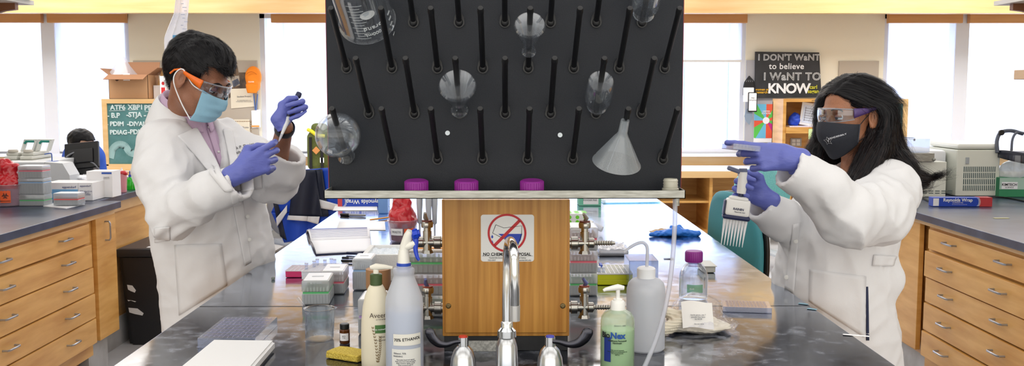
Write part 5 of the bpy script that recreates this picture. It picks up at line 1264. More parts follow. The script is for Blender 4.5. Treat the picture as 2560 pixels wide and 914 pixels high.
b = B(); b.box(X0-.012, X1+.012, Yb0-.012, Yb1+.012, zlid-.055, zlid, .02); b.done('lid', mat('lid black', (34, 36, 42), .4), t)
b = B()
for (u0, u1, v0, v1) in ((316, 338, 712, 732), (316, 338, 750, 756), (318, 356, 770, 790)):
    pp = [P(u, v, Yb0-.002) for u, v in ((u0, v0), (u0+(u1-u0)*.6, v0+2), (u1, v0+(v1-v0)*.7), (u1-3, v1), (u0+(u1-u0)*.4, v1-4), (u0+2, v0+(v1-v0)*.6))]
    vs = [b.bm.verts.new((p.x, Yb0+.03*(1-(p.z/.545))-.0018, p.z)) for p in pp]; b.bm.faces.new(vs)
b.done('torn_label', mat('torn label white', (220, 222, 224), .7), t, smooth=False)
b = B(); b.box(X0+.25, X0+.34, Yb0+.12, Yb0+.24, zlid+.0005, zlid+.0015); b.done('orange_tape', ORL, t, smooth=False)
b = B(); b.box(X0+.16, X0+.3, Yb0+.03, Yb0+.07, zlid+.0005, zlid+.0015, 0, None); b.done('white_tape', PAPER, t, smooth=False)
# ---------------------------------------------------------------- right counter
a, c = cat_(2332, 516), cat_(2470, 514); w_ = c.x-a.x
t = thing('foil_box', 'blue and red foil carton lying on the right counter', 'box', (a.x, a.y, ZC), R(-1))
b = B(); b.box(0, w_, 0, .055, 0, .047, .002); b.done('carton', 'foil box blue', t)
b = B(); b.box(w_-.065, w_+.001, -.001, .0561, .0005, .0478); b.done('red_end', 'foil box red', t, smooth=False)
b = B()
for k in range(3): b.tube([(w_-.07-.004*k+.01*math.sin(R(q)), -.001, .024+.02*math.cos(R(q))) for q in range(0, 181, 20)], .0009, 4)
b.done('white_stripes', WHITE, t)
text([('Reynolds Wrap', .024, w_*.42, .034, dict(bold=.025)), ('ALUMINUM FOIL', .0075, w_*.42, .02), ('- - - - - - - - - - -', .012, w_*.45, .012, dict(bold=.03))], WHITE, t, 'lettering', T(0, -.0012, 0))
b = B(); b.box(.001, .03, -.0011, -.0003, .004, .043); b.done('white_end', CART, t, smooth=False)
# white chiller with vents
a, c = cat_(2388, 490), cat_(2497, 490); w_ = c.x-a.x; hq = P(0, 375, a.y).z-ZC
t = thing('benchtop_centrifuge', 'cream benchtop centrifuge with vent slots on the right counter', 'instrument', (a.x, a.y, ZC))
CRM = mat('instrument cream', (226, 228, 216), .45)
b = B(); pr = [(-.005, 0), (w_, 0), (w_, hq), (w_-.02, hq+.004), (.03, hq+.004), (.01, hq)]; b.box(0, w_, 0, .38, 0, hq, .008); b.done('housing', CRM, t)
b = B(); b.box(.004, w_-.004, .004, .376, hq+.002, hq+.035, .014); b.done('top_lid', mat('lid cream', (236, 238, 230), .4), t)
b = B()
for i in range(17):
    for j in range(4): x = w_*.17+i*w_*.044; z0_ = hq*.12+j*hq*.135; b.box(x, x+w_*.018, -.0012, .001, z0_, z0_+hq*.115)
b.done('vent_slots', mat('vent dark', (60, 84, 86), .6), t, smooth=False)
b = B(); b.box(w_*.2, w_*.28, -.006, 0, hq*.70, hq*.84, .002); b.done('latch', mat('latch grey', (170, 176, 180), .4), t)
b = B(); b.box(-.36, -.01, .1, .5, 0, hq*.97, .02); b.done('side_housing', mat('side white', (236, 238, 242), .4), t)
# beige bath behind the hair
a, c = cat_(2292, 492), cat_(2364, 492); w_ = c.x-a.x; hq = P(0, 405, a.y).z-ZC
t = thing('water_bath', 'beige water bath with steel lip behind the hair of the woman', 'instrument', (a.x-.12, a.y, ZC)); w_ += .12
b = B(); b.box(0, w_, 0, .3, 0, hq, .004); b.done('housing', CRM, t)
b = B()
for k in range(5): b.box(.15+k*.036, .15+k*.036+.026, -.001, .001, .02, .024); b.box(.15+k*.036, .15+k*.036+.026, -.001, .001, .032, .036)
b.done('vent_slots', 'vent dark', t, smooth=False)
b = B(); b.box(.02, w_-.08, -.02, .25, hq+.001, hq+.05, .003); b.sph((w_-.085, -.025, hq+.015), .009); b.done('steel_lip', STEEL, t)
b = B(); b.box(.02, w_-.09, .02, .24, hq+.052, hq+.13, .004); b.done('clear_cover', clear('cover plastic', (240, 244, 250), .1, milk=.3, edge=.5), t)
b = B(); k = a.y/2400; b.tube(bez([(w_-56*k, .15, hq+.11), (w_-56*k, .15, hq+54*k), (w_-60*k, .15, hq+56*k), (w_-96*k, .15, hq+56*k)], 4), .0055, 8); b.done('bent_rod', mat('rod dark blue', (30, 44, 66), .4), t)
# cables
t = thing('power_cable', 'black cable trailing over the right counter behind the foil carton', 'cable', (0, 0, 0)); b = B()
b.tube(bez([cat_(2290, 485)+Vector((0, 0, .02)), cat_(2310, 498)+Vector((0, 0, .005)), cat_(2340, 506)+Vector((0, 0, .004)), cat_(2400, 495)+Vector((0, 0, .004)), cat_(2500, 494)+Vector((0, 0, .004)), cat_(2575, 507)+Vector((0, 0, .004))], 8), .0045, 8); b.done('cable', BLACK, t)
# kimtech carton
a = cat_(2497, 492); k = a.y/2400; t = thing('wipes_box', 'green and white wipes carton at the right edge of the counter', 'box', (a.x, a.y, ZC), R(-3)); hq = P(0, 445, a.y).z-ZC
b = B(); b.box(0, .26, 0, .13, 0, hq, .003); b.done('carton', mat('kimtech green', (52, 140, 96), .5), t)
b = B(); b.box(.0006, .258, -.0012, -.0002, hq*.4, hq-.001); b.done('pale_panel', mat('pale green panel', (176, 206, 190), .5), t, smooth=False)
b = B(); b.box(.012, .1, -.0022, -.0012, hq*.42, hq*.78); b.done('white_panel', PAPER, t, smooth=False)
text([('KIMTECH', .02, .055, hq*.64, dict(bold=.02)), ('SCIENCE', .012, .055, hq*.5)], INK, t, 'lettering', T(0, -.0024, 0))
F = Field((0.0, -.03, hq), (.30, .16, hq+.14), .006); F.add(F.ell(I4, (.15, .06, hq+.02), (.13, .06, .09))); me = F.mesh('wipes', lambda c: .012*noise.noise(c*18)+.006*noise.noise(c*40)); meshobj('wipes', me, clear('white tissue film', (252, 252, 255), .3, milk=.8, milk_rgb=(236, 240, 242)), t, angle=60)
# face shield
Y = a.y+.05; k = Y/2400; o_ = P(2535, 375, Y); t = thing('face_shield', 'face shield with black headband resting on the wipes carton', 'face shield', (o_.x, Y, o_.z))
b = B(); 
def fs(i, j):
    an = R(-200+220*i); return Vector((46*k*math.cos(an)+4*k, .09*math.sin(an), -14*k+26*k*(j-.5)*(.5+.5*abs(math.sin(math.pi*i)))+26*k*abs(math.cos(an/1.0))*.35-4*k))
b.grid(fs, 30, 4); o = b.done('headband', mat('headband navy', (30, 36, 54), .4), t); o.modifiers.new('s', 'SOLIDIFY').thickness = .008
b = B(); b.tube(bez([(-46*k, -.02, -6*k), (-44*k, 0, 24*k), (-30*k, .02, 44*k), (0, .04, 48*k), (30*k, .04, 40*k)], 6), .011, 8); b.tube(bez([(-18*k, -.05, 0), (-12*k, -.03, 28*k), (6*k, 0, 44*k), (36*k, .0, 40*k)], 6), .007, 8); b.done('crown_strap', mat('strap grey', (84, 90, 104), .5), t)
b = B(); b.cyl(.016, -.006, .006, 16, T(-34*k, -.0, 44*k) @ RX(90)); b.done('adjust_knob', BLACK, t)
b = B(); b.grid(lambda i, j: Vector((50*k*math.cos(R(200+140*i)), .12*math.sin(R(200+140*i)), -10*k-40*k*j)), 16, 4); b.done('visor', clear('visor plastic', (244, 247, 252), .05, edge=.5), t)
b = B(); p0, p1 = cat_(2485, 545), cat_(2550, 552); b.box(p0.x, p1.x, p0.y-.01, p0.y+.01, ZC+.0002, ZC+.001); tag(b.done('yellow_tape', mat('yellow tape', (226, 220, 150), .6), smooth=False), 'yellow tape line stuck on the right counter', 'tape')
# ---------------------------------------------------------------- far wall things
# boxes on the left hutch
Yh = 9.55; k = Yh/2400
KR = mat('cardboard', (196, 152, 112), .8, bump=.1, bscale=40); KR2 = mat('cardboard dark', (150, 108, 78), .8)
X = lambda u, Y=Yh: P(u, 0, Y).x
Z = lambda v, Y=Yh: P(0, v, Y).z
t = thing('cardboard_box', 'open cardboard box with plastic bag inside on top of the chalkboard hutch', 'box', (X(274), Yh-.1, hz)); w_ = X(372)-X(274); hb_ = Z(187)-hz
b = B(); b.box(0, w_, 0, .3, 0, .004); b.box(0, w_, 0, .004, 0, hb_); b.box(0, w_, .296, .3, 0, hb_); b.box(0, .004, 0, .3, 0, hb_); b.box(w_-.004, w_, 0, .3, 0, hb_); b.done('carton', KR, t, smooth=False)
b = B()
for M, (ww, dd) in ((T(0, 0, hb_) @ RX(200), (w_, .14)), (T(0, .3, hb_) @ RX(70), (w_, .14))): b.box(0, ww, 0, dd, -.002, .002, 0, M)
b.box(-.10, 0, 0, .3, -.002, .002, 0, T(0, 0, hb_) @ RY(38)); b.box(0, .12, 0, .3, -.002, .002, 0, T(w_, 0, hb_) @ RY(-35)); b.done('flap', KR2, t, smooth=False)
b = B(); b.box(w_*.38, w_*.55, -.006, -.003, hb_*.76, hb_*1.05); b.done('shipping_label', PAPER, t, smooth=False)
b = B(); b.lathe([(0, 0), (.016, 0), (.016, .002), (0, .002)], 14, T(w_*.22, -.0045, hb_*.8) @ RX(90)); b.done('printed_mark', mat('brown print', (80, 50, 34), .7), t, smooth=False)
b = B(); zz0 = hb_*.8; n = 16
b.lathe([(.16, zz0), (.13, zz0+.05), (.07, zz0+.15), (.02, zz0+.22), (0, zz0+.23)], 18, T(w_*.22, .14, 0), sy=.7)
for v in b.bm.verts: v.co += Vector((noise.noise(v.co*14), noise.noise(v.co*14+Vector((5, 0, 0))), 0))*.03
b.done('plastic_bag', clear('thin film bag', (250, 250, 255), .15, milk=.45, milk_rgb=(236, 238, 248), edge=.4), t, angle=30)
# folder / envelope slanted
b = B(); b.prism([(X(377), Z(213)), (X(414), Z(213)), (X(414), Z(138)), (X(400), Z(140))], .02, Matrix(((1, 0, 0, 0), (0, 0, 1, Yh+.1), (0, 1, 0, 0), (0, 0, 0, 1)))); t = b.done('envelope', mat('manila', (226, 178, 112), .7), smooth=False); tag(t, 'manila envelope leaning behind the head of the man', 'envelope')
b = B(); b.box(X(374), X(398), Yh+.02, Yh+.22, hz, Z(213), .002); o = b.done('small_carton', CART); tag(o, 'small white carton under the manila envelope', 'box')
t = thing('picture_box', 'small white box with a red figure on the hutch by the ear of the man', 'box', (X(398), Yh-.06, hz)); b = B(); w_ = X(414)-X(398); hh_ = Z(190)-hz; b.box(0, w_, 0, .06, 0, hh_, .001); b.done('box_body', CART, t)
b = B(); b.box(w_*.2, w_*.8, -.001, -.0002, .02, hh_*.5); b.sph((w_*.5, -.001, hh_*.68), .014, sc=(1, .1, 1.2)); b.done('red_figure', mat('figure red', (206, 40, 46), .6), t, smooth=False)
t = thing('black_box', 'black carton with yellow flashes right of the picture box', 'box', (X(414), Yh, hz)); b = B(); b.box(0, .12, 0, .08, 0, Z(170)-hz, .001); b.done('box_body', INK, t)
b = B(); b.box(.01, .06, -.001, -.0002, Z(192)-hz, Z(188)-hz); b.box(.02, .035, -.001, -.0002, .03, .09, 0, None); b.done('yellow_flash', mat('flash yellow', (220, 226, 40), .6), t, smooth=False)
# wall papers, cap
def wallpaper(q, label, m, y=WY-.024, name='paper_sheet', cat='paper'):
    t = thing(name, label, cat, (0, 0, 0)); b = B(); pts = [P(u, v, y) for u, v in q]; vs = [b.bm.verts.new(p) for p in pts]; b.bm.faces.new(vs); o = b.done('sheet', m, t, smooth=False); o.modifiers.new('s', 'SOLIDIFY').thickness = .003; return t
CER = mat('certificate cream', (232, 224, 204), .7); PH = mat('photo dark', (58, 48, 46), .4, vary=(120, 96, 72), bscale=14)
t = wallpaper(((576, 222), (632, 220), (636, 266), (578, 271)), 'cream certificate pinned below the orange cap', CER)
text([('Student Project', .024, X(606, WY), Z(241, WY), dict(rot=2)), ('for outstanding work in the\nundergraduate research program', .013, X(606, WY), Z(252, WY))], GREYINK, t, 'lettering', T(0, WY-.03, 0))
t = wallpaper(((579, 298), (624, 298), (626, 358), (581, 358)), 'cream certificate with dotted border pinned lowest on the board', CER)
b = B()
for i in range(10): b.sph((X(583+i*4.4, WY), WY-.028, Z(303, WY)), .006, sc=(1, .2, 1), seg=8); b.sph((X(621, WY), WY-.028, Z(306+i*5, WY)), .006, sc=(1, .2, 1), seg=8)
b.done('border_dots', mat('border brown', (150, 120, 84), .7), t)
text([('Certificate', .03, X(600, WY), Z(318, WY)), ('presented to\nthe laboratory group', .015, X(600, WY), Z(335, WY))], GREYINK, t, 'lettering', T(0, WY-.028, 0))
wallpaper(((580, 165), (593, 163), (597, 188), (583, 190)), 'dark photo print pinned topmost beside the hair of the man', PH)
wallpaper(((597, 181), (616, 181), (616, 220), (600, 218)), 'dark photo print pinned left of the orange cap', PH)
wallpaper(((580, 203), (594, 196), (600, 208), (584, 218)), 'small tilted photo print pinned over the dark poster', mat('photo grey blue', (96, 104, 122), .4, vary=(60, 62, 76), bscale=20))
wallpaper(((570, 222), (614, 208), (614, 220), (572, 246)), 'dark slanting poster strip behind the safety glasses', PH, WY-.022)
t = wallpaper(((628, 276), (651, 273), (652, 318), (630, 320)), 'white event badge hanging on a lanyard under the cap', PAPER, WY-.03, 'name_badge', 'badge')
b = B(); b.tube([P(634, 235, WY-.03), P(638, 275, WY-.032)], .006, 5); b.tube([P(644, 235, WY-.03), P(640, 275, WY-.032)], .006, 5); b.done('lanyard', mat('lanyard blue', (90, 120, 180), .6), t)
b = B(); p0, p1 = P(631, 317, WY), P(650, 313, WY); b.box(p0.x, p1.x, WY-.036, WY-.033, p0.z, p1.z); b.done('orange_band', mat('pencil orange'), t, smooth=False)
# orange cap
t = thing('baseball_cap', 'bright orange baseball cap hanging on the pinboard', 'cap', tuple(P(633, 200, WY-.07))); k = WY/2400
OR = mat('orange cotton', (246, 138, 26), .8, bump=.2, bscale=200)
F = Field((-.11, -.09, -.17), (.11, .05, .16), .004)
F.add(F.ell(I4, (0, .01, .03), (20*k, .06, 27*k))); d = F.ell(I4, (.0, .0, -.05), (17*k, .075, 19*k)); F.add(d, .012)
F.sub(F.ell(I4, (0, .09, .02), (.07, .06, .09)))
me = F.mesh('crown'); meshobj('crown', me, OR, t, angle=180)
b = B(); b.grid(lambda i, j: Vector(((i-.5)*2*15*k*(1-.25*j*j), -.078-.0+.02*(i-.5)**2*4, -.045-.09*j)), 12, 8); o = b.done('brim', OR, t); o.modifiers.new('s', 'SOLIDIFY').thickness = .005
b = B(); b.tube([Vector((x_, -.058-.012*math.cos(x_*14), .035+.05*math.cos(x_*20)-.0)) for x_ in [(-.055+.011*q) for q in range(11)]], .003, 6); b.done('seam', mat('cap seam', (200, 100, 20), .8), t)
text([('CLEVER', .018, 0, -.02, dict(bold=.02))], mat('cap letters', (250, 230, 215), .7), t, 'lettering', T(0, -.083, 0))
# hanging plastic bag + roll at the fascia
t = thing('plastic_sleeve', 'long white plastic sleeve hanging from the fascia above the man', 'plastic bag', (0, 0, 0)); Y = 7.0
pts = [(437, -30, 474, -30), (437, 0, 472, 0), (434, 35, 472, 35), (424, 62, 470, 62), (413, 95, 470, 96), (412, 130, 466, 130)]
b = B()
def sl(i, j):
    q = j*(len(pts)-1); a_ = min(int(q), len(pts)-2); f = q-a_; r_ = [pts[a_][c_]*(1-f)+pts[a_+1][c_]*f for c_ in range(4)]
    p = P(r_[0]+(r_[2]-r_[0])*i, r_[1], Y); p.y += -.05*math.sin(math.pi*i)+.02*math.sin(i*14+j*6); return p
b.grid(sl, 24, 20); o = b.done('sleeve_film', clear('white film sleeve', (250, 250, 255), .25, milk=.75, milk_rgb=(238, 240, 248), edge=.3), t)
b = B(); p0, p1 = P(433, 88, Y-.07), P(443, 97, Y-.07); b.box(p0.x, p1.x, Y-.08, Y-.06, p1.z, p0.z); b.done('blue_tape', mat('blue tape', (100, 170, 220), .6), t, smooth=False)
b = B()
for q in range(9): p = P(452+(q % 3)*4, 10+q*9, Y-.075); b.box(p.x, p.x+.02+.01*(q % 2), Y-.0755, Y-.075, p.z, p.z+.004)
b.done('printed_marks', mat('film print', (170, 180, 205), .6), t, smooth=False)
b = B(); b.cyl(.006, -.32, .06, 10, T(P(455, 0, Y).x, Y+.02, 2.9) ); b.cyl(.004, 2.15, 2.95, 8, T(P(455, 0, Y).x, Y+.02, 0)); b.done('hanger_rod', STEEL, t)
# sign canvas on the right
t = thing('painted_sign', 'black canvas with chalk style lettering hanging on the cream wall', 'sign', (0, 0, 0))
q = ((1889, 129), (2048, 131), (2054, 243), (1888, 245)); y = WY-.05
b = B(); vs = [b.bm.verts.new(P(u, v, y)) for u, v in q]; vb = [b.bm.verts.new(P(u, v, y)+Vector((0, .03, 0))) for u, v in q]; b.bm.faces.new(vs); b.bm.faces.new(vb[::-1])
for i in range(4): b.bm.faces.new((vs[i], vs[(i+1) % 4], vb[(i+1) % 4], vb[i]))
b.done('canvas', mat('canvas charcoal', (44, 46, 48), .8, vary=(62, 62, 66), bscale=4), t, smooth=False)
def sg_(txt, u, v, s, **kw): p = P(u, v, y); return (txt, s, p.x, p.z, kw)
W1 = mat('chalk outline white', (206, 208, 210), .8)
text([sg_('I DON\'T WaNT', 1972, 144, .09, outline=.0034, space=1.08), sg_('I WaNT TO', 1980, 192, .112, outline=.004, space=1.08)], W1, t, 'outlined_lettering', T(0, y-.006, 0))
text([sg_('to believe', 1966, 166, .088, bold=.012, space=1.05), sg_('KNOW', 1972, 222, .142, bold=.035, space=.9)], mat('paint white', (238, 240, 242), .8), t, 'white_lettering', T(0, y-.006, 0))
text([sg_('carl\nsagan', 2033, 223, .055, bold=.02, line=.8)], mat('paint lime', (210, 206, 60), .8), t, 'lime_lettering', T(0, y-.006, 0))
text([sg_('women of\nresearch', 1904, 227, .036, bold=.02, line=.8)], mat('paint yellow', (232, 180, 40), .8), t, 'yellow_lettering', T(0, y-.006, 0))
# badges left of the sign
t = thing('lanyard_badges', 'bunch of black lanyards with white name cards hanging by the window', 'badges', tuple(P(1873, 190, WY-.06)))
b = B()
for k_ in range(5): b.tube(bez([(0, 0, 0), (-.05+.025*k_, -.01*k_, -.08), (-.06+.03*k_, -.01, -.2)], 4), .006, 6)
b.box(-.06, .06, -.035, -.025, -.13, -.06, .004); b.done('lanyard', INK, t)
b = B(); b.box(-.07, .04, -.05, -.045, -.27, -.12, .004); b.done('name_card', PAPER, t); 
b = B(); b.box(-.02, .075, -.06, -.052, -.375, -.17, .006); o = b.done('card_frame', INK, t); b = B(); b.box(-.012, .067, -.064, -.059, -.362, -.178, .003); b.done('name_card', PAPER, t)
text([('PhD\nLab group', .02, .028, -.24)], GREYINK, t, 'lettering', T(0, -.066, 0))
b = B(); vs = [(0, -.33), (.03, -.36), (.035, -.43), (.005, -.51), (-.035, -.47), (-.05, -.42), (-.035, -.35)]; b.prism(vs, .008, Matrix(((1, 0, 0, 0), (0, 0, 1, -.04), (0, 1, 0, 0), (0, 0, 0, 1)))); b.done('grey_pennant', mat('pennant grey blue', (130, 146, 164), .8), t, smooth=False)
# colourful poster
t = thing('colour_poster', 'bright poster of coloured wedges around a white circle under the black sign', 'poster', (0, 0, 0)); y = WY-.03
p0, p1 = P(1884, 345, y), P(1950, 260, y); b = B(); b.box(p0.x, p1.x, y, y+.008, P(0, 356, y).z, p1.z); b.done('poster_sheet', PAPER, t, smooth=False)
cx, cz = P(1915, 301, y).x, P(1915, 301, y).z; hx, hzz = p1.x-p0.x, p1.z-p0.z
cols = [(232, 92, 62), (90, 196, 80), (232, 92, 62), (110, 190, 226), (90, 196, 80), (110, 190, 226), (232, 92, 62), (90, 196, 80), (110, 190, 226), (232, 92, 62), (200, 40, 140), (90, 196, 80)]
def rectpt(a):
    dx, dz = math.cos(a), math.sin(a); s = min([((p1.x-cx)/dx if dx > 0 else (p0.x-cx)/dx) if abs(dx) > 1e-6 else 9, ((p1.z-cz)/dz if dz > 0 else (p0.z-cz)/dz) if abs(dz) > 1e-6 else 9]); return (cx+dx*s, cz+dz*s)
for c_ in sorted(set(cols)):
    b = B()
    for i, cc in enumerate(cols):
        if cc != c_: continue
        for j in range(6):
            a0, a1 = 2*math.pi*(i+j/6)/12, 2*math.pi*(i+(j+1)/6)/12; q0_, q1_ = rectpt(a0), rectpt(a1)
            vs = [b.bm.verts.new(v) for v in ((cx, y-.002, cz), (q0_[0], y-.002, q0_[1]), (q1_[0], y-.002, q1_[1]))]; b.bm.faces.new(vs)
    b.done('wedge', mat('poster %d' % c_[0], c_, .6), t, smooth=False)
b = B(); b.lathe([(0, 0), (.036, 0), (.036, .003), (0, .003)], 24, T(cx, y-.002, cz) @ RX(90)); b.done('white_disc', PAPER, t, smooth=False)
text([('LIMITED\nEDITIONS', .022, cx, P(0, 281, y).z, dict(bold=.02))], PAPER, t, 'lettering', T(0, y-.0045, 0))
# things in the bookcase
zs_ = zsh; Yk = 9.55; t = thing('gift_bag', 'crumpled blue bag standing on the shelf of the maple bookcase', 'bag', (P(1994, 0, Yk).x, Yk, zs_+.012)); F = Field((-.1, -.08, 0), (.1, .08, .16), .006); F.add(F.ell(I4, (0, 0, .045), (.062, .05, .055))); F.add(F.ell(I4, (.01, 0, .09), (.045, .04, .04)), .02); me = F.mesh('bag_body', lambda c: .012*noise.noise(c*28)); meshobj('bag_body', me, mat('bag blue', (24, 72, 200), .4), t, angle=40)
b = B(); b.box(P(1978, 0, Yk-.06).x, P(2042, 0, Yk-.06).x, Yk-.12, Yk+.12, zs_+.0005, zs_+.011); o = b.done('folder_tray', mat('pale violet card', (214, 212, 236), .6)); tag(o, 'pale folder lying under the blue bag on the bookcase shelf', 'folder')
t = thing('framed_calendar', 'tilted white framed calendar leaning in the maple bookcase', 'picture frame', (P(2026, 0, Yk).x, Yk-.03, zs_+.012)); k = Yk/2400
b = B(); M = RY(9) @ RX(-6); b.box(-22*k, 22*k, 0, .012, 0, 57*k, .003, M); b.done('frame', WHITE, t); b = B(); b.box(-17*k, 17*k, -.002, 0, 6*k, 51*k, 0, M); b.done('page', mat('page blue white', (220, 230, 246), .6), t, smooth=False)
b = B()
for q_ in range(6): b.box(-13*k, 13*k, -.003, -.002, (12+6*q_)*k, (12.8+6*q_)*k, 0, M)
b.box(-12*k, -11*k, -.003, -.002, 10*k, 46*k, 0, M); b.done('calendar_lines', GREYINK, t, smooth=False)
t = thing('sticky_note', 'pale green note stuck to the bookcase shelf edge', 'note', tuple(P(2032, 322, hy0-.035))); b = B(); b.box(-.04, .04, 0, .003, -.1, .0); b.done('note', mat('note lime', (214, 236, 170), .7), t, smooth=False)
# backpack on the far desk
Yk = 9.4; k = Yk/2400; t = thing('backpack', 'olive green backpack with yellow trim standing on the far desk', 'backpack', (P(800, 0, Yk).x, Yk+.06, .736)); z_ = lambda v: P(0, v, Yk).z-.736
OLV = mat('olive canvas', (96, 104, 46), .8, bump=.3, bscale=120, vary=(78, 86, 38))
F = Field((-.2, -.16, 0), (.2, .16, .52), .007); F.add(F.rbox(I4, (0, 0, .19), (40*k, .1, .188), .06)); F.add(F.rbox(I4, (-.04, 0, .38), (.075, .075, .08), .04), .05)
me = F.mesh('pack_body', lambda c: .006*noise.noise(c*12)); meshobj('pack_body', me, OLV, t, angle=180)
b = B()
for x in (-.11, .0, .1): b.box(x-.014, x+.014, -.112, -.098, .02, .33, .004)
b.done('strap', INK, t)
b = B()
for x in (-.055, .085): b.box(-.028, .028, -.006, .004, -.028, .028, .003, T(x, -.108, .2) @ RY(45))
b.done('leather_patch', mat('patch orange', (222, 150, 84), .7), t)
b = B(); b.box(-.02, .02, -.112, -.104, .08, .13, .002); b.done('tag_patch', PAPER, t)
b = B(); b.tube(bez([(-.14, -.06, .40), (-.1, -.09, .385), (-.04, -.1, .345), (.03, -.1, .34)], 5), [.018]*15+[.014], 8); b.done('yellow_strap', mat('strap yellow', (230, 216, 40), .6), t)
# ---------------------------------------------------------------- chairs
def caster_base(t, x, y, z, r, m, n=5, a0=0):
    b = B()
    for i in range(n):
        an = R(a0+360*i/n); b.tube([(x, y, z+.05), (x+r*.5*math.cos(an), y+r*.5*math.sin(an), z+.03), (x+r*math.cos(an), y+r*math.sin(an), z)], [.028, .022, .015], 8)
    b.cyl(.028, z+.02, z+.12, 14, T(x, y, 0)); b.done('star_base', m, t)
    for i in range(n):
        an = R(a0+360*i/n); b = B(); cx, cy = x+r*math.cos(an), y+r*math.sin(an); b.cyl(.028, -.022, .022, 16, T(cx, cy, .03) @ RZ(a0+360*i/n+40) @ RX(90)); b.cyl(.008, .03, z, 8, T(cx, cy, 0)); b.done('caster', BLACK, t)
TEAL = mat('teal mesh fabric', (96, 168, 172), .7, bump=.6, bscale=260, vary=(130, 196, 196), v0=.4, v1=.6)
TEALC = mat('teal chair cover', (60, 140, 152), .6, bump=.2, bscale=300); GM = mat('grey chair frame', (156, 162, 174), .4, .3)
# teal task chair by the woman
cxx = P(1838, 0, 4.35); t = thing('task_chair', 'teal upholstered task chair pushed up to the right side of the bench', 'chair', (1.243, 4.40, 0), R(107))
def padm(w, h, d, nm, m, M, parent, pw=2.6):
    b = B()
    def f(i, j):
        a_ = 2*math.pi*i; q = math.cos(a_), math.sin(a_); s = (abs(q[0])**pw+abs(q[1])**pw)**(-1/pw); x, z = q[0]*s*w, q[1]*s*h; e = 1-abs(2*j-1); 
        kk = 1-.12*(abs(2*j-1))**3; return Vector((x*kk, d*(2*j-1)-.05*(x/w)**2*0+.04*(1-(x/w)**2), z*kk))
    b.grid(f, 40, 8); bmesh.ops.remove_doubles(b.bm, verts=b.bm.verts[:], dist=1e-5); bmesh.ops.holes_fill(b.bm, edges=b.bm.edges[:]); bmesh.ops.transform(b.bm, matrix=M, verts=b.bm.verts[:]); return b.done(nm, m, parent)
padm(.235, .29, .016, 'backrest', BLACK, T(0, .18, .76), t); padm(.233, .288, .022, 'back_cover', TEALC, T(0, .212, .76), t)
padm(.24, .23, .04, 'seat', TEALC, T(0, -.05, .47) @ RX(90), t)
b = B(); b.tube([(0, .26, .75), (0, .27, .5), (0, .1, .42), (0, 0, .42)], .02, 8); b.cyl(.022, .12, .43, 12); b.done('column', BLACK, t); caster_base(t, 0, 0, .07, .29, GM, a0=10)
# mesh chair far
t = thing('mesh_chair', 'pale teal mesh chair with white base standing far behind the bench', 'chair', (P(1925, 0, 8.25).x, 8.25, 0), 0)
padm(.25, .20, .012, 'backrest', TEAL, T(0, .1, .64), t); padm(.24, .22, .03, 'seat', TEAL, T(0, -.12, .46) @ RX(90), t)
WB = mat('chair base white', (222, 226, 232), .4)
b = B(); b.cyl(.025, .1, .44, 12, T(0, -.1, 0)); b.tube([(0, .13, .6), (0, .14, .45), (0, 0, .43)], .02, 8); b.done('column', WB, t); caster_base(t, 0, -.1, .09, .3, WB, a0=15)
# left far chair
t = thing('office_chair', 'grey framed office chair with wooden seat behind the man', 'chair', (P(668, 0, 8.9).x-.05, 8.85, 0), 0)
padm(.22, .2, .02, 'seat', mat('seat cream', (214, 210, 190), .6), T(0, 0, .45) @ RX(90), t); b = B(); b.cyl(.024, .08, .43, 12); b.tube([(.2, .05, .43), (.24, .05, .5), (.22, .05, .68)], .018, 8); b.tube([(-.2, .05, .43), (-.24, .05, .5), (-.22, .05, .68)], .018, 8); b.box(-.26, .26, .03, .09, .66, .69, .01); b.done('frame', GM, t); caster_base(t, 0, 0, .085, .3, GM, a0=-20)
# chair with jacket
t = thing('jacket_chair', 'chair under the blue and navy jacket left of the bench', 'chair', (-1.28, 5.95, 0), 0)
padm(.22, .22, .03, 'seat', BLACK, T(0, .18, .46) @ RX(90), t); padm(.21, .2, .02, 'backrest', GM, T(0, -.02, .78), t); b = B(); b.cyl(.024, .08, .45, 12, T(0, .18, 0)); b.tube([(0, .0, .7), (0, .02, .46), (0, .18, .44)], .02, 8); b.tube([(-.25, -.0, .64), (-.25, .25, .62)], .02, 8); b.tube([(-.25, .1, .62), (-.22, .12, .44), (0, .18, .44)], .016, 8); b.done('frame', GM, t); caster_base(t, 0, .18, .085, .3, GM, a0=-10)
t = thing('jacket', 'royal blue and navy jacket with white stripes draped over the chair back', 'jacket', (-1.28, 5.95, 0))
JB = mat('jacket blue', (20, 74, 196), .6, bump=.2, bscale=30); JN = mat('jacket navy', (26, 34, 56), .6, bump=.2, bscale=30); JW = mat('jacket white', (230, 232, 238), .7)
Yj = 5.85
def jk(u, v, dy=0): p = P(u, v, Yj+dy); return p-Vector((-1.28, 5.95, 0))
def jpatch(q, nm, m, off=0, nu=14, nv=14, wav=.025):
    b = B()
    def f(i, j):
        u = (q[0][0]*(1-i)+q[1][0]*i)*(1-j)+(q[3][0]*(1-i)+q[2][0]*i)*j; v = (q[0][1]*(1-i)+q[1][1]*i)*(1-j)+(q[3][1]*(1-i)+q[2][1]*i)*j
        return jk(u, v, off+wav*math.sin(u*.09+v*.012)+.05*((u-790)/90)**2*.3)
    b.grid(f, nu, nv); o = b.done(nm, m, t, angle=180, fixn=False); o.modifiers.new('s', 'SOLIDIFY').thickness = .006; return o
jpatch(((726, 426), (860, 416), (870, 540), (678, 530)), 'body_cloth', JB)
jpatch(((678, 530), (870, 540), (800, 590), (712, 606)), 'lower_cloth', JB, -.004)
jpatch(((736, 424), (790, 424), (808, 541), (724, 540)), 'navy_panel', JN, -.02)
jpatch(((722, 538), (770, 540), (768, 552), (719, 549)), 'white_stripe', JW, -.034, 8, 4)
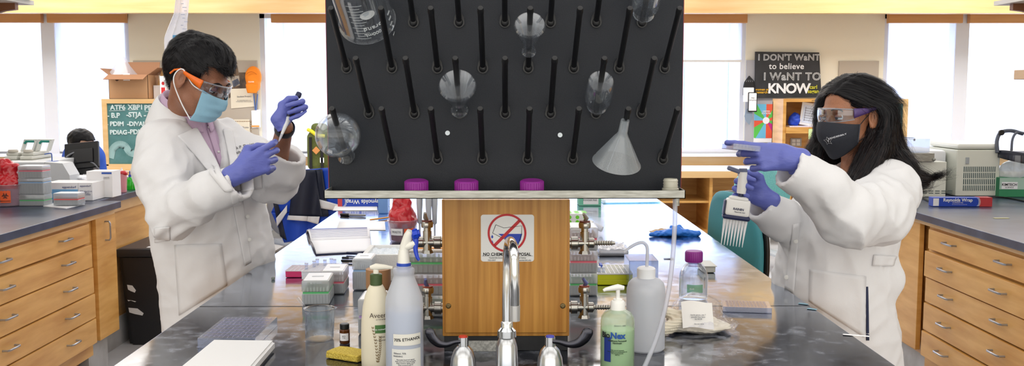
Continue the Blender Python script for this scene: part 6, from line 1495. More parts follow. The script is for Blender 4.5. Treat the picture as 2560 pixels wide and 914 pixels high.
jpatch(((768, 540), (800, 541), (796, 560), (766, 552)), 'white_stripe', JW, -.034, 8, 4)
jpatch(((690, 545), (718, 512), (718, 530), (692, 565)), 'white_stripe', JW, -.03, 8, 4)
jpatch(((790, 424), (806, 422), (822, 540), (808, 541)), 'navy_trim', JN, -.026, 6, 10)
jpatch(((800, 498), (850, 512), (850, 528), (804, 520)), 'white_stripe', JW, -.034, 8, 4)
jpatch(((680, 490), (692, 500), (718, 600), (700, 590)), 'navy_lining', JN, -.01, 6, 10)
jpatch(((734, 430), (862, 418), (862, 428), (734, 440)), 'shoulder_fold', JB, .12, 10, 4)
# ---------------------------------------------------------------- people
COAT = mat('white coat cotton', (226, 226, 228), .85, bump=.12, bscale=500)
GLOVE = mat('periwinkle nitrile', (100, 110, 190), .42, bump=.45, bscale=70, bscale3=(1, 1, 2.5), bdist=.0025)
HAIR = mat('black hair', (12, 11, 15), .5, bump=.3, bscale=160, spec=.25); HAIRB = mat('hair strand', (17, 16, 21), .42, spec=.3); HAIRC = mat('brown hair strand', (48, 34, 32), .45, spec=.3)
def skinm(name, rgb): return mat(name, rgb, .48, bump=.15, bscale=300, bdist=.001, vary=tuple(int(q*.93) for q in rgb), sss=.12)
V3 = Vector
def fpos(px): return P(*px)
def torsoframe(face): f = V3((math.cos(R(face)), math.sin(R(face)), 0)); return f
def headframe(c, face, pitch, roll=0):
    """x forward, y to the person's left, z up"""
    return T(*c) @ RZ(face) @ RY(pitch) @ RX(roll)
def head_sdf(F, M, s=1.):
    E = lambda c, r: F.ell(M, [q*s for q in c], [q*s for q in r])
    W = lambda p: tuple(M @ (V3(p)*s))
    C = lambda a, b, ra, rb: F.rc(W(a), W(b), ra*s, rb*s)
    F.add(E((-.014, 0, .03), (.096, .075, .086))); F.add(E((.026, 0, -.028), (.062, .059, .082)), .02)
    F.add(C((.01, .046, -.07), (.066, .012, -.098), .018, .018), .02); F.add(C((.01, -.046, -.07), (.066, -.012, -.098), .018, .018), .02)
    F.add(C((.079, -.034, .018), (.079, .034, .018), .010, .010), .012)   # brow
    F.add(C((.085, 0, .004), (.106, 0, -.036), .007, .012), .01)         # nose
    F.add(E((.094, .011, -.04), (.011, .007, .007)), .006); F.add(E((.094, -.011, -.04), (.011, .007, .007)), .006)
    F.add(E((.06, .036, -.03), (.026, .024, .022)), .015); F.add(E((.06, -.036, -.03), (.026, .024, .022)), .015)  # cheeks
    for k in (1, -1):
        F.sub(E((.092, k*.031, -.0), (.014, .017, .010)), .012)
        F.add(E((.070, k*.031, 0.0), (.012, .0135, .011)), .004)
    F.add(E((.088, 0, -.066), (.012, .022, .006)), .006); F.add(E((.087, 0, -.077), (.012, .019, .007)), .005)   # lips
    for k in (1, -1):
        F.add(E((-.012, k*.079, -.008), (.020, .007, .032)), .006); F.sub(E((-.004, k*.0865, -.004), (.010, .0085, .018)), .003); F.add(E((-.006, k*.080, -.03), (.010, .007, .012)), .004)
def hand_sdf(F, wrist, X, Y, left, curls, thumb, s=1., splay=(6, 2, -2, -7), flexed=False, fl=1.):
    """X wrist->knuckles, Y toward the thumb. curls: per finger (mcp, pip, dip) degrees. thumb: list of three local points"""
    X = V3(X).normalized(); Y = V3(Y); Y = (Y-X*Y.dot(X)).normalized(); Z = X.cross(Y)*(-1 if left else 1)  # dorsal
    W = lambda p: tuple(V3(wrist)+(X*p[0]+Y*p[1]+Z*p[2])*s)
    C = lambda a, b, ra, rb, k=.006: F.add(F.rc(W(a), W(b), ra*s, rb*s), k*s)
    ks = [(.088, .030), (.091, .0095), (.086, -.0105), (.078, -.029)]
    for i, (x, y) in enumerate(ks):
        C((.012, y*.55, 0), (x-.008, y*.97, .001), .0165, .0118, .014)
    C((.01, .016, -.004), (.045, .026, -.008), .016, .015, .014)
    if not flexed: C((-.03, 0, 0), (.01, 0, 0), .0255, .0265, .015); C((-.03, .008, 0), (.012, .010, 0), .0225, .0225, .01); C((-.03, -.008, 0), (.012, -.010, 0), .0225, .0225, .01)
    L = [tuple(q_*fl for q_ in l_) for l_ in [(.043, .026, .020), (.047, .030, .021), (.043, .027, .020), (.034, .021, .018)]]
    tips = []
    for i, (x, y) in enumerate(ks):
        p = V3((x, y, .001)); a = 0; sp = R(splay[i]); r = [.0102, .0103, .0098, .0088][i]
        for j in range(3):
            a += R(curls[i][j]); d = V3((math.cos(a)*math.cos(sp), math.sin(sp), -math.sin(a))); q = p+d*L[i][j]
            C(tuple(p), tuple(q), r, r*.93, .0035); p = q; r *= .93
        tips.append(V3(W(tuple(p))))
    t = [V3(q) for q in thumb]
    C((.018, .022, -.006), tuple(t[0]), .017, .0145, .01); C(tuple(t[0]), tuple(t[1]), .0125, .0115, .005); C(tuple(t[1]), tuple(t[2]), .0115, .0095, .004)
    return tips, W
def gloved_hand(root, wrist, X, Y, left, curls, thumb, cuff, s=1., name='glove', **k):
    w = V3(wrist); F = Field([w[i]-.2*s for i in range(3)], [w[i]+.2*s for i in range(3)], .0026)
    tips, W = hand_sdf(F, wrist, X, Y, left, curls, thumb, s, **k)
    c = V3(cuff); d = (c-w)
    F.add(F.rc(tuple(w-d*.1), tuple(c), .0262*s, .031*s), .008)
    dn = d.normalized()
    F.F = np.maximum(F.F, F.plane(c-dn*.004, dn))
    F.add(F.rc(tuple(c-dn*.0075), tuple(c-dn*.0070), .0325*s, .0325*s)*0+np.maximum(np.abs(F.plane(c-dn*.006, dn))-.0016, F.rc(tuple(c-dn*.03), tuple(c), .0318*s, .0318*s)), .003)
    def disp(p): 
        q = p*38; return .0009*noise.noise(q*1.3)+.0011*noise.noise(V3((q.x*.6+q.z*.5, q.y*.6, q.z*1.6)))
    me = F.mesh(name, disp); o = meshobj(name, me, GLOVE, None, angle=180); adopt(o, root); return o, tips, W
def sleeve(F, pts, rs, k=.03):
    for i in range(len(pts)-1): F.add(F.rc(tuple(pts[i]), tuple(pts[i+1]), rs[i], rs[i+1]), k)
def strands(name, root, src, flow, n, L, w, m, lift=.002, seed=1, segs=5, keep=None, jit=.25, curlz=0):
    """fine hair on the surface of mesh object src; flow(point, normal)->direction"""
    rnd = random.Random(seed); me = src.data; polys = me.polygons; bv = bvh_of(src); b = B(); V = b.bm.verts; cnt = 0
    idx = [rnd.randrange(len(polys)) for _ in range(n)]
    for k in idx:
        p = polys[k]; c = V3(p.center); nn = V3(p.normal)
        if keep and not keep(c): continue
        pts = [c+nn*lift*.3]; l = L*(.6+.7*rnd.random()); d0 = V3((rnd.gauss(0, jit), rnd.gauss(0, jit), rnd.gauss(0, jit))); li = lift*(.4+rnd.random()*1.3)
        for q in range(segs):
            nr = bv.find_nearest(pts[-1]); f = (flow(pts[-1], nr[1])+d0).normalized(); 
            f = (f-nr[1]*f.dot(nr[1])*.9)
            if f.length < 1e-4: break
            np_ = pts[-1]+f.normalized()*(l/segs); nr2 = bv.find_nearest(np_)
            if (np_-nr2[0]).dot(nr2[1]) < li*((q+1)/segs): np_ = nr2[0]+nr2[1]*(li*((q+1)/segs))
            pts.append(np_)
        if len(pts) < 3: continue
        side = (pts[1]-pts[0]).cross(nn).normalized()*w; prev = None
        for q, pt in enumerate(pts):
            tp = 1-.8*(q/(len(pts)-1))**2; a, c2 = V.new(pt-side*tp), V.new(pt+side*tp)
            if prev: b.bm.faces.new((prev[0], prev[1], c2, a))
            prev = (a, c2)
    o = b.done(name, m, smooth=False, fixn=False); adopt(o, root); return o
def headgrid(M, fn, nu, nv, name, m, root, th=.0015, ang=60):
    b = B(); b.grid(lambda i, j: M @ V3(fn(i, j)), nu, nv); o = b.done(name, m, angle=ang, fixn=False); adopt(o, root)
    if th: mo = o.modifiers.new('s', 'SOLIDIFY'); mo.thickness = th; mo.offset = 0
    return o
def wtube(pts, r, name, m, root, seg=8, n=6):
    b = B(); b.tube(bez(pts, n), r, seg); o = b.done(name, m); adopt(o, root); return o
def leg_and_shoe(F, hip, x, y, dirf, r=.075):
    F.add(F.rc(hip, (x, y, .5), .068, .05), .03); F.add(F.rc((x, y, .5), (x, y, .09), .06, .042), .02)
def shoes(root, feet, f, m):
    for (x, y) in feet:
        F = Field((x-.2, y-.2, 0), (x+.2, y+.2, .14), .006); F.add(F.rc((x-f.x*.03, y-f.y*.03, .045), (x+f.x*.14, y+f.y*.14, .035), .043, .038)); F.add(F.rc((x, y, .05), (x, y, .1), .045, .045), .02)
        F.F = np.maximum(F.F, .004-F.Z); me = F.mesh('shoe'); o = meshobj('shoe', me, m, None, angle=60); adopt(o, root)
def crease(p):
    w = V3((p.x+.03*noise.noise(p*5), p.y, p.z+.03*noise.noise(p*4+V3((7, 0, 0)))))
    a = noise.noise(V3((w.x*9+w.z*2.5, w.y*9, w.z*3.2))); c = noise.noise(V3((w.x*15-w.z*9, w.y*15, w.z*12)))
    return .020*(.3-min(abs(a), .45))+.009*(.25-abs(c))+.0018*noise.noise(p*32)
def folds(axis_fn, amp):
    return lambda p: amp*(noise.noise(V3((p.x*9, p.y*9, p.z*3.2)))*1.0+.45*noise.noise(V3((p.x*20, p.y*20, p.z*7))))
# ================================================================ man
mr_ = thing('person', 'man in white lab coat, blue mask and gloves pipetting by the bench, left', 'person', (-1.03, 3.27, 0))
mface = -30; mf = torsoframe(mface); ml = V3((-mf.y, mf.x, 0))
SK1 = skinm('tan skin', (152, 102, 76))
hM = headframe(P(497, 195, 3.06), mface+15, 29, 0); HS = 1.0; hS = hM @ Matrix.Scale(HS, 4)
shR, shL = V3(P(408, 356, 3.04)), V3(P(556, 348, 3.32))
elR, wrR = V3(P(432, 532, 2.93)), V3(P(600, 430, 2.80))
elL, wrL = V3(P(684, 446, 3.16)), V3(P(712, 318, 2.935))
nb = P(456, 296, 3.17)
hip = P(520, 740, 3.27)
# body: one continuous mesh
lo = (-1.45, 2.6, 0.02); hi = (-.55, 3.65, 1.75)
F = Field(lo, hi, .0075)
head_sdf(F, hM, HS*.99)
F.add(F.rc(tuple(hM @ V3((-.02, 0, -.05))), nb, .050, .055), .03)
F.add(F.rc((nb[0]+.01, nb[1], nb[2]-.15), (hip[0], hip[1], 1.0), .10, .12), .04); F.add(F.rc(nb, (nb[0], nb[1], nb[2]-.15), .06, .08), .02); F.add(F.rc(tuple(shR), tuple(shL), .045, .045), .03)
F.add(F.rc((hip[0]+.01, hip[1], 1.0), (hip[0]+.02, hip[1], .82), .11, .10), .04)
for a, c, w_ in ((shR, elR, wrR), (shL, elL, wrL)):
    F.add(F.rc(tuple(a), tuple(c), .048, .038), .02); F.add(F.rc(tuple(c), tuple(w_), .038, .0255), .01)
hx_, hy_ = hip[0], hip[1]
ftR = (hx_-ml.x*.1, hy_-ml.y*.1); ftL = (hx_+ml.x*.1, hy_+ml.y*.1)
for ft in (ftR, ftL): leg_and_shoe(F, (ft[0], ft[1], .85), ft[0], ft[1], mf)
me = F.mesh('body'); body = meshobj('body', me, SK1, None, angle=180); adopt(body, mr_)
# finer head over the coarse one is avoided: refine with its own field, body keeps neck
F = Field([hM.translation[i]-.16 for i in range(3)], [hM.translation[i]+.16 for i in range(3)], .0035)
head_sdf(F, hM, HS); F.add(F.rc(tuple(hM @ V3((-.02, 0, -.05))), nb, .051, .056), .03)
me = F.mesh('face'); fo = meshobj('face', me, SK1, None, angle=180); adopt(fo, mr_); fbv = bvh_of(fo)
# trousers
F = Field((hx_-.4, hy_-.4, .06), (hx_+.4, hy_+.4, 1.02), .01)
for ft in (ftR, ftL): F.add(F.rc((ft[0]+.02, ft[1], .86), (ft[0]+.01, ft[1], .48), .078, .065), .03); F.add(F.rc((ft[0]+.01, ft[1], .48), (ft[0], ft[1], .08), .065, .055), .02)
F.add(F.rc((hx_+.02, hy_, .90), (hx_+.02, hy_, .86), .10, .11), .03); me = F.mesh('trousers', folds(0, .004)); o = meshobj('trousers', me, mat('dark trousers', (38, 42, 56), .8), None, angle=180); adopt(o, mr_)
shoes(mr_, (ftR, ftL), mf, mat('dark shoes', (30, 28, 28), .5))
# shirt
SHIRT = mat('lilac shirt', (196, 170, 196), .75, bump=.2, bscale=200)
F = Field((-1.4, 2.9, 1.05), (-.7, 3.6, 1.48), .005)
cx_, cy_ = nb[0], nb[1]
F.add(F.loft([(1.05, P(508, 0, 3.22).x, 3.24, .17, .138, .12), (1.15, P(500, 0, 3.22).x, 3.22, .17, .135, .12), (1.27, P(487, 0, 3.2).x, 3.20, .165, .126, .11), (1.34, P(475, 0, 3.2).x, 3.19, .13, .105, .09), (1.415, nb[0], nb[1], .072, .07, .065)], mf))
F.add(F.rc((nb[0]+mf.x*.012, nb[1]+mf.y*.012, nb[2]+.0), (nb[0]+mf.x*.035, nb[1]+mf.y*.035, nb[2]+.045), .078, .072), .03)
F.F = np.maximum(F.F, F.plane(V3(nb)+V3((0, 0, .062))+mf*.03, V3((-.15*mf.x, -.15*mf.y, 1))))
F.sub(F.rc((nb[0]+mf.x*.02, nb[1]+mf.y*.02, nb[2]+.03), (nb[0]+mf.x*.035, nb[1]+mf.y*.035, nb[2]+.12), .064, .066), .004)
me = F.mesh('shirt', lambda p: .0025*noise.noise(p*24)); shirt = meshobj('shirt', me, SHIRT, None, angle=180); adopt(shirt, mr_)
# coat
F = Field((-1.45, 2.62, .48), (-.58, 3.6, 1.47), .0068)
zc_ = lambda v, Y=3.22: P(0, v, Y).z
rows = [(.50, P(520, 0, 3.25).x, 3.29, .19, .14, .165), (.82, P(521, 0, 3.25).x, 3.28, .20, .15, .165), (.95, P(519, 0, 3.25).x, 3.26, .21, .168, .165), (1.15, P(500, 0, 3.22).x, 3.22, .195, .155, .145), (1.27, P(487, 0, 3.2).x, 3.20, .19, .145, .13), (1.345, P(474, 0, 3.2).x, 3.19, .145, .12, .11), (1.415, P(458, 0, 3.2).x, 3.175, .085, .085, .085)]
F.add(F.loft(rows, mf))
sleeve(F, [shR, V3(P(402, 430, 2.97)), elR], [.074, .076, .080], .05); sleeve(F, [elR+V3((0, 0, .0)), V3(P(520, 485, 2.86)), V3(P(606, 452, 2.80))], [.078, .062, .053], .02)
sleeve(F, [shL, V3(P(620, 400, 3.26)), elL], [.075, .075, .078], .05); cu = V3(P(720, 384, 3.05)); sleeve(F, [elL, V3(P(703, 418, 3.10)), cu+V3((.01, -.02, .05))], [.078, .070, .065], .02)
# cuffs cut and hollow
d = (V3(P(606, 452, 2.80))-V3(P(520, 485, 2.86))).normalized(); cR = V3(P(606, 452, 2.80))+d*.0; cR = cR-d*.004
F.sub(np.maximum(-F.plane(cR, d), F.rc(tuple(cR), tuple(cR+d*.12), .085, .085)))
F.sub(F.rc(tuple(cR-d*.05), tuple(cR+d*.04), .036, .041))
dl = (V3(P(728, 355, 3.0))-elL).normalized(); dl = V3((.48, -.28, .83)).normalized(); 
F.sub(np.maximum(-F.plane(cu, dl), F.rc(tuple(cu), tuple(cu+dl*.14), .10, .10)))
ds_ = (cu+V3((.01, -.02, .05))-V3(P(703, 418, 3.10))).normalized(); F.sub(F.rc(tuple(cu-ds_*.05), tuple(cu+ds_*.05), .038, .045))
_k = F.F.copy(); _m = F.mesh('u'); cbu = BVHTree.FromPolygons([v.co.copy() for v in _m.vertices], [tuple(p.vertices) for p in _m.polygons]); F.F = _k
# neck opening: V wedge at the front
A_ = V3(nb); 
F.sub(F.rc(tuple(A_+V3((0, 0, .03))), tuple(A_+V3((0, 0, .2))), .078, .09), .01)
for q in range(9):
    t_ = q/8; c_ = A_+mf*(.085+.05*t_)+V3((0, 0, .02-.22*t_)); F.sub(F.rc(tuple(c_+mf*.0), tuple(c_+mf*.08), .058*(1-t_)+.008, .07*(1-t_)+.01), .004)
F.F = np.maximum(F.F, .50-F.Z)
def coatdisp(p):
    v = crease(p)
    for e, a in ((elR, 1.0), (elL, .8)):
        r = (p-e).length
        if r < .20: v += a*.017*(.45-abs(math.sin((p-e).dot(V3((.75, .1, -.66)))*38+2.2*noise.noise(p*9))))*max(0, 1-r/.20)
    return v
CUFS = [cR, cu, cu+V3((0, 0, .03))]
me = F.mesh('lab_coat', lambda p: coatdisp(p)*min(1, max(0, min((p-q_).length for q_ in CUFS)-.055)/.06)); coat = meshobj('lab_coat', me, COAT, None, angle=180); adopt(coat, mr_); cb = bvh_of(coat)
# collar and lapels
def ptch(q, name, m=COAT, **k): return patch(cbv, q, name, m, rootp, **k)
cbv, rootp = cb, mr_
def collar_band(nb_, f, rin, rout, zt, zb, name, m, root, gap=34, back=.0, tilt=.0, th=.004, pk=.02):
    """turned down collar: band around the neck, open at the front"""
    fa = math.atan2(f.y, f.x)
    def g(i, j):
        u = i*2-1; a = fa+math.pi+u*R(180-gap); fr = (1+math.cos(a-fa))/2
        if j < .25: r = rin; z = zb+.02+(zt-zb-.02)*j/.25; r = rin+.0*j
        else: q = (j-.25)/.75; r = rin+(rout-rin)*q**.8+pk*q*fr**6; z = zt-(zt-zb+pk*1.2*fr**4)*q**1.2
        return V3(nb_)+V3((math.cos(a)*r+f.x*back, math.sin(a)*r+f.y*back, z-tilt*fr))
    b = B(); b.grid(g, 48, 14); o = b.done(name, m, None, angle=50, fixn=False); adopt(o, root); mo = o.modifiers.new('s', 'SOLIDIFY'); mo.thickness = th; return o
def flap(cu_, q, name, m, root, Yg, off=.006, th=.003, nu=10, nv=20, puff=.006):
    """lapel: quad of pixel corners at guessed depth, snapped to the closed coat surface"""
    def g(i, j):
        u = (q[0][0]*(1-i)+q[1][0]*i)*(1-j)+(q[3][0]*(1-i)+q[2][0]*i)*j; v = (q[0][1]*(1-i)+q[1][1]*i)*(1-j)+(q[3][1]*(1-i)+q[2][1]*i)*j
        h_ = cu_.ray_cast(EYE, ray(u, v).normalized())
        if h_[0] is None: h_ = cu_.find_nearest(P(u, v, Yg))
        return h_[0]+h_[1]*(off+puff*math.sin(math.pi*i))
    b = B(); b.grid(g, nu, nv); o = b.done(name, m, None, angle=60, fixn=False); adopt(o, root); smoothmod(o, 4, .5); mo = o.modifiers.new('s', 'SOLIDIFY'); mo.thickness = th; mo.offset = 0; return o
collar_band(V3(nb)+V3((0, 0, .004)), mf, .076, .120, .078, -.005, 'collar', COAT, mr_, gap=38, tilt=.085, back=.01)
collar_band(V3(nb)+V3((0, 0, .02)), mf, .066, .078, .072, .030, 'shirt_collar', SHIRT, mr_, gap=9, tilt=.068, back=.014, th=.003, pk=.022)
sbv = bvh_of(shirt)
flap(sbv, ((514, 318), (532, 314), (580, 470), (566, 474)), 'shirt_placket', SHIRT, mr_, 3.1, off=.002, th=.0015, nu=4, puff=.001)
for u_, v_ in ((521, 318), (545, 380), (562, 430)):
    p = hit(sbv, u_, v_, .006); b = B(); b.sph(tuple(p), .0042); o = b.done('shirt_button', mat('button white', (220, 220, 216), .3), None); adopt(o, mr_)
flap(cbu, ((436, 340), (490, 318), (584, 478), (566, 478)), 'lapel', COAT, mr_, 3.1)
flap(cbu, ((552, 322), (580, 330), (598, 410), (586, 478)), 'lapel', COAT, mr_, 3.12, nu=6)
# pockets, placket, buttons, embroidery
ptch(((436, 612), (553, 608), (568, 712), (448, 788)), 'pocket', off=.0022, th=.0014)
ptch(((592, 410), (652, 392), (656, 470), (604, 480)), 'pocket', off=.002, th=.0014, nu=8)
ptch(((575, 480), (604, 476), (628, 655), (612, 664)), 'placket', off=.002, th=.0014, nu=6, nv=20)
ptch(((386, 570), (424, 566), (426, 600), (388, 606)), 'half_belt', off=.003, th=.002, nu=8)
def button(u, v): 
    p = hit(cbv, u, v, .008); b = B(); b.lathe([(0, -.004), (.006, -.004), (.0066, -.002), (.0045, -.001), (0, -.0015)], 16, along(p, p-V3(ray(u, v)).normalized()*.1)); o = b.done('button', mat('button white', (220, 220, 216), .3), None); adopt(o, rootp)
button(621, 598); button(616, 540)
def stitched(body, size, u, v, ang, nm='embroidery', m=None, off=.004):
    me = textmesh(body, size, bold=.01, ext=0, align='LEFT', line=1.0)
    s_ = 2400/3.1
    for w in me.vertices:
        a = R(ang); x, y = w.co.x*s_, w.co.y*s_; w.co = hit(cbv, u+x*math.cos(a)-y*math.sin(a)*-1*-1, v-(x*math.sin(a)+y*math.cos(a)), off)
    me.materials.clear(); o = meshobj(nm, me, m or INK, None, smooth=False); adopt(o, rootp)
stitched('k P. Davies', .0135, 590, 371, 14); stitched('bilt University', .0135, 588, 383, 14)
# gloves
# right hand pinching by the pipette tip
g, tips, W_ = gloved_hand(mr_, wrR, V3(P(678, 390, 2.83))-wrR, V3((-.30, -.12, .9)), False, ((30, 36, 16), (44, 38, 16), (55, 42, 20), (64, 46, 22)), ((.052, .046, -.03), (.083, .040, -.046), (.110, .026, -.052)), wrR-(wrR-elR).normalized()*-.002+(elR-wrR).normalized()*.036, s=.98, splay=(-2, -6, -10, -15))
wh = V3(P(697, 300, 2.92))
g2, tips2, W2_ = gloved_hand(mr_, wh, V3((.83, .47, .30)), V3((-.34, 0, .94)), True, ((88, 96, 14), (90, 96, 14), (90, 96, 16), (88, 96, 18)), ((.030, .047, -.004), (.058, .058, -.012), (.080, .054, -.020)), V3(P(712, 318, 2.93)), s=.86, flexed=True, fl=1.2, splay=(3, 1, 0, -2))
# watch
ax_ = (elL-wrL).normalized(); wc = wrL+ax_*.006; b = B(); b.lathe([(.027, -.010), (.0305, -.011), (.0318, 0), (.0305, .011), (.027, .010), (.027, -.010)], 30, along(wc, wc+ax_)); o = b.done('wristwatch', mat('watch black', (22, 24, 32), .4), None); adopt(o, mr_)
# pipette in the left hand
pa, pb_ = V3(P(745, 240, 2.96)), V3(P(698, 351, 2.88)); 
pt = thing('pipette', 'white and navy pipette held in the raised gloved hand of the man', 'pipette', tuple(pa)); PM = along(pa, pb_); Lp = (pb_-pa).length
def ppart(prof, nm, m): b = B(); b.lathe(prof, 20, PM); o = b.done(nm, m, None); adopt(o, pt)
ppart([(0, -.012), (.0085, -.011), (.0095, -.002), (.0085, .004), (.005, .005), (.005, .02), (0, .02)], 'plunger', NAVY)
ppart([(0, .014), (.011, .014), (.0125, .02), (.0125, .072), (.0105, .078), (0, .078)], 'grip_body', mat('grip navy', (24, 30, 56), .35))
ppart([(0, .078), (.0075, .078), (.009, .082), (.0078, .086), (.0066, .10), (.0042, .138), (0, .138)], 'shaft', mat('shaft white', (220, 224, 226), .35))
ppart([(0, .136), (.0042, .136), (.0034, .150), (.0012, Lp+.004), (0, Lp+.004)], 'tip', FROST)
# face mask (surgical)
MB_ = mat('mask pale blue', (138, 182, 204), .75, bump=.25, bscale=260)
def maskf(i, j, flat=0):
    u = (i-.5)*2; w = j; z = -.016-.090*w
    halfw = R(56-4*w); a = u*halfw
    front = .109+.017*math.exp(-((w-.2)/.22)**2)*math.exp(-(u/.25)**2)+.006*math.sin(math.pi*w)*(1-u*u)
    rx = front-.004; ry = .074-.006*w
    x = rx*math.cos(a)**.8 if abs(a) < R(89) else 0; y = ry*math.sin(a)*1.05
    x -= .012*max(0, w-.72)/.28*(1-.3*u*u)
    r_ = .0018*math.sin(w*math.pi*7+u*1.5)*(1-u*u)
    return (x+r_+.003-.004*abs(u)**3, y, z+.012*u*u*(1-2*w)*.8)
headgrid(hS, maskf, 36, 28, 'face_mask', MB_, mr_, .0016)
EL = mat('ear loop white', (240, 242, 244), .6)
for k in (-1, 1):
    e = lambda x, y, z: hS @ V3((x, k*y, z))
    i_ = 0 if k < 0 else 1
    c1, c2 = hS @ V3(maskf(i_, .04)), hS @ V3(maskf(i_, .96))
    wtube([c1, e(.03, .073, -.006), e(-.012, .083, .022), e(-.03, .084, .0), e(-.022, .084, -.03), e(.02, .072, -.075), c2], .0019, 'ear_loop', EL, mr_, n=5)
# eyes & brows
def eyes(M, root, s=1., look=(1, 0, -.1), closed=False, skin=None):
    for k in (1, -1):
        c = M @ V3((.0745, k*.031, .0)); b = B(); b.sph(tuple(c), .0128); o = b.done('eye', mat('eye white', (225, 220, 214), .25), None); adopt(o, root)
        d = (M.to_3x3() @ V3(look)).normalized(); b = B(); b.lathe([(0, .0131), (.0026, .0130)], 16, along(c, c+d)); b.lathe([(.0026, .01302), (.006, .0116)], 18, along(c, c+d))
        o = b.done('iris', mat('dark iris', (38, 22, 14), .2), None); adopt(o, root)
        b = B()  # lids
        def lid(i, j, up):
            a = R(-75+150*i); e0 = R(58 if closed and up else 8) if up else R(-30); e = (R(88)-(R(88)-(-R(6) if closed else e0*.6))*j) if up else (R(-85)+(R(-85)*-1-R(23))*j)
            v = V3((math.cos(e)*math.cos(a), math.cos(e)*math.sin(a), math.sin(e)))*.0139; return c+M.to_3x3() @ v
        b.grid(lambda i, j: lid(i, j, True), 14, 6); b.grid(lambda i, j: lid(i, j, False), 14, 4); o = b.done('eyelid', skin, None, angle=180); adopt(o, root)
        jj = 1.0; pts = [lid(i/8, 1, True) for i in range(9)]; b = B(); b.tube(pts, .0011, 6); o = b.done('eyelash', INK, None); adopt(o, root)
        pts = [M @ V3((.0865-.25*(q*.009)**1.5*6-.0, k*(.014+.0088*q), .021+.004*math.sin(q*.8)-.0009*q)) for q in range(5)]; pts = [(lambda h_: h_[0]+h_[1]*.0012)(fbv.find_nearest(q)) for q in pts]; b = B(); b.tube(bez(pts, 4), [.0022]*6+[.003]*6+[.0025]*4+[.0012], 7); o = b.done('eyebrow', HAIR, None); adopt(o, root)
eyes(hS, mr_, look=(1, 0, -.5), closed=True, skin=SK1)
# safety glasses
LENS = clear('safety lens', (240, 246, 252), .04, edge=.75, base=.05)
def glasses(M, root, temple, lens=LENS, zz=0.0):
    def lf(i, j):
        u = (i-.5)*2; a = u*R(58); h = (.021-.006*u*u)*(1.0); z = .004+zz-(j-.5)*2*h-(.009*(1-min(1, abs(u)/.16)) if j > .5 else 0)*(j-.5)*-2
        return (.108*math.cos(a)+.0-.004*abs(j-.5), .084*math.sin(a), z)
    headgrid(M, lf, 40, 8, 'lens', lens, root, .002, 60)
    b = B(); pts = [M @ V3(lf(i/24, 0)) for i in range(25)]; b.tube(pts, .0017, 6); pts = [M @ V3(lf(i/24, 1)) for i in range(25)]; b.tube(pts, .0013, 6); o = b.done('lens_rim', clear('rim plastic', (225, 230, 240), .1, milk=.35, edge=.6), None); adopt(o, root)
    for k in (1, -1):
        b = B()
        def tf(i, j):
            w = .011*(1-i)**1.3+.0035; return M @ V3((.060-.085*i, k*(.0735+.010*math.sin(i*2.2)), .008+zz+.010*i-(j-.5)*2*w))
        b.grid(tf, 12, 2); b.tube([M @ V3((-.022, k*.083, .018+zz)), M @ V3((-.04, k*.081, .006+zz)), M @ V3((-.05, k*.079, -.012+zz))], .003, 6)
        o = b.done('temple_arm', temple, None, fixn=False); adopt(o, root); mo = o.modifiers.new('s', 'SOLIDIFY'); mo.thickness = .003
glasses(hS, mr_, mat('orange temple', (236, 110, 20), .3))
# hair
F = Field([hS.translation[i]-.20 for i in range(3)], [hS.translation[i]+.20 for i in range(3)], .0045)
E = lambda c, r: F.ell(hS, c, r)
F.add(E((-.018, 0, .047), (.101, .082, .088))); F.add(E((.02, 0, .090), (.060, .056, .034)), .03); F.add(E((-.07, 0, .03), (.05, .07, .085)), .03)
x_, y_, z_ = F.loc(hS)
cut = np.minimum(np.minimum(.062-z_, 9+0*z_), 9)      # keep above hairline
reg = np.minimum(np.minimum(.058+.25*np.abs(y_)-z_, np.maximum(x_-.040, .012-z_)), np.maximum(x_+.030, -.062-z_))
F.F = np.maximum(F.F, reg); F.F = np.maximum(F.F, -(F.ell(hS, (-.012, .084, -.008), (.027, .02, .036)))); F.F = np.maximum(F.F, -(F.ell(hS, (-.012, -.084, -.008), (.027, .02, .036))))
def hd(p):
    l = hS.inverted() @ p; a = V3((l.x*30, l.y*60, l.z*34)); return (.0055*noise.noise(a)+.003*noise.noise(a*2.3))*(1 if l.z > .03 else .4)
me = F.mesh('hair', hd); hair = meshobj('hair', me, HAIR, None, angle=180); adopt(hair, mr_)
R3 = hS.to_3x3()
def flowm(p, n):
    l = hS.inverted() @ p; d = V3((.9, -.25*(1 if l.y > 0 else -1)*0-.35, -.15)) if l.z > .04 else V3((-.35, 0, -1)) if l.x < .01 else V3((.15, 0, -1))
    if l.x < -.06: d = V3((-.3, 0, -.9))
    return R3 @ d
strands('hair_strands', mr_, hair, flowm, 14000, .040, .0004, HAIRB, lift=.004, seed=3, segs=5, jit=.13)
def flowup(p, n): return (n*.9+V3((random.uniform(-.4, .4), random.uniform(-.4, .4), .3)))
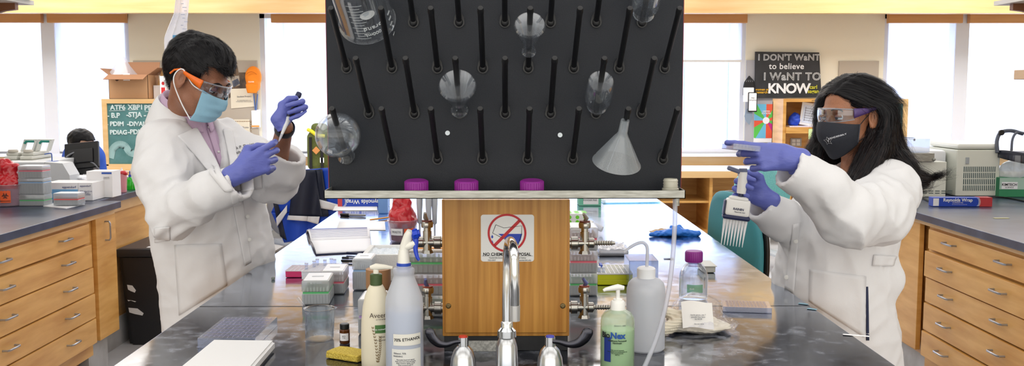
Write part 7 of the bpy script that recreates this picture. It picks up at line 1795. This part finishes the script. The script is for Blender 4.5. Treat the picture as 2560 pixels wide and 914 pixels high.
# ================================================================ woman
wr_ = thing('person', 'woman with long dark hair, black mask and white lab coat holding a pipette', 'person', (1.03, 2.9, 0))
wface = 180+20; wf = torsoframe(wface); wl = V3((-wf.y, wf.x, 0))
SK2 = skinm('brown skin', (172, 116, 84))
wM = headframe(P(2128, 288, 2.84), wface+4, 4, 0)
wsL, wsR = V3(P(2222, 470, 2.72)), V3(P(2078, 480, 3.0))
weL, wwL = V3(P(2122, 540, 2.50)), V3(P(1976, 396, 2.45))
weR, wwR = V3(P(2015, 585, 2.85)), V3(P(1908, 492, 2.72))
wnb = P(2150, 425, 2.86); whip = P(2112, 760, 2.88)
F = Field((.45, 2.25, .02), (1.5, 3.3, 1.62), .0075); head_sdf(F, wM, .97)
F.add(F.rc(tuple(wM @ V3((-.025, 0, -.05))), wnb, .048, .052), .03); F.add(F.rc((wnb[0], wnb[1], wnb[2]-.14), (whip[0], whip[1], .9), .085, .10), .04); F.add(F.rc(wnb, (wnb[0], wnb[1], wnb[2]-.14), .05, .07), .02); F.add(F.rc(tuple(wsL), tuple(wsR), .04, .04), .03); F.add(F.rc((whip[0]-.02, whip[1], .9), (whip[0]-.02, whip[1], .78), .10, .10), .04)
for a, c, w_ in ((wsL, weL, wwL), (wsR, weR, wwR)): F.add(F.rc(tuple(a), tuple(c), .042, .034), .02); F.add(F.rc(tuple(c), tuple(w_), .034, .023), .01)
hx_, hy_ = whip[0], whip[1]; ftR = (hx_-wl.x*.09, hy_-wl.y*.09); ftL = (hx_+wl.x*.09, hy_+wl.y*.09)
for ft in (ftR, ftL): leg_and_shoe(F, (ft[0]-.02, ft[1], .8), ft[0]-.02, ft[1], wf)
me = F.mesh('body'); o = meshobj('body', me, SK2, None, angle=180); adopt(o, wr_)
F = Field([wM.translation[i]-.16 for i in range(3)], [wM.translation[i]+.16 for i in range(3)], .0035); head_sdf(F, wM, .976); F.add(F.rc(tuple(wM @ V3((-.025, 0, -.05))), wnb, .049, .053), .03)
me = F.mesh('face'); o = meshobj('face', me, SK2, None, angle=180); adopt(o, wr_); fbv = bvh_of(o)
F = Field((hx_-.4, hy_-.4, .06), (hx_+.4, hy_+.4, .95), .01)
for ft in (ftR, ftL): F.add(F.rc((ft[0]-.02, ft[1], .82), (ft[0]-.02, ft[1], .46), .078, .06), .03); F.add(F.rc((ft[0]-.02, ft[1], .46), (ft[0], ft[1], .08), .06, .05), .02)
F.add(F.rc((hx_-.02, hy_, .88), (hx_-.02, hy_, .82), .11, .11), .03); me = F.mesh('trousers'); o = meshobj('trousers', me, mat('navy jeans', (36, 44, 74), .8), None, angle=180); adopt(o, wr_)
shoes(wr_, (ftR, ftL), wf, mat('grey shoes', (70, 70, 76), .6))
# coat
F = Field((.6, 2.3, .44), (1.4, 3.25, 1.35), .0068)
rows = [(.46, P(2130, 0, 2.86).x, 2.90, .20, .16, .18), (.78, P(2126, 0, 2.86).x, 2.89, .19, .155, .17), (.88, P(2106, 0, 2.86).x, 2.88, .185, .165, .155), (1.0, P(2112, 0, 2.86).x, 2.87, .17, .155, .15), (1.12, P(2125, 0, 2.86).x, 2.86, .17, .15, .15), (1.19, P(2138, 0, 2.86).x, 2.86, .155, .13, .13), (1.235, P(2146, 0, 2.86).x, 2.86, .10, .09, .09), (1.27, P(2150, 0, 2.86).x, 2.86, .065, .065, .065)]
F.add(F.loft(rows, wf))
wmid = V3(P(2060, 470, 2.47)); cuL = V3(P(1972, 424, 2.45))
sleeve(F, [wsL+V3((0, 0, -.005)), V3(P(2190, 530, 2.60)), weL], [.083, .080, .078], .05); sleeve(F, [weL, wmid, V3(P(1955, 410, 2.45))], [.078, .063, .053], .02)
cuR = V3(P(1898, 508, 2.73)); sleeve(F, [wsR, weR], [.07, .066], .05); sleeve(F, [weR, V3(P(1950, 545, 2.78)), V3(P(1885, 500, 2.73))], [.066, .054, .050], .02)
cuL = V3(P(1970, 418.6, 2.4528)); cuR = V3(P(1897, 508.3, 2.7392))
for c_, d_, r_ in ((cuL, (V3(P(1955, 410, 2.45))-wmid).normalized(), .038), (cuR, (V3(P(1885, 500, 2.73))-V3(P(1950, 545, 2.78))).normalized(), .035)):
    F.sub(np.maximum(-F.plane(c_, d_), F.rc(tuple(c_), tuple(c_+d_*.14), .09, .09))); F.sub(F.rc(tuple(c_-d_*.05), tuple(c_+d_*.05), r_, r_+.003))
_k = F.F.copy(); _m = F.mesh('u'); cbuw = BVHTree.FromPolygons([v.co.copy() for v in _m.vertices], [tuple(p.vertices) for p in _m.polygons]); F.F = _k
A_ = V3(wnb); F.sub(F.rc(tuple(A_+V3((0, 0, .02))), tuple(A_+V3((0, 0, .2))), .066, .08), .01)
for q in range(7):
    t_ = q/6; c_ = A_+wf*(.075+.06*t_)+V3((0, 0, .01-.13*t_)); F.sub(F.rc(tuple(c_), tuple(c_+wf*.08), .045*(1-t_)+.006, .05*(1-t_)+.008), .004)
# half belt pinch at the back and flare below
bk_ = V3((P(2225, 640, 2.86).x, 2.80, .99)); 
F.add(F.ell(I4, (P(2246, 672, 2.86).x-.065, 2.86, P(0, 688, 2.86).z), (.06, .12, .045)), .05)
# side slit showing the jeans
F.F = np.maximum(F.F, .46-F.Z)
def coatdw(p):
    v = crease(p+V3((3, 0, 5)))
    for e, a in ((weL, 1.0), (weR, .7)):
        r = (p-e).length
        if r < .2: v += a*.017*(.45-abs(math.sin((p-e).dot(V3((-.8, .1, -.58)))*36+2.2*noise.noise(p*9))))*max(0, 1-r/.20)
    return v
CUFW = [cuL, cuR]
me = F.mesh('lab_coat', lambda p: coatdw(p)*min(1, max(0, min((p-q_).length for q_ in CUFW)-.05)/.06)); coatw = meshobj('lab_coat', me, COAT, None, angle=180); adopt(coatw, wr_); cbv = bvh_of(coatw); rootp = wr_
ptch(((2024, 672), (2165, 690), (2160, 842), (2022, 752)), 'pocket', off=.0022, th=.0014)
ptch(((1982, 560), (2000, 556), (1985, 735), (1962, 720)), 'placket', off=.002, th=.0014, nu=4, nv=16)
ptch(((2184, 636), (2240, 640), (2232, 664), (2180, 664)), 'half_belt', off=.004, th=.003, nu=8, nv=4)
collar_band(V3(wnb)+V3((0, 0, .0)), wf, .066, .105, .045, -.02, 'collar', COAT, wr_, gap=40, tilt=.05, back=.008)
button(1988, 599); button(1969, 693)
ptch(((2165, 716), (2170, 716), (2173, 850), (2165, 850)), 'side_slit', m=mat('navy jeans'), off=.0012, th=.0008, nu=2, nv=12)
# gloves
g, tips, W_ = gloved_hand(wr_, wwL, V3((-1, .02, .05)), V3((.05, .1, 1)), True, ((4, 6, 4), (48, 34, 14), (54, 42, 18), (58, 46, 20)), ((.05, .030, -.034), (.076, .020, -.046), (.10, .012, -.048)), wwL+(weL-wwL).normalized()*.035, s=.92, splay=(4, 0, -2, -4))
g2, tips2, W2_ = gloved_hand(wr_, wwR, V3((-.86, -.02, .42)), V3((.38, -.1, .9)), False, ((62, 74, 36), (66, 78, 38), (66, 78, 40), (66, 76, 42)), ((.045, .05, -.012), (.066, .055, -.026), (.088, .05, -.032)), wwR+(weR-wwR).normalized()*.035, s=.9)
# well plate held
pl = P(1862, 372, 2.47); t = thing('well_plate', 'clear 96 well plate held level in the raised gloved hand of the woman', 'well plate', (pl.x+.012, 2.48, pl.z-.006)); t.rotation_euler = (R(-3), R(6), R(8)); well_plate(t, w=.115, d=.08)
# multichannel pipette
Y = 2.70; mp = thing('multichannel_pipette', 'white multichannel pipette with eight clear tips held over the bench', 'pipette', tuple(P(1843, 520, Y-.03))); mp.rotation_euler = (0, R(7), R(-8)); k = Y/2400
b = B(); b.box(-31*k, 31*k, -.016, .016, -20*k, 24*k, .009); b.box(-24*k, 24*k, -.014, .014, 20*k, 30*k, .008); b.done('manifold_body', mat('pipette ivory', (236, 236, 232), .35), mp)
b = B(); b.box(-34*k, 34*k, -.018, .018, -29*k, -17*k, .006); b.done('manifold_base', mat('pipette navy', (28, 36, 76), .4), mp)
b = B(); b.box(-34.5*k, -30*k, -.017, .017, -20*k, 18*k, .004); b.done('side_strip', 'pipette navy', mp)
b = B(); b.tube([(4*k, 0, 26*k), (4*k, .0, 40*k)], .008, 14); b.done('neck', 'pipette navy', mp)
b = B(); b.tube([(4*k, 0, 38*k), (4*k, 0, 60*k), (1*k, .0, 92*k)], [.0125, .014, .012], 18); b.done('handle', 'pipette ivory', mp)
b = B(); b.tube([(1*k, 0, 92*k), (0, 0, 100*k)], [.0125, .011], 18); b.box(-44*k, -6*k, -.008, .008, 88*k, 99*k, .004, RY(12) @ T(-14*k, 0, -6*k)); b.done('finger_hook', mat('pipette slate', (96, 104, 132), .35), mp)
for i in range(8):
    x = (-26+52*i/7)*k; b = B(); b.lathe([(0, -27*k), (.0045, -27*k), (.0045, -36*k), (.004, -40*k), (.0028, -62*k), (.0008, -96*k), (0, -96*k)], 12, T(x, 0, 0)); b.done('tip', mat('tip white', (238, 240, 242), .3), mp)
text([('RAININ', .0088, 2*k, -1*k, dict(bold=.03)), ('Pipet-Lite XLS', .005, 6*k, -8*k)], mat('pipette navy'), mp, 'lettering', T(0, -.0168, 0))
# black mask
MK = mat('charcoal cotton', (40, 43, 52), .85, bump=.3, bscale=400)
wS = wM @ Matrix.Scale(.97, 4)
def maskw(i, j):
    u = (i-.5)*2; w = j; top = -.010-.012*abs(u)**1.2+.010*math.exp(-(u/.15)**2)*0; bot = -.128+.052*abs(u)**1.6
    z = top+(bot-top)*w; a = u*R(70)
    pr = .100+.018*math.exp(-((w-.28)/.35)**2)*(1-.55*abs(u)**1.1)-.030*max(0, w-.55)/.45
    return (pr*math.cos(a)**.85+.002 if abs(u) < .999 else .036, (.078-.010*w)*math.sin(a), z)
headgrid(wS, maskw, 40, 28, 'face_mask', MK, wr_, .0022)
for k_ in (1, -1):
    i_ = 1 if k_ > 0 else 0; e = lambda x, y, z: wS @ V3((x, k_*y, z))
    wtube([wS @ V3(maskw(i_, .03)), e(.01, .077, .0), e(-.02, .084, .02)], .0013, 'ear_loop', INK, wr_); wtube([wS @ V3(maskw(i_, .97)), e(.0, .074, -.052), e(-.022, .083, -.028)], .0013, 'ear_loop', INK, wr_)
    wtube([wS @ (V3(maskw(i_, q/8))+V3((.001, k_*.001, 0))) for q in range(9)], .0016, 'mask_trim', mat('mask trim', (70, 74, 84), .7), wr_, n=2)
def mtext(body, size, i0, j0, ang, nm, m, sgn):
    me = textmesh(body, size, ext=0, bold=.02)
    for v in me.vertices:
        a = R(ang); x, y = v.co.x*math.cos(a)-v.co.y*math.sin(a), v.co.x*math.sin(a)+v.co.y*math.cos(a)
        q = V3(maskw(i0-x/.17*-sgn, j0-y/.105)); n = V3((q.x, q.y*1.3, 0)).normalized(); v.co = wS @ (q+n*.0022)
    me.materials.clear(); o = meshobj(nm, me, m, None, smooth=False); adopt(o, wr_)
mtext('VANDERBILT', .0074, .748, .41, 10, 'lettering', mat('mask print', (220, 222, 228), .6), 1)
b = B(); pts = []
for q in range(10): a = R(90+36*q); r_ = .012 if q % 2 == 0 else .0055; pts.append((r_*math.cos(a), r_*math.sin(a)))
def mpt(x, y, o_=.0022): q = V3(maskw(.61+x/.17, .50-y/.105)); n = V3((q.x, q.y*1.3, 0)).normalized(); return wS @ (q+n*o_)
c0 = b.bm.verts.new(mpt(0, 0)); vs = [b.bm.verts.new(mpt(*p)) for p in pts]
for q in range(10): b.bm.faces.new((c0, vs[q], vs[(q+1) % 10]))
o = b.done('star_emblem', INK, None, smooth=False); adopt(o, wr_)
b = B(); b.tube([mpt(*p, .0026) for p in pts+[pts[0]]], .0003, 4); o = b.done('star_outline', 'mask print', None); adopt(o, wr_)
mtext('V', .010, .613, .50, 0, 'star_letter', MT['mask print'], 1)
eyes(wS, wr_, look=(1, 0, .0), skin=SK2)
glasses(wS, wr_, mat('violet temple', (78, 56, 112), .3), zz=.004)
# long hair: guide curves in world space
HG = [  # (points, radii, flatten)
 ([wS @ V3((-.03, .045, .075)), wS @ V3((-.058, .068, .03)), V3(P(2196, 350, 2.78)), V3(P(2172, 410, 2.73)), V3(P(2142, 462, 2.68)), V3(P(2118, 490, 2.66))], [.03, .030, .032, .034, .026, .006]),
 ([wS @ V3((-.05, .03, .065)), wS @ V3((-.075, .05, .0)), V3(P(2222, 370, 2.84)), V3(P(2248, 420, 2.80)), V3(P(2282, 450, 2.80)), V3(P(2304, 450, 2.80))], [.032, .034, .038, .034, .022, .005]),
 ([wS @ V3((-.06, -.01, .05)), wS @ V3((-.08, .0, -.02)), V3(P(2222, 390, 2.93)), V3(P(2244, 425, 2.93)), V3(P(2254, 450, 2.93))], [.035, .042, .045, .04, .02]),
 ([wS @ V3((.02, -.045, .07)), wS @ V3((.025, -.080, .02)), V3(P(2066, 350, 3.0)), V3(P(2046, 400, 2.99)), V3(P(2036, 450, 2.97)), V3(P(2044, 480, 2.96))], [.030, .026, .034, .038, .034, .012]),
 ([wS @ V3((-.03, -.07, .07)), wS @ V3((-.04, -.088, .0)), V3(P(2100, 370, 3.03)), V3(P(2085, 440, 3.0))], [.04, .04, .04, .03]),
]
F = Field((.75, 2.45, 1.12), (1.45, 3.2, 1.6), .0052)
F.add(F.ell(wS, (-.018, 0, .043), (.104, .084, .085)))
x_, y_, z_ = F.loc(wS)
reg = np.minimum(np.minimum(.070+.0*y_-z_-.45*np.maximum(0, np.abs(y_)-.01), np.maximum(x_-.052, .030-z_+.0*x_)), np.maximum(x_+.030, -.11-z_))
F.F = np.maximum(F.F, reg)
F.F = np.maximum(F.F, -F.ell(wS, (-.012, .086, -.01), (.019, .016, .026)))
for pts, rs in HG:
    pp = bez(pts, 5); n_ = len(pp)
    for i in range(n_-1):
        q0, q1 = i/(n_-1)*(len(rs)-1), (i+1)/(n_-1)*(len(rs)-1); ra, rb = np.interp([q0, q1], range(len(rs)), rs)
        F.add(F.rc(tuple(pp[i]), tuple(pp[i+1]), float(ra), float(rb)), .02)
F.F = np.maximum(F.F, -F.ell(wS, (.075, 0, -.03), (.075, .072, .085))); F.F = np.maximum(F.F, -F.ell(wS, (-.008, .095, -.012), (.020, .022, .028)))
# parting groove
g0, g1 = wS @ V3((.085, .018, .085)), wS @ V3((-.02, .02, .131)); F.sub(F.rc(tuple(g0), tuple(g1), .003, .003), .004)
GP = []
for pts, rs in HG:
    pp = bez(pts, 5)
    for i in range(len(pp)-1): GP.append(((pp[i]+pp[i+1])/2, (pp[i+1]-pp[i]).normalized()))
from mathutils.kdtree import KDTree
kd = KDTree(len(GP))
for i, (c_, d_) in enumerate(GP): kd.insert(c_, i)
kd.balance()
wi = wS.inverted(); W3 = wS.to_3x3().normalized()
def floww(p, n=None):
    l = wi @ p; acc = V3()
    for (_, i, dist) in kd.find_n(p, 4): acc += GP[i][1]/(dist+.01)
    acc.normalize()
    if l.z > .0 and l.z < .2:
        sgn = 1 if l.y > .018 else -1; cap_ = (W3 @ V3((-.55, sgn*.65, -.35))); w_ = min(1, max(0, l.z/.05)); acc = acc*(1-w_)+cap_*w_
    return acc.normalized()
def hdw(p):
    f = floww(p); s = p.cross(f); return .0016*math.sin(s.x*260+s.y*200+3*noise.noise(p*15))+.0015*noise.noise(V3((s.x*90, s.y*90, s.z*90)))
me = F.mesh('hair', hdw); hw = meshobj('hair', me, HAIR, None, angle=180); adopt(hw, wr_)
strands('hair_strands', wr_, hw, floww, 15000, .11, .0004, HAIRB, lift=.0018, seed=5, segs=7, jit=.035)
strands('brown_strands', wr_, hw, floww, 3500, .09, .0004, HAIRC, lift=.003, seed=9, segs=7, jit=.06, keep=lambda c: c.z < 1.43)
# ================================================================ seated person far left
sr = thing('person', 'seated person in blue shirt with short black hair behind the black monitor', 'person', (P(200, 0, 7.1).x, 7.1, 0))
sx = sr.location.x; SK3 = skinm('light skin', (214, 168, 140)); sM = headframe(P(206, 366, 7.05), -20, 10, 0)
F = Field((sx-.45, 6.5, .02), (sx+.45, 7.6, 1.36), .011); head_sdf(F, sM); F.add(F.rc(tuple(sM @ V3((-.025, 0, -.05))), (sx-.03, 7.12, 1.0), .055, .06), .03); F.add(F.rc((sx-.03, 7.12, .98), (sx-.05, 7.2, .55), .12, .13), .04)
for k_ in (1, -1):
    F.add(F.rc((sx-.04, 7.12+k_*.17, .95), (sx+.06, 7.1+k_*.24, .68), .05, .04), .03); F.add(F.rc((sx+.06, 7.1+k_*.24, .68), (sx+.28, 7.05+k_*.12, .76), .038, .028), .02); F.add(F.ell(T(sx+.32, 7.05+k_*.12, .76), (0, 0, 0), (.06, .04, .018)), .02)
    F.add(F.rc((sx-.03, 7.15+k_*.1, .52), (sx+.38, 7.1+k_*.1, .5), .08, .06), .03); F.add(F.rc((sx+.38, 7.1+k_*.1, .5), (sx+.36, 7.1+k_*.1, .08), .055, .045), .02); F.add(F.rc((sx+.36, 7.1+k_*.1, .06), (sx+.50, 7.1+k_*.1, .05), .04, .035), .02)
me = F.mesh('body'); o = meshobj('body', me, SK3, None, angle=180); adopt(o, sr)
F = Field((sx-.45, 6.6, .4), (sx+.35, 7.6, 1.15), .011); F.add(F.rc((sx-.03, 7.12, 1.0), (sx-.05, 7.2, .58), .15, .17)); F.add(F.rc((sx-.04, 6.96, .98), (sx-.04, 7.29, .98), .075, .075), .05)
for k_ in (1, -1): F.add(F.rc((sx-.04, 7.12+k_*.17, .95), (sx+.06, 7.1+k_*.24, .68), .068, .056), .03); F.add(F.rc((sx+.06, 7.1+k_*.24, .68), (sx+.22, 7.06+k_*.15, .75), .052, .042), .02)
me = F.mesh('shirt', lambda p: .006*noise.noise(p*12)); o = meshobj('shirt', me, mat('cobalt shirt', (34, 84, 190), .8), None, angle=180); adopt(o, sr)
F = Field([sM.translation[i]-.17 for i in range(3)], [sM.translation[i]+.17 for i in range(3)], .006); F.add(F.ell(sM, (-.018, 0, .045), (.104, .086, .086))); x_, y_, z_ = F.loc(sM)
F.F = np.maximum(F.F, np.minimum(np.minimum(.055-z_, np.maximum(x_-.035, .0-z_)), np.maximum(x_+.03, -.07-z_))); me = F.mesh('hair', lambda p: .004*noise.noise(p*50)); h3 = meshobj('hair', me, HAIR, None, angle=180); adopt(h3, sr)
b = B(); 
for k_ in (1, -1): b.tube([sM @ V3((.1+.0*q, k_*.032+.019*math.cos(R(q*30)), .0+.016*math.sin(R(q*30)))) for q in range(13)], .0016, 6); b.tube([sM @ V3((.1, k_*.051, .005)), sM @ V3((-.01, k_*.08, .01))], .0016, 6)
o = b.done('eyeglasses', mat('thin frame', (90, 90, 100), .3), None); adopt(o, sr)
b = B()
for k_ in (1, -1): b.sph(tuple(sM @ V3((.0745, k_*.031, 0))), .0135)
o = b.done('eye', mat('eye white'), None); adopt(o, sr)
t = thing('desk_chair', 'dark chair under the seated person in blue', 'chair', (sx-.04, 7.18, 0), R(-90)); padm(.22, .22, .03, 'seat', BLACK, T(0, .05, .38) @ RX(90), t); padm(.2, .2, .02, 'backrest', BLACK, T(0, -.30, .62), t); b = B(); b.cyl(.024, .08, .36, 12); b.tube([(0, -.32, .55), (0, -.3, .36), (0, 0, .35)], .02, 8); b.done('column', BLACK, t); caster_base(t, 0, 0, .085, .3, GM)
# ---------------------------------------------------------------- light
w = bpy.data.worlds.new('daylight'); SC.world = w; w.use_nodes = True
bg = w.node_tree.nodes['Background']; bg.inputs[0].default_value = (.93, .95, 1, 1); bg.inputs[1].default_value = 6.0
def area(name, loc, sx, sy, power, rot=(0, 0, 0), col=(1, 1, 1)):
    l = bpy.data.lights.new(name, 'AREA'); l.shape = 'RECTANGLE'; l.size = sx; l.size_y = sy; l.energy = power; l.color = col
    o = bpy.data.objects.new(name, l); COL.objects.link(o); o.location = loc; o.rotation_euler = rot; return o
for i, y in enumerate((-1.2, 1.4, 4.0, 6.8)):
    for x in (-3.2, 0, 3.2):
        area('ceiling_area_light', (x, y, 2.9), 3.0, 1.8, 19, col=(1, .98, .95))
for x in (-4.2, 0, 4.2): area('ceiling_area_light', (x, 8.7, 2.9), 3.2, .9, 60, col=(1, .98, .95))  # extra unseen row added to brighten the back wall
area('front_fill', (0, -2.7, 1.45), 10, 2.6, 125, (R(72), 0, 0), (1, .98, .96))  # unseen fill added behind the camera to brighten the coats from the front
SC.view_settings.view_transform = 'Standard'; SC.view_settings.look = 'None'; SC.view_settings.exposure = 0.12; SC.view_settings.gamma = 1.0
SC.cycles.use_denoising = True; SC.cycles.use_adaptive_sampling = True; SC.cycles.adaptive_threshold = .025
SC.cycles.max_bounces = 10; SC.cycles.diffuse_bounces = 4; SC.cycles.glossy_bounces = 4; SC.cycles.transmission_bounces = 6; SC.cycles.transparent_max_bounces = 24
SC.cycles.caustics_reflective = False; SC.cycles.caustics_refractive = False; SC.cycles.sample_clamp_indirect = 6
